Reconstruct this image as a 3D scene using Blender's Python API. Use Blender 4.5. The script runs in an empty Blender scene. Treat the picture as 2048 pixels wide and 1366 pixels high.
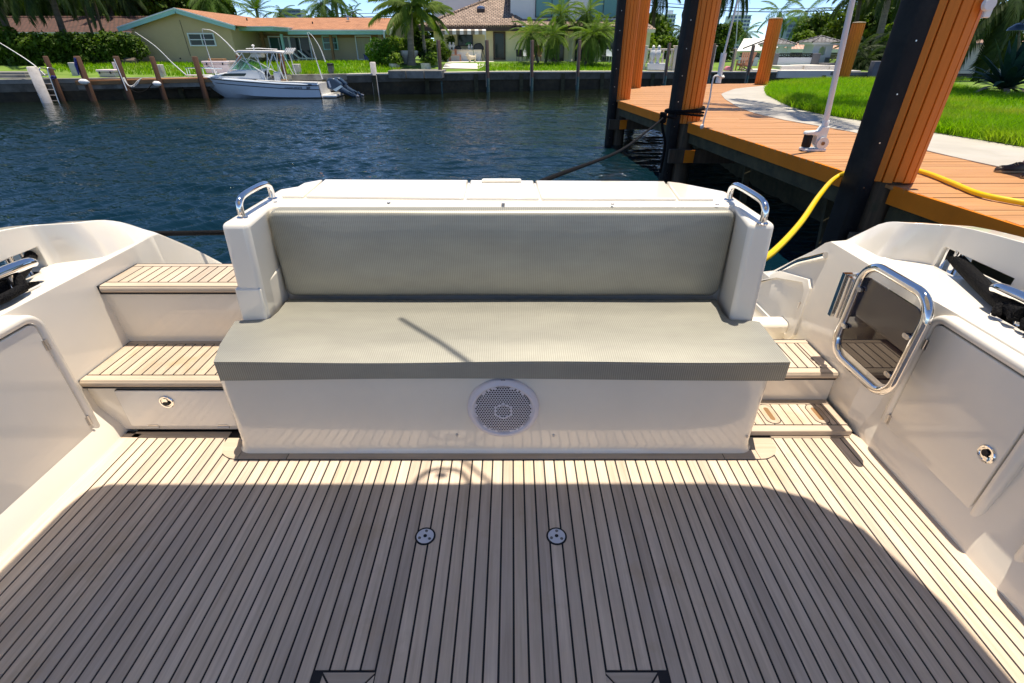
import bpy, bmesh, math, random
import numpy as np
from mathutils import Vector, Matrix, Euler
rad = math.radians
SC = bpy.context.scene
COL = SC.collection
random.seed(7)

# ------------------------------------------------------------------ camera
CAM_H, PITCH = 1.4, rad(30.6)
cam_d = bpy.data.cameras.new("camera")
cam_d.sensor_width = 36.0
cam_d.lens = 36.0 * 986 / 2048
cam_d.clip_start = 0.05
cam_d.clip_end = 3000
cam = bpy.data.objects.new("camera", cam_d)
cam.location = (0, 0, CAM_H)
cam.rotation_euler = (rad(90) - PITCH, 0, 0)
COL.objects.link(cam)
SC.camera = cam

# ------------------------------------------------------------------ light
SUN_EL, SUN_AZ = rad(83), rad(40)          # azimuth measured from +Y (aft) towards +X (right)
W = bpy.data.worlds.new("World")
SC.world = W
W.use_nodes = True
nt = W.node_tree
nt.nodes.clear()
sky = nt.nodes.new("ShaderNodeTexSky")
sky.sky_type = 'NISHITA'
sky.sun_disc = False
sky.sun_elevation = SUN_EL
sky.sun_rotation = SUN_AZ
sky.altitude = 0
sky.air_density = 0.42
sky.dust_density = 0.0
sky.ozone_density = 6
bg = nt.nodes.new("ShaderNodeBackground")
bg.inputs[1].default_value = 0.11
wo = nt.nodes.new("ShaderNodeOutputWorld")
nt.links.new(sky.outputs[0], bg.inputs[0])
nt.links.new(bg.outputs[0], wo.inputs[0])
sun_d = bpy.data.lights.new("sun", 'SUN')
sun_d.energy = 2.7
sun_d.angle = rad(0.53)
sun_d.color = (1.0, 0.955, 0.88)
sun = bpy.data.objects.new("sun", sun_d)
_sd = Vector((math.cos(SUN_EL) * math.sin(SUN_AZ), math.cos(SUN_EL) * math.cos(SUN_AZ), math.sin(SUN_EL)))
sun.rotation_euler = _sd.to_track_quat('Z', 'Y').to_euler()
sun.location = (0, 0, 30)
COL.objects.link(sun)
vs = SC.view_settings
vs.view_transform = 'Standard'
vs.look = 'None'
vs.exposure = 1.28
vs.gamma = 1
vs.use_white_balance = True
vs.white_balance_temperature = 7400
vs.white_balance_tint = 10
SC.cycles.diffuse_bounces = 8
SC.cycles.max_bounces = 14
vs.use_curve_mapping = False

# ------------------------------------------------------------------ surveying helper: a point seen in that direction at a given distance aft
_c, _s = math.cos(PITCH), math.sin(PITCH)
def at(px, py, D, dz=0.0):
    r = (px - 1024) / 986.0
    u = (683 - py) / 986.0
    k = D / (_c + u * _s)
    return Vector((r * k, D, CAM_H + (u * _c - _s) * k + dz))
def at_z(px, py, z):
    r = (px - 1024) / 986.0
    u = (683 - py) / 986.0
    k = (z - CAM_H) / (u * _c - _s)
    return Vector((r * k, (_c + u * _s) * k, z))

# ------------------------------------------------------------------ materials
def _nodes(name):
    m = bpy.data.materials.new(name)
    m.use_nodes = True
    n = m.node_tree
    for x in list(n.nodes):
        n.nodes.remove(x)
    out = n.nodes.new("ShaderNodeOutputMaterial")
    b = n.nodes.new("ShaderNodeBsdfPrincipled")
    n.links.new(b.outputs[0], out.inputs[0])
    return m, n, b, out
def _set(b, k, v):
    if k in b.inputs:
        b.inputs[k].default_value = v
def c4(c):
    return (c[0], c[1], c[2], 1)
def N(n, t, **kw):
    x = n.nodes.new(t)
    for k, v in kw.items():
        setattr(x, k, v)
    return x
def noise(n, coord, scale, detail=3, rough=.5, mapscale=None):
    if mapscale:
        mp = N(n, "ShaderNodeMapping")
        mp.inputs['Scale'].default_value = mapscale
        n.links.new(coord, mp.inputs[0])
        coord = mp.outputs[0]
    t = N(n, "ShaderNodeTexNoise")
    t.inputs['Scale'].default_value = scale
    t.inputs['Detail'].default_value = detail
    t.inputs['Roughness'].default_value = rough
    n.links.new(coord, t.inputs['Vector'])
    return t.outputs[0]
def ramp(n, fac, stops):
    r = N(n, "ShaderNodeValToRGB")
    e = r.color_ramp.elements
    e[0].position, e[0].color = stops[0][0], c4(stops[0][1])
    e[1].position, e[1].color = stops[-1][0], c4(stops[-1][1])
    for p, c in stops[1:-1]:
        q = e.new(p)
        q.color = c4(c)
    n.links.new(fac, r.inputs[0])
    return r.outputs[0]
def mix(n, fac, a, b, mode='MIX'):
    m = N(n, "ShaderNodeMixRGB", blend_type=mode)
    for i, v in ((0, fac), (1, a), (2, b)):
        if hasattr(v, 'links') or isinstance(v, bpy.types.NodeSocket):
            n.links.new(v, m.inputs[i])
        elif i == 0:
            m.inputs[0].default_value = v
        else:
            m.inputs[i].default_value = c4(v)
    return m.outputs[0]
def bump(n, b, h, strength, dist=.01):
    x = N(n, "ShaderNodeBump")
    x.inputs['Strength'].default_value = strength
    x.inputs['Distance'].default_value = dist
    n.links.new(h, x.inputs['Height'])
    n.links.new(x.outputs[0], b.inputs['Normal'])
    return x
def pos(n):
    return N(n, "ShaderNodeNewGeometry").outputs['Position']
def pm(name, col, rough=.5, metal=0., var=.12, vs=2.0, bs=0., bscale=60., bdist=.004, coat=0., rnd=0., spec=.5, dirt=None, dscale=3., ms=None):
    """general painted / solid material: colour, large patchiness, optional dirt colour, fine bump and per-object variation"""
    m, n, b, o = _nodes(name)
    P = pos(n)
    f = noise(n, P, vs, 5, .6, ms)
    lo = tuple(c * (1 - var) for c in col)
    hi = tuple(min(1, c * (1 + var)) for c in col)
    cc = ramp(n, f, [(.3, lo), (.7, hi)])
    if dirt:
        f2 = noise(n, P, dscale, 6, .7, ms)
        k = ramp(n, f2, [(.5, (0, 0, 0)), (.72, (1, 1, 1))])
        cc = mix(n, k, cc, dirt)
    if rnd:
        oi = N(n, "ShaderNodeObjectInfo").outputs['Random']
        k = ramp(n, oi, [(0, (1 - rnd,) * 3), (1, (1 + rnd * .6,) * 3)])
        cc = mix(n, 1.0, cc, k, 'MULTIPLY')
    n.links.new(cc, b.inputs['Base Color'])
    _set(b, 'Roughness', rough)
    _set(b, 'Metallic', metal)
    _set(b, 'Coat Weight', coat)
    _set(b, 'Coat Roughness', .035)
    _set(b, 'Specular IOR Level', spec)
    if bs:
        bump(n, b, noise(n, P, bscale, 4, .6), bs, bdist)
    return m
def wood(name, lo, hi, axis=1, rough=.65, rnd=.22, grain=70., stain=None, coat=0., stretch=.035):
    m, n, b, o = _nodes(name)
    oi = N(n, "ShaderNodeObjectInfo")
    P = pos(n)
    add = N(n, "ShaderNodeVectorMath", operation='ADD')
    sc = N(n, "ShaderNodeVectorMath", operation='SCALE')
    comb = N(n, "ShaderNodeCombineXYZ")
    for i in range(3):
        n.links.new(oi.outputs['Random'], comb.inputs[i])
    n.links.new(comb.outputs[0], sc.inputs[0])
    sc.inputs['Scale'].default_value = 37.0
    n.links.new(P, add.inputs[0])
    n.links.new(sc.outputs[0], add.inputs[1])
    ms = [1, 1, 1]
    ms[axis] = stretch
    g = noise(n, add.outputs[0], grain, 6, .65, tuple(ms))
    ms2 = [1, 1, 1]
    ms2[axis] = .25
    g2 = noise(n, add.outputs[0], grain * .16, 4, .6, tuple(ms2))
    f = mix(n, .42, g, g2)
    cc = ramp(n, f, [(.32, lo), (.66, hi)])
    k = ramp(n, oi.outputs['Random'], [(0, (1 - rnd, 1 - rnd, 1 - rnd * .9)), (.5, (1, .985, .96)), (1, (1 + rnd * .45, 1 + rnd * .45, 1 + rnd * .5))])
    cc = mix(n, 1.0, cc, k, 'MULTIPLY')
    if stain:
        f2 = noise(n, P, 3.3, 6, .65)
        kk = ramp(n, f2, [(.56, (0, 0, 0)), (.74, (.75, .75, .75))])
        cc = mix(n, kk, cc, stain)
    n.links.new(cc, b.inputs['Base Color'])
    _set(b, 'Roughness', rough)
    _set(b, 'Coat Weight', coat)
    bump(n, b, g, .25, .0015)
    return m
def leafmat(name, lo, hi, trans=.35, rough=.6, vs=.9, dry=None):
    m, n, b, o = _nodes(name)
    P = pos(n)
    f = noise(n, P, vs, 4, .7)
    f2 = noise(n, P, 9.0, 3, .7)
    cc = ramp(n, mix(n, .5, f, f2), [(.36, lo), (.62, hi)])
    if dry:
        cc = mix(n, ramp(n, noise(n, P, .55, 5, .65), [(.48, (0, 0, 0)), (.72, (.85, .85, .85))]), cc, dry)
    oi = N(n, "ShaderNodeObjectInfo").outputs['Random']
    cc = mix(n, 1.0, cc, ramp(n, oi, [(0, (.75, .8, .8)), (1, (1.2, 1.15, 1.0))]), 'MULTIPLY')
    n.links.new(cc, b.inputs['Base Color'])
    _set(b, 'Roughness', rough)
    _set(b, 'Specular IOR Level', .22)
    t = N(n, "ShaderNodeBsdfTranslucent")
    n.links.new(mix(n, 1.0, cc, (1.5, 1.6, .5), 'MULTIPLY'), t.inputs[0])
    ms = N(n, "ShaderNodeMixShader")
    ms.inputs[0].default_value = trans
    n.links.new(b.outputs[0], ms.inputs[1])
    n.links.new(t.outputs[0], ms.inputs[2])
    n.links.new(ms.outputs[0], o.inputs[0])
    return m
def glassmat(name, col, rough=.06, metal=.0, spec=.18):
    m, n, b, o = _nodes(name)
    b.inputs['Base Color'].default_value = c4(col)
    _set(b, 'Roughness', rough)
    _set(b, 'Metallic', metal)
    _set(b, 'Specular IOR Level', spec)
    _set(b, 'Coat Weight', .0)
    _set(b, 'Coat Roughness', .02)
    f = noise(n, pos(n), .7, 2)
    bump(n, b, f, .05, .02)
    return m
def clearmat(name, tint, alpha_mix=.5, rough=.02):
    """thin tinted pane: mixes a tinted transparent with a glossy reflection"""
    m, n, b, o = _nodes(name)
    t = N(n, "ShaderNodeBsdfTransparent")
    t.inputs[0].default_value = c4(tint)
    b.inputs['Base Color'].default_value = c4(tuple(c * .25 for c in tint))
    _set(b, 'Roughness', rough)
    _set(b, 'Coat Weight', 1.0)
    ms = N(n, "ShaderNodeMixShader")
    ms.inputs[0].default_value = alpha_mix
    n.links.new(t.outputs[0], ms.inputs[1])
    n.links.new(b.outputs[0], ms.inputs[2])
    n.links.new(ms.outputs[0], o.inputs[0])
    return m

M = {}
M['gel'] = pm("gelcoat", (.84, .79, .70), .13, var=.025, vs=3, coat=.5)
M['gel2'] = pm("gelcoat_liner", (.86, .785, .66), .10, var=.03, vs=4, coat=1.0)
M['gelwhite'] = pm("boat_white", (.80, .80, .78), .25, var=.03, coat=.3)
M['white'] = pm("white_paint", (.76, .75, .73), .5, var=.05)
M['whiteplastic'] = pm("white_plastic", (.70, .67, .72), .38, var=.03)
M['dark'] = pm("dark_gap", (.012, .012, .014), .7, var=.1)
M['caulk'] = pm("caulk", (.006, .006, .009), .6, var=.2, vs=30)
M['steel'] = pm("polished_steel", (.78, .77, .76), .06, 1.0, var=.02)
M['steeld'] = pm("brushed_steel", (.55, .54, .54), .28, 1.0, var=.06)
M['whitemetal'] = pm("white_metal_disc", (.62, .64, .70), .35, var=.04, vs=40)
M['teak'] = wood("weathered_teak", (.47, .37, .28), (.72, .595, .475), 1, .6, .18, 75, stain=(.46, .33, .21))
M['teakx'] = wood("teak_cross_grain", (.42, .335, .25), (.60, .50, .40), 0, .55, .15, 75)
M['teaks'] = wood("teak_step", (.45, .35, .25), (.63, .52, .41), 1, .5, .16, 75, stain=(.50, .27, .10))
M['rubber'] = pm("black_rubber", (.008, .008, .009), .55, var=.3, vs=5, bs=.25, bscale=30, spec=.25, dirt=(.02, .02, .018), dscale=3)
M['rope'] = None
M['hose'] = pm("yellow_hose", (.80, .52, .012), .35, var=.05)
M['orange'] = wood("orange_stained_slat", (.64, .160, .006), (.76, .200, .010), 2, .6, .10, 40, stain=None, stretch=.05)
M['fascia'] = pm("orange_stained_fascia", (.72, .20, .014), .6, var=.10, vs=3, bs=.1, spec=.2)
M['dockplank'] = wood("orange_dock_plank", (.40, .19, .068), (.54, .275, .12), 0, .6, .10, 30, stain=None, stretch=.06)
M['oldwood'] = wood("weathered_pile_wood", (.035, .025, .016), (.13, .095, .06), 2, .8, .2, 30, stain=(.03, .04, .015))
M['algae'] = pm("algae_stained_timber", (.055, .05, .024), .85, var=.45, vs=5, bs=.4, bscale=25, dirt=(.02, .025, .012), dscale=4)
M['brownpile'] = wood("brown_dock_pile", (.045, .02, .010), (.14, .062, .03), 2, .8, .2, 20)
M['greypile'] = wood("grey_wood_pile", (.16, .13, .10), (.34, .29, .23), 2, .8, .2, 20)
M['concrete'] = pm("pale_concrete", (.42, .395, .35), .8, var=.10, vs=1.5, bs=.2, bscale=40, dirt=(.45, .43, .40), dscale=1.2)
M['conc_grey'] = pm("grey_seawall_concrete", (.21, .205, .185), .85, var=.25, vs=1.2, bs=.3, bscale=20, dirt=(.07, .065, .055), dscale=.9)
M['conc_white'] = pm("whitewashed_concrete", (.58, .54, .50), .8, var=.12, vs=3, bs=.2, bscale=20, dirt=(.33, .29, .25), dscale=2)
M['seawall'] = pm("dark_wet_seawall", (.045, .034, .018), .85, var=.5, vs=1.6, bs=.6, bscale=6, bdist=.05, dirt=(.015, .015, .01), dscale=1.2)
M['lawn'] = pm("lawn_soil", (.12, .22, .02), .9, var=.35, vs=.8, bs=.5, bscale=12, bdist=.04, dirt=(.16, .19, .05), dscale=.4)
M['tan'] = pm("tan_stucco", (.58, .43, .24), .85, var=.06, vs=.6, bs=.25, bscale=18, bdist=.01)
M['tan2'] = pm("warm_tan_stucco", (.42, .34, .21), .85, var=.05, vs=.6)
M['teal'] = pm("turquoise_trim", (.30, .58, .54), .5, var=.06)
M['cream'] = pm("cream_stucco", (.88, .77, .52), .85, var=.04, vs=.5)
M['whitewall'] = pm("white_stucco", (.84, .82, .77), .85, var=.03, vs=.5)
M['brownwood'] = pm("dark_brown_fascia", (.07, .04, .03), .6, var=.2)
M['pink'] = pm("pink_stucco", (.42, .32, .31), .85, var=.05)
M['brown'] = pm("brown_timber", (.28, .15, .06), .7, var=.2)
M['glass'] = glassmat("dark_window_glass", (.03, .045, .045))
M['glassteal'] = glassmat("teal_window_glass", (.16, .36, .33), .08)
M['sleeve'] = pm("dark_teal_sleeve", (.035, .085, .08), .6, var=.3, vs=4)
M['glassgrn'] = glassmat("green_tinted_glass", (.05, .12, .10), .06)
M['glassblue'] = glassmat("blue_tower_glass", (.10, .14, .24), .15)
M['curtain'] = pm("beige_curtain", (.40, .36, .25), .9, var=.2, vs=8, ms=(1, 1, .02))
M['alum'] = pm("white_window_frame", (.72, .76, .76), .4, var=.03)
M['windscreen'] = clearmat("green_windscreen", (.55, .85, .78), .35)
M['tint'] = clearmat("tinted_acrylic", (.12, .08, .10), .80, .025)
M['black'] = pm("black_paint", (.012, .012, .013), .4, var=.2)
M['navy'] = pm("outboard_navy", (.03, .055, .095), .25, var=.08, coat=.4)
M['blueplastic'] = pm("blue_plastic", (.02, .03, .20), .4, var=.1)
M['boxwhite'] = pm("pinkish_dock_box", (.62, .53, .54), .6, var=.06)
M['stone'] = pm("cast_stone", (.72, .64, .52), .8, var=.08, bs=.15)
M['paver'] = pm("pale_paver", (.68, .64, .58), .85, var=.07, vs=1)
M['greywall'] = pm("blue_grey_stucco", (.62, .65, .70), .85, var=.04, vs=.6)
M['beam'] = pm("stained_concrete_beam", (.11, .10, .08), .85, var=.35, vs=1.5, bs=.3, bscale=20, dirt=(.04, .035, .025), dscale=1.4)
M['slate'] = pm("slate_grey_cladding", (.16, .16, .17), .8, var=.1)
M['tower'] = pm("tower_white", (.62, .66, .72), .8, var=.03)
M['towerg'] = pm("office_grey", (.24, .30, .38), .7, var=.05)
M['trunk'] = wood("palm_trunk", (.12, .10, .075), (.30, .265, .21), 0, .9, .2, 9)
M['trunkd'] = wood("dark_trunk", (.05, .04, .03), (.17, .135, .10), 0, .9, .2, 9)
M['crownshaft'] = pm("green_crownshaft", (.10, .17, .03), .5, var=.2)
M['royal'] = leafmat("royal_palm_frond", (.045, .105, .012), (.17, .25, .035))
M['coco'] = leafmat("coconut_frond", (.03, .085, .015), (.11, .19, .035))
M['pygmy'] = leafmat("date_palm_frond", (.05, .12, .015), (.19, .28, .06))
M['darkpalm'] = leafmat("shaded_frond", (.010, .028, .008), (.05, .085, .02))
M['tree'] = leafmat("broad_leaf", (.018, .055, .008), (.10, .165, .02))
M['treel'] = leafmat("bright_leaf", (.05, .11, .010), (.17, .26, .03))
M['hedge'] = leafmat("hedge_leaf", (.016, .06, .006), (.14, .22, .015), .3)
M['bush'] = leafmat("bush_leaf", (.03, .11, .010), (.13, .27, .018), .3)
M['agave'] = leafmat("agave_leaf", (.010, .05, .038), (.035, .105, .075), .1)
M['deadleaf'] = pm("dry_leaf", (.30, .23, .15), .9, var=.3)
M['grass'] = leafmat("grass_blade", (.07, .20, .006), (.22, .42, .014), .5, vs=2.5, dry=(.30, .33, .06))
M['leather'] = pm("brown_leather", (.045, .028, .018), .45, var=.3, vs=30, bs=.3, bscale=200)
M['sole'] = pm("pale_shoe_sole", (.38, .30, .17), .7, var=.1)
M['skin'] = pm("skin", (.55, .30, .21), .5, var=.08, vs=10)
M['cloth'] = pm("blue_shirt", (.10, .14, .25), .9, var=.1)
M['khaki'] = pm("khaki_shorts", (.32, .26, .17), .9, var=.08)
M['hair'] = pm("brown_hair", (.05, .03, .02), .6, var=.3, vs=40)
M['fur'] = pm("cream_fur", (.72, .62, .46), .9, var=.12, vs=20, bs=.5, bscale=60)
M['wicker'] = pm("wicker", (.50, .42, .27), .8, var=.25, vs=20)
M['woodred'] = pm("reddish_chair_wood", (.42, .20, .12), .6, var=.12)
M['canvas'] = pm("white_canvas", (.74, .72, .70), .8, var=.04)
M['green'] = pm("green_plastic", (.05, .22, .10), .5, var=.1)
M['wire'] = pm("black_wire", (.02, .02, .025), .6)
M['pink2'] = pm("pink_cloth", (.62, .22, .27), .8)
M['hullblue'] = pm("hull_pale_blue_white", (.62, .70, .78), .22, var=.03, coat=.4)

def rope_mat():
    m, n, b, o = _nodes("black_braided_rope")
    P = pos(n)
    w = N(n, "ShaderNodeTexVoronoi")
    w.inputs['Scale'].default_value = 170
    n.links.new(P, w.inputs['Vector'])
    n.links.new(ramp(n, w.outputs[0], [(.2, (.008, .008, .009)), (.75, (.002, .002, .003))]), b.inputs['Base Color'])
    _set(b, 'Roughness', .8)
    _set(b, 'Specular IOR Level', .15)
    bump(n, b, w.outputs[0], .8, .004)
    return m
M['rope'] = rope_mat()
M['whiterope'] = pm("white_rope", (.66, .65, .62), .8, var=.1, vs=40, bs=.4, bscale=150)
def fabric_mat(name, kx, ky, kz):
    m, n, b, o = _nodes(name)
    sp = N(n, "ShaderNodeSeparateXYZ")
    n.links.new(pos(n), sp.inputs[0])
    def dot(a, bb, cc):
        acc = None
        for v, k in ((sp.outputs[0], a), (sp.outputs[1], bb), (sp.outputs[2], cc)):
            if k == 0:
                continue
            x = N(n, "ShaderNodeMath", operation='MULTIPLY_ADD')
            n.links.new(v, x.inputs[0]); x.inputs[1].default_value = k
            x.inputs[2].default_value = 0
            if acc is not None:
                n.links.new(acc, x.inputs[2])
            acc = x.outputs[0]
        s_ = N(n, "ShaderNodeMath", operation='SINE')
        n.links.new(acc, s_.inputs[0])
        return s_.outputs[0]
    h = N(n, "ShaderNodeMath", operation='MULTIPLY')
    n.links.new(dot(kx, ky, kz), h.inputs[0])
    n.links.new(dot(kx, -ky, -kz), h.inputs[1])
    h2 = N(n, "ShaderNodeMath", operation='MULTIPLY_ADD')
    n.links.new(h.outputs[0], h2.inputs[0]); h2.inputs[1].default_value = .5; h2.inputs[2].default_value = .5
    cc = ramp(n, h2.outputs[0], [(.10, (.29, .287, .25)), (.62, (.425, .42, .375))])
    big = noise(n, pos(n), 5, 5, .6, (1, 2.5, 2.5))
    cc = mix(n, 1.0, cc, ramp(n, big, [(.3, (.92, .92, .92)), (.7, (1.06, 1.06, 1.05))]), 'MULTIPLY')
    n.links.new(cc, b.inputs['Base Color'])
    _set(b, 'Roughness', .58)
    _set(b, 'Metallic', .85)
    bump(n, b, h2.outputs[0], .25, .002)
    return m
M['fabric'] = fabric_mat("woven_vinyl", 400, 620, 0)
M['fabricb'] = fabric_mat("woven_vinyl_upright", 400, 0, 620)
def water_mat():
    m, n, b, o = _nodes("canal_water")
    P = pos(n)
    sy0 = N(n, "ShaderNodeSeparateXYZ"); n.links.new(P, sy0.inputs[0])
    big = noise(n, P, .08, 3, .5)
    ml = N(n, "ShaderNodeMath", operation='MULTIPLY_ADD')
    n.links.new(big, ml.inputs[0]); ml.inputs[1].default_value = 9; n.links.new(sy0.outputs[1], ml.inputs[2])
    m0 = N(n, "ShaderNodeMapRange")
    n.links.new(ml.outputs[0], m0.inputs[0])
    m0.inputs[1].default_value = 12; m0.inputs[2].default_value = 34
    # reflections painted into base colour: blue sky near, dark bank and silt far
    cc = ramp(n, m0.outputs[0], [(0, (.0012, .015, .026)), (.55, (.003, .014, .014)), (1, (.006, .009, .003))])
    n.links.new(cc, b.inputs['Base Color'])
    _set(b, 'Roughness', .025)
    _set(b, 'IOR', 1.40)
    rot = N(n, "ShaderNodeMapping")
    rot.inputs['Rotation'].default_value = (0, 0, rad(22))
    n.links.new(P, rot.inputs[0])
    Q = rot.outputs[0]
    a1 = noise(n, Q, 1.0, 2, .5, (.9, 2.0, 1))
    a2 = noise(n, Q, 2.6, 3, .6, (.9, 2.4, 1))
    a3 = noise(n, P, 7.5, 2, .5, (.8, 1.7, 1))
    s1 = N(n, "ShaderNodeMath", operation='MULTIPLY_ADD')
    n.links.new(a2, s1.inputs[0]); s1.inputs[1].default_value = .55
    n.links.new(a1, s1.inputs[2])
    s2 = N(n, "ShaderNodeMath", operation='MULTIPLY_ADD')
    n.links.new(a3, s2.inputs[0]); s2.inputs[1].default_value = .16
    n.links.new(s1.outputs[0], s2.inputs[2])
    patch = ramp(n, noise(n, P, .13, 3, .5, (1, 1.8, 1)), [(.35, (.45, .45, .45)), (.62, (1, 1, 1))])
    # calmer in the lee of the far bank
    sy = N(n, "ShaderNodeSeparateXYZ"); n.links.new(P, sy.inputs[0])
    mr = N(n, "ShaderNodeMapRange")
    n.links.new(sy.outputs[1], mr.inputs[0])
    mr.inputs[1].default_value = 20; mr.inputs[2].default_value = 31; mr.inputs[3].default_value = 1; mr.inputs[4].default_value = .25
    sm = N(n, "ShaderNodeMath", operation='MULTIPLY')
    n.links.new(patch, sm.inputs[0]); n.links.new(mr.outputs[0], sm.inputs[1])
    x = bump(n, b, s2.outputs[0], 1.0, .12)
    n.links.new(sm.outputs[0], x.inputs['Strength'])
    return m
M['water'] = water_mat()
def tile_mat(name, lo, hi, sx, sz, bs=.8, mortar=(.03, .02, .015)):
    """roof courses: barrel rows running down the slope with course steps"""
    m, n, b, o = _nodes(name)
    P = pos(n)
    br = N(n, "ShaderNodeTexBrick")
    br.inputs['Scale'].default_value = 1.0
    br.inputs['Brick Width'].default_value = sx
    br.inputs['Row Height'].default_value = sz
    br.inputs['Mortar Size'].default_value = min(sx, sz) * .09
    br.inputs['Color1'].default_value = c4(lo)
    br.inputs['Color2'].default_value = c4(hi)
    br.inputs['Mortar'].default_value = c4(mortar)
    sp = N(n, "ShaderNodeSeparateXYZ")
    n.links.new(P, sp.inputs[0])
    cb = N(n, "ShaderNodeCombineXYZ")
    n.links.new(sp.outputs[0], cb.inputs[0])
    ad = N(n, "ShaderNodeMath", operation='ADD')
    n.links.new(sp.outputs[1], ad.inputs[0]); n.links.new(sp.outputs[2], ad.inputs[1])
    n.links.new(ad.outputs[0], cb.inputs[1])
    n.links.new(cb.outputs[0], br.inputs['Vector'])
    f = noise(n, P, 2.0, 5, .7)
    cc = mix(n, 1.0, br.outputs[0], ramp(n, f, [(.3, (.75, .75, .75)), (.7, (1.15, 1.15, 1.15))]), 'MULTIPLY')
    n.links.new(cc, b.inputs['Base Color'])
    _set(b, 'Roughness', .8)
    inv = N(n, "ShaderNodeMath", operation='SUBTRACT')
    inv.inputs[0].default_value = 1
    n.links.new(br.outputs['Fac'], inv.inputs[1])
    bump(n, b, inv.outputs[0], bs, .05)
    return m
M['redtile'] = tile_mat("red_brown_roof_tile", (.075, .03, .02), (.125, .052, .035), .32, .34)
M['shingle'] = tile_mat("terracotta_shingle", (.36, .155, .075), (.45, .205, .105), .5, .22, .3, (.26, .11, .05))
M['barrel'] = tile_mat("grey_brown_barrel_tile", (.24, .17, .13), (.38, .28, .22), .30, .42, 1.0, (.035, .022, .02))
M['greytile'] = tile_mat("grey_gazebo_tile", (.13, .13, .14), (.22, .22, .23), .3, .4, .8)
M['pinktile'] = tile_mat("pink_roof_tile", (.50, .30, .22), (.62, .42, .33), .35, .5, .6, (.30, .16, .12))

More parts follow.
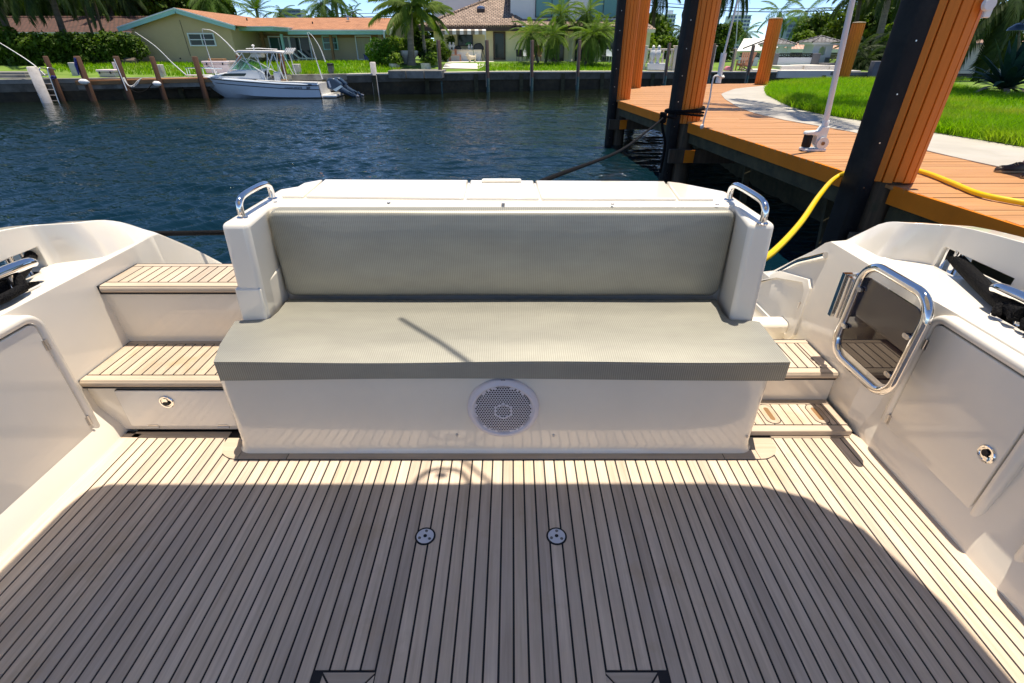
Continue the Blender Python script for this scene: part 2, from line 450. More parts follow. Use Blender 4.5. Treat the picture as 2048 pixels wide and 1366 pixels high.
# ------------------------------------------------------------------ mesh building
class MB:
    def __init__(s):
        s.v, s.f = [], []
    def add(s, verts, faces):
        o = len(s.v)
        s.v += [tuple(p) for p in verts]
        s.f += [tuple(i + o for i in q) for q in faces]
        return s
    def box(s, x0, x1, y0, y1, z0, z1):
        return s.add([(x0, y0, z0), (x1, y0, z0), (x1, y1, z0), (x0, y1, z0), (x0, y0, z1), (x1, y0, z1), (x1, y1, z1), (x0, y1, z1)],
                     [(3, 2, 1, 0), (4, 5, 6, 7), (0, 1, 5, 4), (1, 2, 6, 5), (2, 3, 7, 6), (3, 0, 4, 7)])
    def obox(s, c, ax, ay, az):
        """box from centre and three half-axis vectors"""
        c, ax, ay, az = Vector(c), Vector(ax), Vector(ay), Vector(az)
        p = [c + ax * i + ay * j + az * k for k in (-1, 1) for (i, j) in ((-1, -1), (1, -1), (1, 1), (-1, 1))]
        return s.add(p, [(3, 2, 1, 0), (4, 5, 6, 7), (0, 1, 5, 4), (1, 2, 6, 5), (2, 3, 7, 6), (3, 0, 4, 7)])
    def bar(s, a, b, w, h=None, up=(0, 0, 1)):
        a, b = Vector(a), Vector(b)
        h = h or w
        d = (b - a)
        L = d.length
        d.normalize()
        u = Vector(up)
        if abs(d.dot(u)) > .95:
            u = Vector((0, 1, 0))
        r = d.cross(u).normalized()
        u = r.cross(d).normalized()
        return s.obox((a + b) / 2, d * L / 2, r * w / 2, u * h / 2)
    def prism(s, poly, z0, z1, axis='z'):
        """extrude a 2D polygon; axis z: (x,y); x: (y,z); y: (x,z)"""
        def mp(p, t):
            return {'z': (p[0], p[1], t), 'x': (t, p[0], p[1]), 'y': (p[0], t, p[1])}[axis]
        n = len(poly)
        area = sum(poly[i][0] * poly[(i + 1) % n][1] - poly[(i + 1) % n][0] * poly[i][1] for i in range(n))
        pl = list(poly) if (area > 0) else list(poly)[::-1]
        if axis == 'y':
            pl = pl[::-1]
        return s.add([mp(p, z0) for p in pl] + [mp(p, z1) for p in pl],
                     [tuple(range(n))[::-1], tuple(range(n, 2 * n))] + [(i, (i + 1) % n, (i + 1) % n + n, i + n) for i in range(n)])
    def ring(s, outer, inner, t0, t1, axis='x'):
        def mp(p, t):
            return {'z': (p[0], p[1], t), 'x': (t, p[0], p[1]), 'y': (p[0], t, p[1])}[axis]
        n = len(outer)
        V = [mp(p, t0) for p in outer] + [mp(p, t0) for p in inner] + [mp(p, t1) for p in outer] + [mp(p, t1) for p in inner]
        F = []
        for i in range(n):
            j = (i + 1) % n
            F += [(i, j, n + j, n + i), (2 * n + i, 3 * n + i, 3 * n + j, 2 * n + j), (i, 2 * n + i, 2 * n + j, j), (n + i, n + j, 3 * n + j, 3 * n + i)]
        return s.add(V, F)
    def tube(s, pts, r, seg=10, closed=False, cap=True, rs=None):
        pts = [Vector(p) for p in pts]
        n = len(pts)
        rings = []
        prev = None
        for i, p in enumerate(pts):
            a = pts[(i - 1) % n] if (closed or i > 0) else p
            b = pts[(i + 1) % n] if (closed or i < n - 1) else p
            d = (b - a)
            if d.length < 1e-9:
                d = Vector((0, 0, 1))
            d.normalize()
            if prev is None:
                u = Vector((0, 0, 1)) if abs(d.z) < .9 else Vector((1, 0, 0))
                u = (u - d * u.dot(d)).normalized()
            else:
                u = (prev - d * prev.dot(d))
                u = u.normalized() if u.length > 1e-6 else Vector((1, 0, 0))
            prev = u
            w = d.cross(u)
            rr = rs[i] if rs else r
            rings.append([p + (u * math.cos(t) + w * math.sin(t)) * rr for t in [2 * math.pi * k / seg for k in range(seg)]])
        V = [q for rg in rings for q in rg]
        F = []
        m = n if closed else n - 1
        for i in range(m):
            for k in range(seg):
                a0, a1 = i * seg + k, i * seg + (k + 1) % seg
                b0, b1 = ((i + 1) % n) * seg + k, ((i + 1) % n) * seg + (k + 1) % seg
                F.append((a0, a1, b1, b0))
        if cap and not closed:
            F.append(tuple(range(seg))[::-1])
            F.append(tuple(range((n - 1) * seg, n * seg)))
        return s.add(V, F)
    def lathe(s, prof, seg=16, c=(0, 0, 0), axis='z', cap=True):
        V, F = [], []
        for (r, h) in prof:
            for k in range(seg):
                t = 2 * math.pi * k / seg
                a, b = r * math.cos(t), r * math.sin(t)
                p = {'z': (a, b, h), 'y': (a, h, b), 'x': (h, a, b)}[axis]
                V.append((p[0] + c[0], p[1] + c[1], p[2] + c[2]))
        for i in range(len(prof) - 1):
            for k in range(seg):
                q = (i * seg + k, i * seg + (k + 1) % seg, (i + 1) * seg + (k + 1) % seg, (i + 1) * seg + k)
                F.append(q if axis != 'y' else q[::-1])
        if cap:
            F.append(tuple(range(seg))[::-1])
            F.append(tuple(range((len(prof) - 1) * seg, len(prof) * seg)))
        return s.add(V, F)
    def grid(s, rows, closed=False):
        n = len(rows[0])
        V = [p for r in rows for p in r]
        F = []
        for i in range(len(rows) - 1):
            for j in range(n if closed else n - 1):
                F.append((i * n + j, i * n + (j + 1) % n, (i + 1) * n + (j + 1) % n, (i + 1) * n + j))
        return s.add(V, F)
    def mesh(s, name, mat, smooth=None):
        me = bpy.data.meshes.new(name)
        me.from_pydata(s.v, [], s.f)
        me.update()
        if mat:
            me.materials.append(mat)
        if smooth:
            me.shade_smooth()
            me.set_sharp_from_angle(angle=rad(smooth))
        return me
    def build(s, name, mat, parent=None, bevel=0, seg=2, smooth=None, world=True, fix=False, limit=30):
        if parent is not None and world:
            L = worldloc(parent)
            if L.length > 1e-9:
                s.v = [(p[0] - L.x, p[1] - L.y, p[2] - L.z) for p in s.v]
        if bevel and smooth is None:
            smooth = 40
        me = s.mesh(name, M[mat] if isinstance(mat, str) else mat, smooth)
        if fix:
            bm = bmesh.new(); bm.from_mesh(me)
            bmesh.ops.recalc_face_normals(bm, faces=bm.faces)
            bm.to_mesh(me); bm.free()
            if smooth:
                me.shade_smooth(); me.set_sharp_from_angle(angle=rad(smooth))
        o = bpy.data.objects.new(name, me)
        COL.objects.link(o)
        if parent is not None:
            o.parent = parent
        if bevel:
            b = o.modifiers.new("bevel", 'BEVEL')
            b.width = bevel
            b.segments = seg
            b.limit_method = 'ANGLE'
            b.angle_limit = rad(limit)
        return o
def worldloc(o):
    L = Vector((0, 0, 0))
    while o is not None:
        L += o.location
        o = o.parent
    return L
def thing(name, label, cat, loc=(0, 0, 0), rz=0., group=None):
    o = bpy.data.objects.new(name, None)
    o.empty_display_size = .2
    o.location = loc
    o.rotation_euler = (0, 0, rz)
    COL.objects.link(o)
    o['label'] = label
    o['category'] = cat
    if group:
        o['group'] = group
    return o
def tag(o, label=None, cat=None, group=None, kind=None):
    for k, v in (('label', label), ('category', cat), ('group', group), ('kind', kind)):
        if v:
            o[k] = v
    return o
def child(name, parent, me, loc=(0, 0, 0), rot=(0, 0, 0), scale=(1, 1, 1)):
    o = bpy.data.objects.new(name, me)
    COL.objects.link(o)
    o.parent = parent
    o.location = loc
    o.rotation_euler = rot
    o.scale = scale
    return o
def copy_tree(o, parent=None, loc=None, rz=None, label=None, group=None):
    c = o.copy()
    COL.objects.link(c)
    if parent is not None:
        c.parent = parent
    if loc is not None:
        c.location = loc
    if rz is not None:
        c.rotation_euler = (0, 0, rz)
    if label:
        c['label'] = label
    if group:
        c['group'] = group
    for ch in list(o.children):
        copy_tree(ch, c)
    return c
def rrect(a0, a1, b0, b1, r, n=5):
    """rounded rectangle polygon"""
    P = []
    for (ca, cb, t0) in ((a1 - r, b0 + r, -90), (a1 - r, b1 - r, 0), (a0 + r, b1 - r, 90), (a0 + r, b0 + r, 180)):
        for k in range(n + 1):
            t = rad(t0 + 90 * k / n)
            P.append((ca + r * math.cos(t), cb + r * math.sin(t)))
    return P
def spline(P, n=8):
    P = [Vector(p) for p in P]
    Q = [P[0] * 2 - P[1]] + P + [P[-1] * 2 - P[-2]]
    out = []
    for i in range(1, len(Q) - 2):
        a, b, c, d = Q[i - 1:i + 3]
        for k in range(n):
            t = k / n
            out.append(.5 * ((2 * b) + (c - a) * t + (2 * a - 5 * b + 4 * c - d) * t * t + (3 * b - a - 3 * c + d) * t ** 3))
    out.append(P[-1])
    return out
def lerp_tab(tab, x):
    if x <= tab[0][0]:
        return tab[0][1]
    for (a, va), (b, vb) in zip(tab, tab[1:]):
        if x <= b:
            t = (x - a) / (b - a)
            return va + (vb - va) * t
    return tab[-1][1]
def sstep(a, b, x):
    t = max(0, min(1, (x - a) / (b - a)))
    return t * t * (3 - 2 * t)
def npmesh(name, V, F, mat):
    """fast mesh from numpy arrays, F with constant corner count"""
    me = bpy.data.meshes.new(name)
    V = np.asarray(V, dtype=np.float32)
    F = np.asarray(F, dtype=np.int32)
    k = F.shape[1]
    me.vertices.add(len(V)); me.vertices.foreach_set('co', V.ravel())
    me.loops.add(F.size); me.loops.foreach_set('vertex_index', F.ravel())
    me.polygons.add(len(F))
    me.polygons.foreach_set('loop_start', np.arange(0, F.size, k, dtype=np.int32))
    me.polygons.foreach_set('loop_total', np.full(len(F), k, dtype=np.int32))
    me.update(calc_edges=True)
    me.materials.append(mat)
    return me
# ================================================================== SETTING: water, ground
WZ = -0.9
def wave_height(X, Y):
    """wind ripple and chop: many small directional waves in gusty patches"""
    rg = np.random.default_rng(21)
    Z = np.zeros_like(X)
    left = 1 / (1 + np.exp((X + 3.0 + .25 * (Y - 8) + 1.2 * np.sin(Y * .4)) * 1.1))
    sets = [(16, rad(140), .13, .30, .50, .075, left), (16, rad(92), .16, .30, .55, .060, .25 + .75 * (1 - left)), (10, rad(112), .3, .24, .34, .035, 1.0), (16, rad(85), .45, .55, 1.7, .026, 1.0)]
    for (n, th0, spr, l0, l1, slope, wgt) in sets:
        for i in range(n):
            lam = l0 * (l1 / l0) ** rg.uniform(0, 1)
            k = 2 * np.pi / lam
            th = th0 + rg.normal(0, spr)
            ph = rg.uniform(0, 2 * np.pi)
            ga, gb = rg.uniform(.2, .7), rg.uniform(-.7, .7)
            gust = .5 + .5 * np.sin(X * ga + Y * gb + rg.uniform(0, 6) + 1.3 * np.sin(X * gb * .7 - Y * ga * .6))
            Z += (1.4 * slope / k) * gust * wgt * np.sin(k * (X * np.cos(th) + Y * np.sin(th)) + ph)
    calm = .55 + .45 * np.sin(X * .21 + 1.2 * np.sin(Y * .17) + .6) * np.sin(Y * .26 + .5 * np.sin(X * .13))
    lee = np.clip((31 + .3 * X - Y) / 11, .13, 1)
    return Z * (.30 + 1.2 * calm) * lee
gx, gy = np.meshgrid(np.concatenate([np.linspace(-46, -15, 240), np.linspace(-14.95, 7, 430), np.linspace(7.1, 30, 160)]), np.concatenate([np.linspace(1.2, 13, 270), np.linspace(13.05, 24, 180), np.linspace(24.1, 43, 160)]))
gzz = WZ + wave_height(gx, gy)
edge = np.minimum.reduce([(gx + 46) / 2, (30 - gx) / 2, (gy - 1.2) / 1, (43 - gy) / 2]).clip(0, 1)
gzz = WZ + (gzz - WZ) * edge
nr, nc = gx.shape
Vw = np.stack([gx.ravel(), gy.ravel(), gzz.ravel()], 1)
ii = (np.arange(nr - 1)[:, None] * nc + np.arange(nc - 1)[None, :]).ravel()
Fw = np.stack([ii, ii + 1, ii + nc + 1, ii + nc], 1)
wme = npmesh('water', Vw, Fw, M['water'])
wme.shade_smooth()
wo_ = bpy.data.objects.new('water', wme)
COL.objects.link(wo_)
tag(wo_, 'dark blue rippled canal water behind the cockpit', kind='structure')
wm = MB()
for (a, b_, c, d) in ((-260, -46, -60, 140), (30, 260, -60, 140), (-46, 30, -60, 1.2), (-46, 30, 43, 140)):
    wm.add([(a, c, WZ), (b_, c, WZ), (b_, d, WZ), (a, d, WZ)], [(0, 1, 2, 3)])
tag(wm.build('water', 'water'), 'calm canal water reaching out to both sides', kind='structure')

# ================================================================== THE YACHT (origin: cockpit sole under the camera)
CX = -.085
yacht = thing('motor_yacht', 'cream white motor yacht cockpit with teak sole and bench seat in the foreground', 'yacht')

# ---- hull sides / coamings, one lofted shell per side
ZTOP = [(-1.4, .93), (0, .90), (1.0, .862), (1.5, .838), (1.84, .81), (2.11, .765), (2.2, .74), (2.3, .69), (2.42, .608), (2.6, .48), (2.83, .294), (3.05, .07), (3.2, -.12), (3.3, -.3)]
def ztop(y):
    # smoothed profile
    return sum(lerp_tab(ZTOP, y + d) for d in (-.06, -.03, 0, .03, .06)) / 5
def siderows(s, y):
    zt = ztop(y if s < 0 else y + .13 * sstep(2.0, 2.4, y))
    if s < 0:
        w = [(1.553, -.02), (1.57, .05), (1.625, .13), (1.642, .3), (1.665, .62)]
    else:
        k = sstep(1.58, 1.66, y)
        w = [(1.545, -.02), (1.555 - .03 * k, .05), (1.59 - .07 * k, .13), (1.605 - .075 * k, .3), (1.615 - .02 * k, .62)]
    k = sstep(1.935, 2.04, y)
    e = sstep(2.04, 2.3, y)
    lo = 1.840 - .160 * k - .012 * e
    ti = 1.858 - .128 * k - .0 * e - .03 * sstep(2.4, 3.0, y)
    out = [(h, min(z, zt - .030 + .001 * i)) for i, (h, z) in enumerate(w)]
    zl = min(.625, zt - .022)
    out.append((lo, zl))
    zo = min(.71, zt - .014)
    f = (zo - zl) / max(.02, zt - zl)
    out.append((lo + (ti - lo) * f * .8, zo))
    out.append((ti, zt))
    tw = .082 + .03 * k * (1 - e)
    out.append((ti + tw, zt - .004))
    out.append((ti + tw + .045, zo - .002))
    out.append((ti + tw + .05, zl - .004))
    out.append((ti + tw + .04, WZ - .3))
    return [(CX + s * h, y, z) for h, z in out]
OPEN0, OPEN1 = 1.60, 1.925
ys = sorted(set([-1.4, -.8, -.2, .3, .7, 1.0, 1.2, 1.4, 1.5, OPEN0, 1.66, 1.75, 1.85, OPEN1, 1.935, 1.95, 1.965, 1.98, 1.995, 2.01, 2.025, 2.04, 2.07, 2.1] + [2.13 + .04 * i for i in range(30)]))
for s in (-1, 1):
    R = [siderows(s, y) for y in ys]
    n = len(R[0])
    b = MB()
    V = [p for r in R for p in r]
    F = []
    for i in range(len(R) - 1):
        op = ys[i] >= OPEN0 - 1e-6 and ys[i + 1] <= OPEN1 + 1e-6
        for j in range(n - 1):
            if op and j in (5, 9):
                continue
            q = (i * n + j, i * n + j + 1, (i + 1) * n + j + 1, (i + 1) * n + j)
            F.append(q if s < 0 else q[::-1])
        if op:
            for (a, c) in ((5, 10), (9, 6)):
                q = (i * n + a, i * n + c, (i + 1) * n + c, (i + 1) * n + a)
                F.append(q if s < 0 else q[::-1])
    for yy in (OPEN0, OPEN1):
        i = [k for k, t in enumerate(ys) if abs(t - yy) < 1e-6][0]
        F.append((i * n + 5, i * n + 6, i * n + 9, i * n + 10))
    b.add(V, F)
    o = b.build('hull_side', 'gel', yacht, bevel=.016, seg=3, smooth=50, fix=True, limit=28)
    # bottom/stern closing pieces are hidden from the cockpit

# ---- cockpit sole
sole = MB().box(-1.66, 1.475, -1.4, 1.62, -.06, -.0025).build('teak_deck', 'caulk', yacht)
PITCHW, GAP = .0403, .0062
seam0 = -.0758
def add_plank(x0, x1, y0, yl, yr, parent=sole, z=0., mat='teak', th=.008, name='plank'):
    b = MB()
    b.add([(x0, y0, z - th), (x1, y0, z - th), (x1, yr, z - th), (x0, yl, z - th), (x0, y0, z), (x1, y0, z), (x1, yr, z), (x0, yl, z)],
          [(4, 5, 6, 7), (0, 1, 5, 4), (1, 2, 6, 5), (2, 3, 7, 6), (3, 0, 4, 7)])
    return b.build(name, mat, parent)
BX0, BX1, BYF = -1.19, 1.085, 1.450       # king-plank margin round the bench
MR = .095
def yend(x):
    if x <= BX0 or x >= BX1:
        return 1.572
    if x < BX0 + MR:
        d = BX0 + MR - x
        return BYF + MR - math.sqrt(max(0, MR * MR - d * d))
    if x > BX1 - MR:
        d = x - (BX1 - MR)
        return BYF + MR - math.sqrt(max(0, MR * MR - d * d))
    return BYF
k0 = -int((seam0 + 1.60) / PITCHW)
x = seam0 + k0 * PITCHW
HATCH = [(-.497, -.354), (.240, .383)]
first = True
while x < 1.40:
    x0, x1 = x + GAP / 2, x + PITCHW - GAP / 2
    if first:
        add_plank(-1.648, x - GAP / 2, -1.3, 1.60, 1.60)
        first = False
    ys0 = -1.3
    for (h0, h1) in HATCH:
        if x1 > h0 + .012 and x0 < h1 - .012:
            ys0 = .675
    if x0 < BX0 < x1 or x0 < BX1 < x1:
        add_plank(x0, x1, ys0, yend(x0), yend(x1))
    else:
        add_plank(x0, x1, ys0, yend(x0) - (GAP if BX0 < x0 < BX1 else 0), yend(x1) - (GAP if BX0 < x1 < BX1 else 0))
    x += PITCHW
add_plank(x + GAP / 2, 1.468, -1.3, 1.60, 1.60)
# cross boards at the aft end of the sole, left and right of the bench
for (a, c) in ((-1.60, BX0 - .004), (BX1 + .004, 1.42)):
    MB().box(a, c, 1.576, 1.612, -.008, 0).build('cross_board', 'teakx', sole)
# margin round bench: three straight pieces and two corner pieces
for (a, c) in ((BX0 + MR + .002, -.90), (-.896, .845), (.849, BX1 - MR - .002)):
    MB().box(a, c, BYF, 1.5, -.008, .0008).build('margin_board', 'teakx', sole)
for sx, cx in ((-1, BX0 + MR), (1, BX1 - MR)):
    cy = BYF + MR
    poly = [(cx + sx * MR * math.sin(t), cy - MR * math.cos(t)) for t in [rad(a) for a in range(0, 91, 10)]]
    poly += [(cx + sx * MR, 1.572), (cx + sx * .02, 1.572), (cx, 1.5)]
    MB().prism(poly, -.008, .0008).build('margin_corner', 'teakx', sole)
# mitred hatch frames at the near end
for (h0, h1) in HATCH:
    w = .042
    MB().prism([(h0 + .004, .668), (h1 - .004, .668), (h1 - w, .668 - w), (h0 + w, .668 - w)], -.008, .0006).build('hatch_frame', 'teakx', sole)
    MB().prism([(h0 + .004, .661), (h0 + w - .005, .668 - w - .003), (h0 + w - .005, 0), (h0 + .004, 0)], -.008, .0006).build('hatch_frame', 'teak', sole)
    MB().prism([(h1 - .004, .661), (h1 - w + .005, .668 - w - .003), (h1 - w + .005, 0), (h1 - .004, 0)], -.008, .0006).build('hatch_frame', 'teak', sole)
    MB().box(h0 + w, h1 - w, 0, .621, -.008, 0).build('hatch_lid', 'teak', sole)
# deck sockets: black ring, pale disc, three screws and a centre hole
for cx in (-.290, .149):
    MB().lathe([(.0345, 0), (.0345, .0022), (.0285, .0022), (.0285, 0)], 32, (cx, 1.087, 0)).build('socket_gasket', 'caulk', sole)
    MB().lathe([(.0285, 0), (.0285, .0030), (.0278, .0036), (.006, .0036), (.0055, .0012), (.0001, .0012)], 32, (cx, 1.087, 0)).build('deck_socket', 'whitemetal', sole, smooth=30)
    MB().lathe([(.0062, 0), (.0062, .0042)], 12, (cx, 1.087, 0)).build('socket_hole', 'dark', sole)
    b = MB()
    for a in (85, 205, 325):
        px, py = cx + .0195 * math.cos(rad(a)), 1.087 + .0195 * math.sin(rad(a))
        MB().lathe([(.0052, .003), (.0052, .0042), (.0036, .0042), (.0030, .0036)], 10, (px, py, 0)).build('socket_screw', 'slate', sole)

# ---- bench base
b = MB()
def rprism(x0, x1, y0, y1, z0, z1, r, flare=0.):
    P0 = rrect(x0 - flare, x1 + flare, y0 - flare, y1, r + flare, 6)
    P1 = rrect(x0, x1, y0, y1, r, 6)
    n = len(P0)
    rows = [[(p[0], p[1], z0) for p in P0], [(p[0], p[1], z0 + .012) for p in rrect(x0 - flare * .4, x1 + flare * .4, y0 - flare * .4, y1, r + flare * .4, 6)],
            [(p[0], p[1], z0 + .04) for p in P1], [(p[0], p[1], z1) for p in P1]]
    m = MB().grid(rows, closed=True)
    m.f.append(tuple(range(3 * n, 4 * n)))
    return m
base = rprism(-1.10, .965, 1.494, 2.2, 0.001, .362, .045, .014).build('bench_base', 'gel2', yacht, bevel=.004, seg=2, smooth=40, fix=True)
for px, pz in ((-.218, .087), (.165, .084), (.934, .079)):
    MB().lathe([(.0062, 0), (.0062, -.003), (.003, -.004), (.001, -.002)], 12, (px, 1.494, pz), 'y').build('screw', 'steeld', base)
# ---- transom shell with side wings
poly = [(-1.088, 1.80), (-.985, 1.80), (-1.014, 2.065), (.930, 2.065), (.885, 1.80), (.985, 1.80), (.985, 2.29), (.84, 2.45), (-.92, 2.49), (-1.088, 2.33)]
tb = MB().prism(poly, .20, .845)
tb.v = [(x * (1 + (.845 - z) * .045), y, z) for (x, y, z) in tb.v]
trans = tb.build('transom_shell', 'gel', yacht, bevel=.022, seg=4, smooth=60)
# moulding step low on the left wing
lb = MB().prism([(-1.094, 1.794), (-.990, 1.794), (-1.003, 2.05), (-1.02, 2.06), (-1.094, 2.0)], .36, .583)
lb.v = [(x * (1 + (.845 - z) * .045), y, z) for (x, y, z) in lb.v]
lb.build('wing_moulding', 'gel', yacht, bevel=.012, seg=3, smooth=60)
# transom lids
def lid(poly, name='hatch_lid'):
    return MB().prism(poly, .843, .857).build(name, 'gel', trans, bevel=.006, seg=3, smooth=60)
lid([(-.895, 2.16), (-.207, 2.13), (-.213, 2.462), (-.915, 2.476)])
lid([(.127, 2.125), (.70, 2.115), (.735, 2.436), (.113, 2.452)])
lid([(-.196, 2.13), (.116, 2.125), (.104, 2.452), (-.203, 2.461)])
MB().box(-.145, .045, 2.40, 2.43, .856, .872).build('lid_grip', 'gel', trans, bevel=.008, seg=3)
lid([(.712, 2.115), (.86, 2.115), (.86, 2.33), (.80, 2.40), (.745, 2.432)])
lid([(-1.0, 2.16), (-.905, 2.16), (-.925, 2.474), (-.99, 2.40)])
for px in (-1.001, -.519, -.037, .42, .853):
    MB().lathe([(.008, .845), (.008, .8475), (.004, .8485), (.001, .847)], 12, (px, 2.095 - .022 * (px + 1) , 0)).build('screw', 'steeld', trans)
# grab rails
for gx, y0, y1 in ((-1.035, 1.872, 2.15), (.930, 1.80, 2.13)):
    P = spline([(gx, y0, .842), (gx, y0, .885), (gx, y0 + .012, .905), (gx, y0 + .05, .918), (gx, (y0 + y1) / 2, .921), (gx, y1 - .05, .918), (gx, y1 - .012, .905), (gx, y1, .885), (gx, y1, .842)], 5)
    rb = MB().tube(P, .0125, 12)
    for yy in (y0, y1):
        rb.lathe([(.021, .843), (.021, .848), (.014, .853)], 16, (gx, yy, 0))
    rb.build('grab_rail', 'steel', yacht, smooth=50)

# ---- speaker
SPX, SPZ, SPY = -.033, .224, 1.494
spk = MB().lathe([(.137, 0), (.137, -.010), (.130, -.019), (.118, -.023), (.113, -.021), (.108, -.014), (.108, 0)], 64, (SPX, SPY, SPZ), 'y', cap=False).build('speaker', 'whiteplastic', yacht, smooth=40)
MB().lathe([(.1095, -.004), (.1095, -.006)], 48, (SPX, SPY, SPZ), 'y').build('speaker_cone', 'dark', spk)
gb = MB()
p = .0098
hr = p / math.sqrt(3)
for iy in range(-13, 14):
    for ix in range(-13, 14):
        cx = (ix + .5 * (iy % 2)) * p
        cz = iy * p * math.sqrt(3) / 2
        d = math.hypot(cx, cz)
        if d > .110:
            continue
        solid = d > .1045 or abs(d - .031) < .0032
        V, F = [], []
        yy = -.0185 - .004 * (1 - (d / .11) ** 2)
        for k in range(6):
            t = rad(60 * k + 30)
            V.append((SPX + cx + hr * 1.02 * math.cos(t), SPY + yy, SPZ + cz + hr * 1.02 * math.sin(t)))
        if solid:
            F.append(tuple(range(6)))
        else:
            for k in range(6):
                t = rad(60 * k + 30)
                V.append((SPX + cx + hr * .70 * math.cos(t), SPY + yy, SPZ + cz + hr * .70 * math.sin(t)))
            F += [(k, (k + 1) % 6, 6 + (k + 1) % 6, 6 + k) for k in range(6)]
        gb.add(V, F)
g = gb.build('speaker_grille', 'whiteplastic', spk)
MB().lathe([(.034, -.0225), (.034, -.0255), (.029, -.0255), (.029, -.0225)], 32, (SPX, SPY, SPZ), 'y', cap=False).build('grille_ring', 'whiteplastic', spk)
MB().box(SPX - .008, SPX + .008, SPY - .013, SPY - .010, SPZ + .128, SPZ + .136).build('catch', 'dark', spk)
MB().box(SPX - .016, SPX + .016, SPY - .0232, SPY - .0225, SPZ + .1105, SPZ + .1135).build('badge', 'steeld', spk)

# ---- locker latch (flush ring with thumb lever)
def latch(parent, c, axis, s):
    """axis: outward direction 'x' or '-y'"""
    prof = [(.030, 0), (.030, .003), (.027, .006), (.022, .0055), (.020, .003), (.0001, .002)]
    o1 = MB(); o2 = MB(); o3 = MB()
    if axis == 'y':
        o1.lathe([(r, -h) for r, h in prof], 28, c, 'y')
        o2.prism([(c[0] + .015 * math.cos(t) , c[2] - .005 + .009 * math.sin(t)) for t in [rad(20 * k) for k in range(18)]], c[1] - .0045, c[1] - .0085, 'y')
        o3.prism([(c[0] - .007, c[2] + .019), (c[0] + .007, c[2] + .019), (c[0] + .008, c[2] + .004), (c[0] - .008, c[2] + .004)], c[1] - .0042, c[1] - .0080, 'y')
    else:
        o1.lathe([(r, -s * h) for r, h in prof], 28, c, 'x')
        o2.prism([(c[1] + .010 * math.cos(t) + .003, c[2] + .004 + .012 * math.sin(t)) for t in [rad(20 * k) for k in range(18)]], c[0] - s * .0045, c[0] - s * .0085, 'x')
        o3.prism([(c[1] - .016, c[2] - .016), (c[1] - .004, c[2] - .020), (c[1] + .001, c[2] - .006), (c[1] - .012, c[2] - .004)], c[0] - s * .0042, c[0] - s * .0080, 'x')
    o1.build('latch', 'steel', parent, smooth=40, fix=True)
    o2.build('latch_recess', 'dark', parent, fix=True)
    o3.build('latch_lever', 'steel', parent, fix=True)

# ---- side locker doors with raised rims
def locker(s, X, y0, y1, z0, z1, latchpos=None):
    rim = .040
    back = X + s * .06
    outer = rrect(y0 - rim, y1 + rim, z0 - rim, z1 + rim, .075, 8)
    inner = rrect(y0 - .003, y1 + .003, z0 - .003, z1 + .003, .028, 8)
    fr = MB().ring(outer, inner, X - s * .004, back + s * .03).build('door_rim', 'gel', yacht, bevel=.017, seg=5, smooth=60, fix=True)
    MB().prism(rrect(y0 - .006, y1 + .006, z0 - .006, z1 + .006, .03, 6), X + s * .014, X + s * .02, 'x').build('door_gap', 'dark', fr, fix=True)
    d = MB().prism(rrect(y0, y1, z0, z1, .026, 8), X, X + s * .014, 'x').build('locker_door', 'gel', yacht, bevel=.003, seg=2, fix=True, smooth=40)
    for hz in (z0 + (z1 - z0) * .17, z0 + (z1 - z0) * .83):
        hb = MB().tube([(X - s * .003, y1 + .002, hz - .021), (X - s * .003, y1 + .002, hz + .021)], .0045, 8)
        hb.box(min(X - s * .002, X), max(X - s * .002, X), y1 - .009, y1 + .001, hz - .02, hz + .02)
        hb.build('hinge', 'steeld', d, smooth=40)
    if latchpos:
        latch(d, (X, latchpos[0], latchpos[1]), 'x', s)
locker(-1, -1.68, 1.092, 1.524, .045, .575, (1.168, .32))
locker(1, 1.495, 1.112, 1.528, .05, .572, (1.155, .305))
locker(1, 1.495, .36, .905, .05, .572, (.5, .32))
locker(-1, -1.68, .36, .93, .045, .575, (.5, .32))

# ---- left steps
def tread(x0, x1, y0, y1, z, left_border=True, right_border=True, pitch=.0425, mat='teaks', thick=.034):
    t = MB().box(x0 - .03, x1, y0 + .006, y1 + .004, z - thick - .005, z - .0018).build('step_tread', 'caulk', yacht)
    MB().prism([(y0 + .042, z), (y0 + .042, z - thick), (y0 + .010, z - thick), (y0 + .002, z - thick + .008), (y0, z - thick * .5), (y0 + .003, z - .006), (y0 + .010, z)], x0 + .010, x1, 'x').build('nosing', 'teakx', t, smooth=50, fix=True)
    MB().box(x0 + .010, x1, y1 - .032, y1 - .006, z - .008, z).build('back_board', 'teakx', t)
    xa = x0 + .011
    GAP = .0062
    if left_border:
        add_plank(xa, xa + .046, y0 + .048, y1 - .037, y1 - .037, t, z, mat)
        xa += .046 + GAP
    xb = x1
    if right_border:
        add_plank(x1 - .052, x1 - .006, y0 + .046, y1 - .036, y1 - .036, t, z, mat)
        xb = x1 - .052 - GAP
    while xa < xb - .01:
        w = min(pitch - GAP, xb - xa)
        add_plank(xa, xa + w, y0 + .048, y1 - .037, y1 - .037, t, z, mat)
        xa += pitch
    return t
tread(-1.728, -1.10, 1.600, 1.925, .27, True, False)
tread(-1.742, -1.085, 1.893, 2.15, .548, True, False)
# riser between the treads, and the wall behind the upper tread down to the platform
MB().box(-1.79, -1.08, 1.915, 2.13, .2, .516).build('step_riser', 'gel2', yacht, bevel=.004)
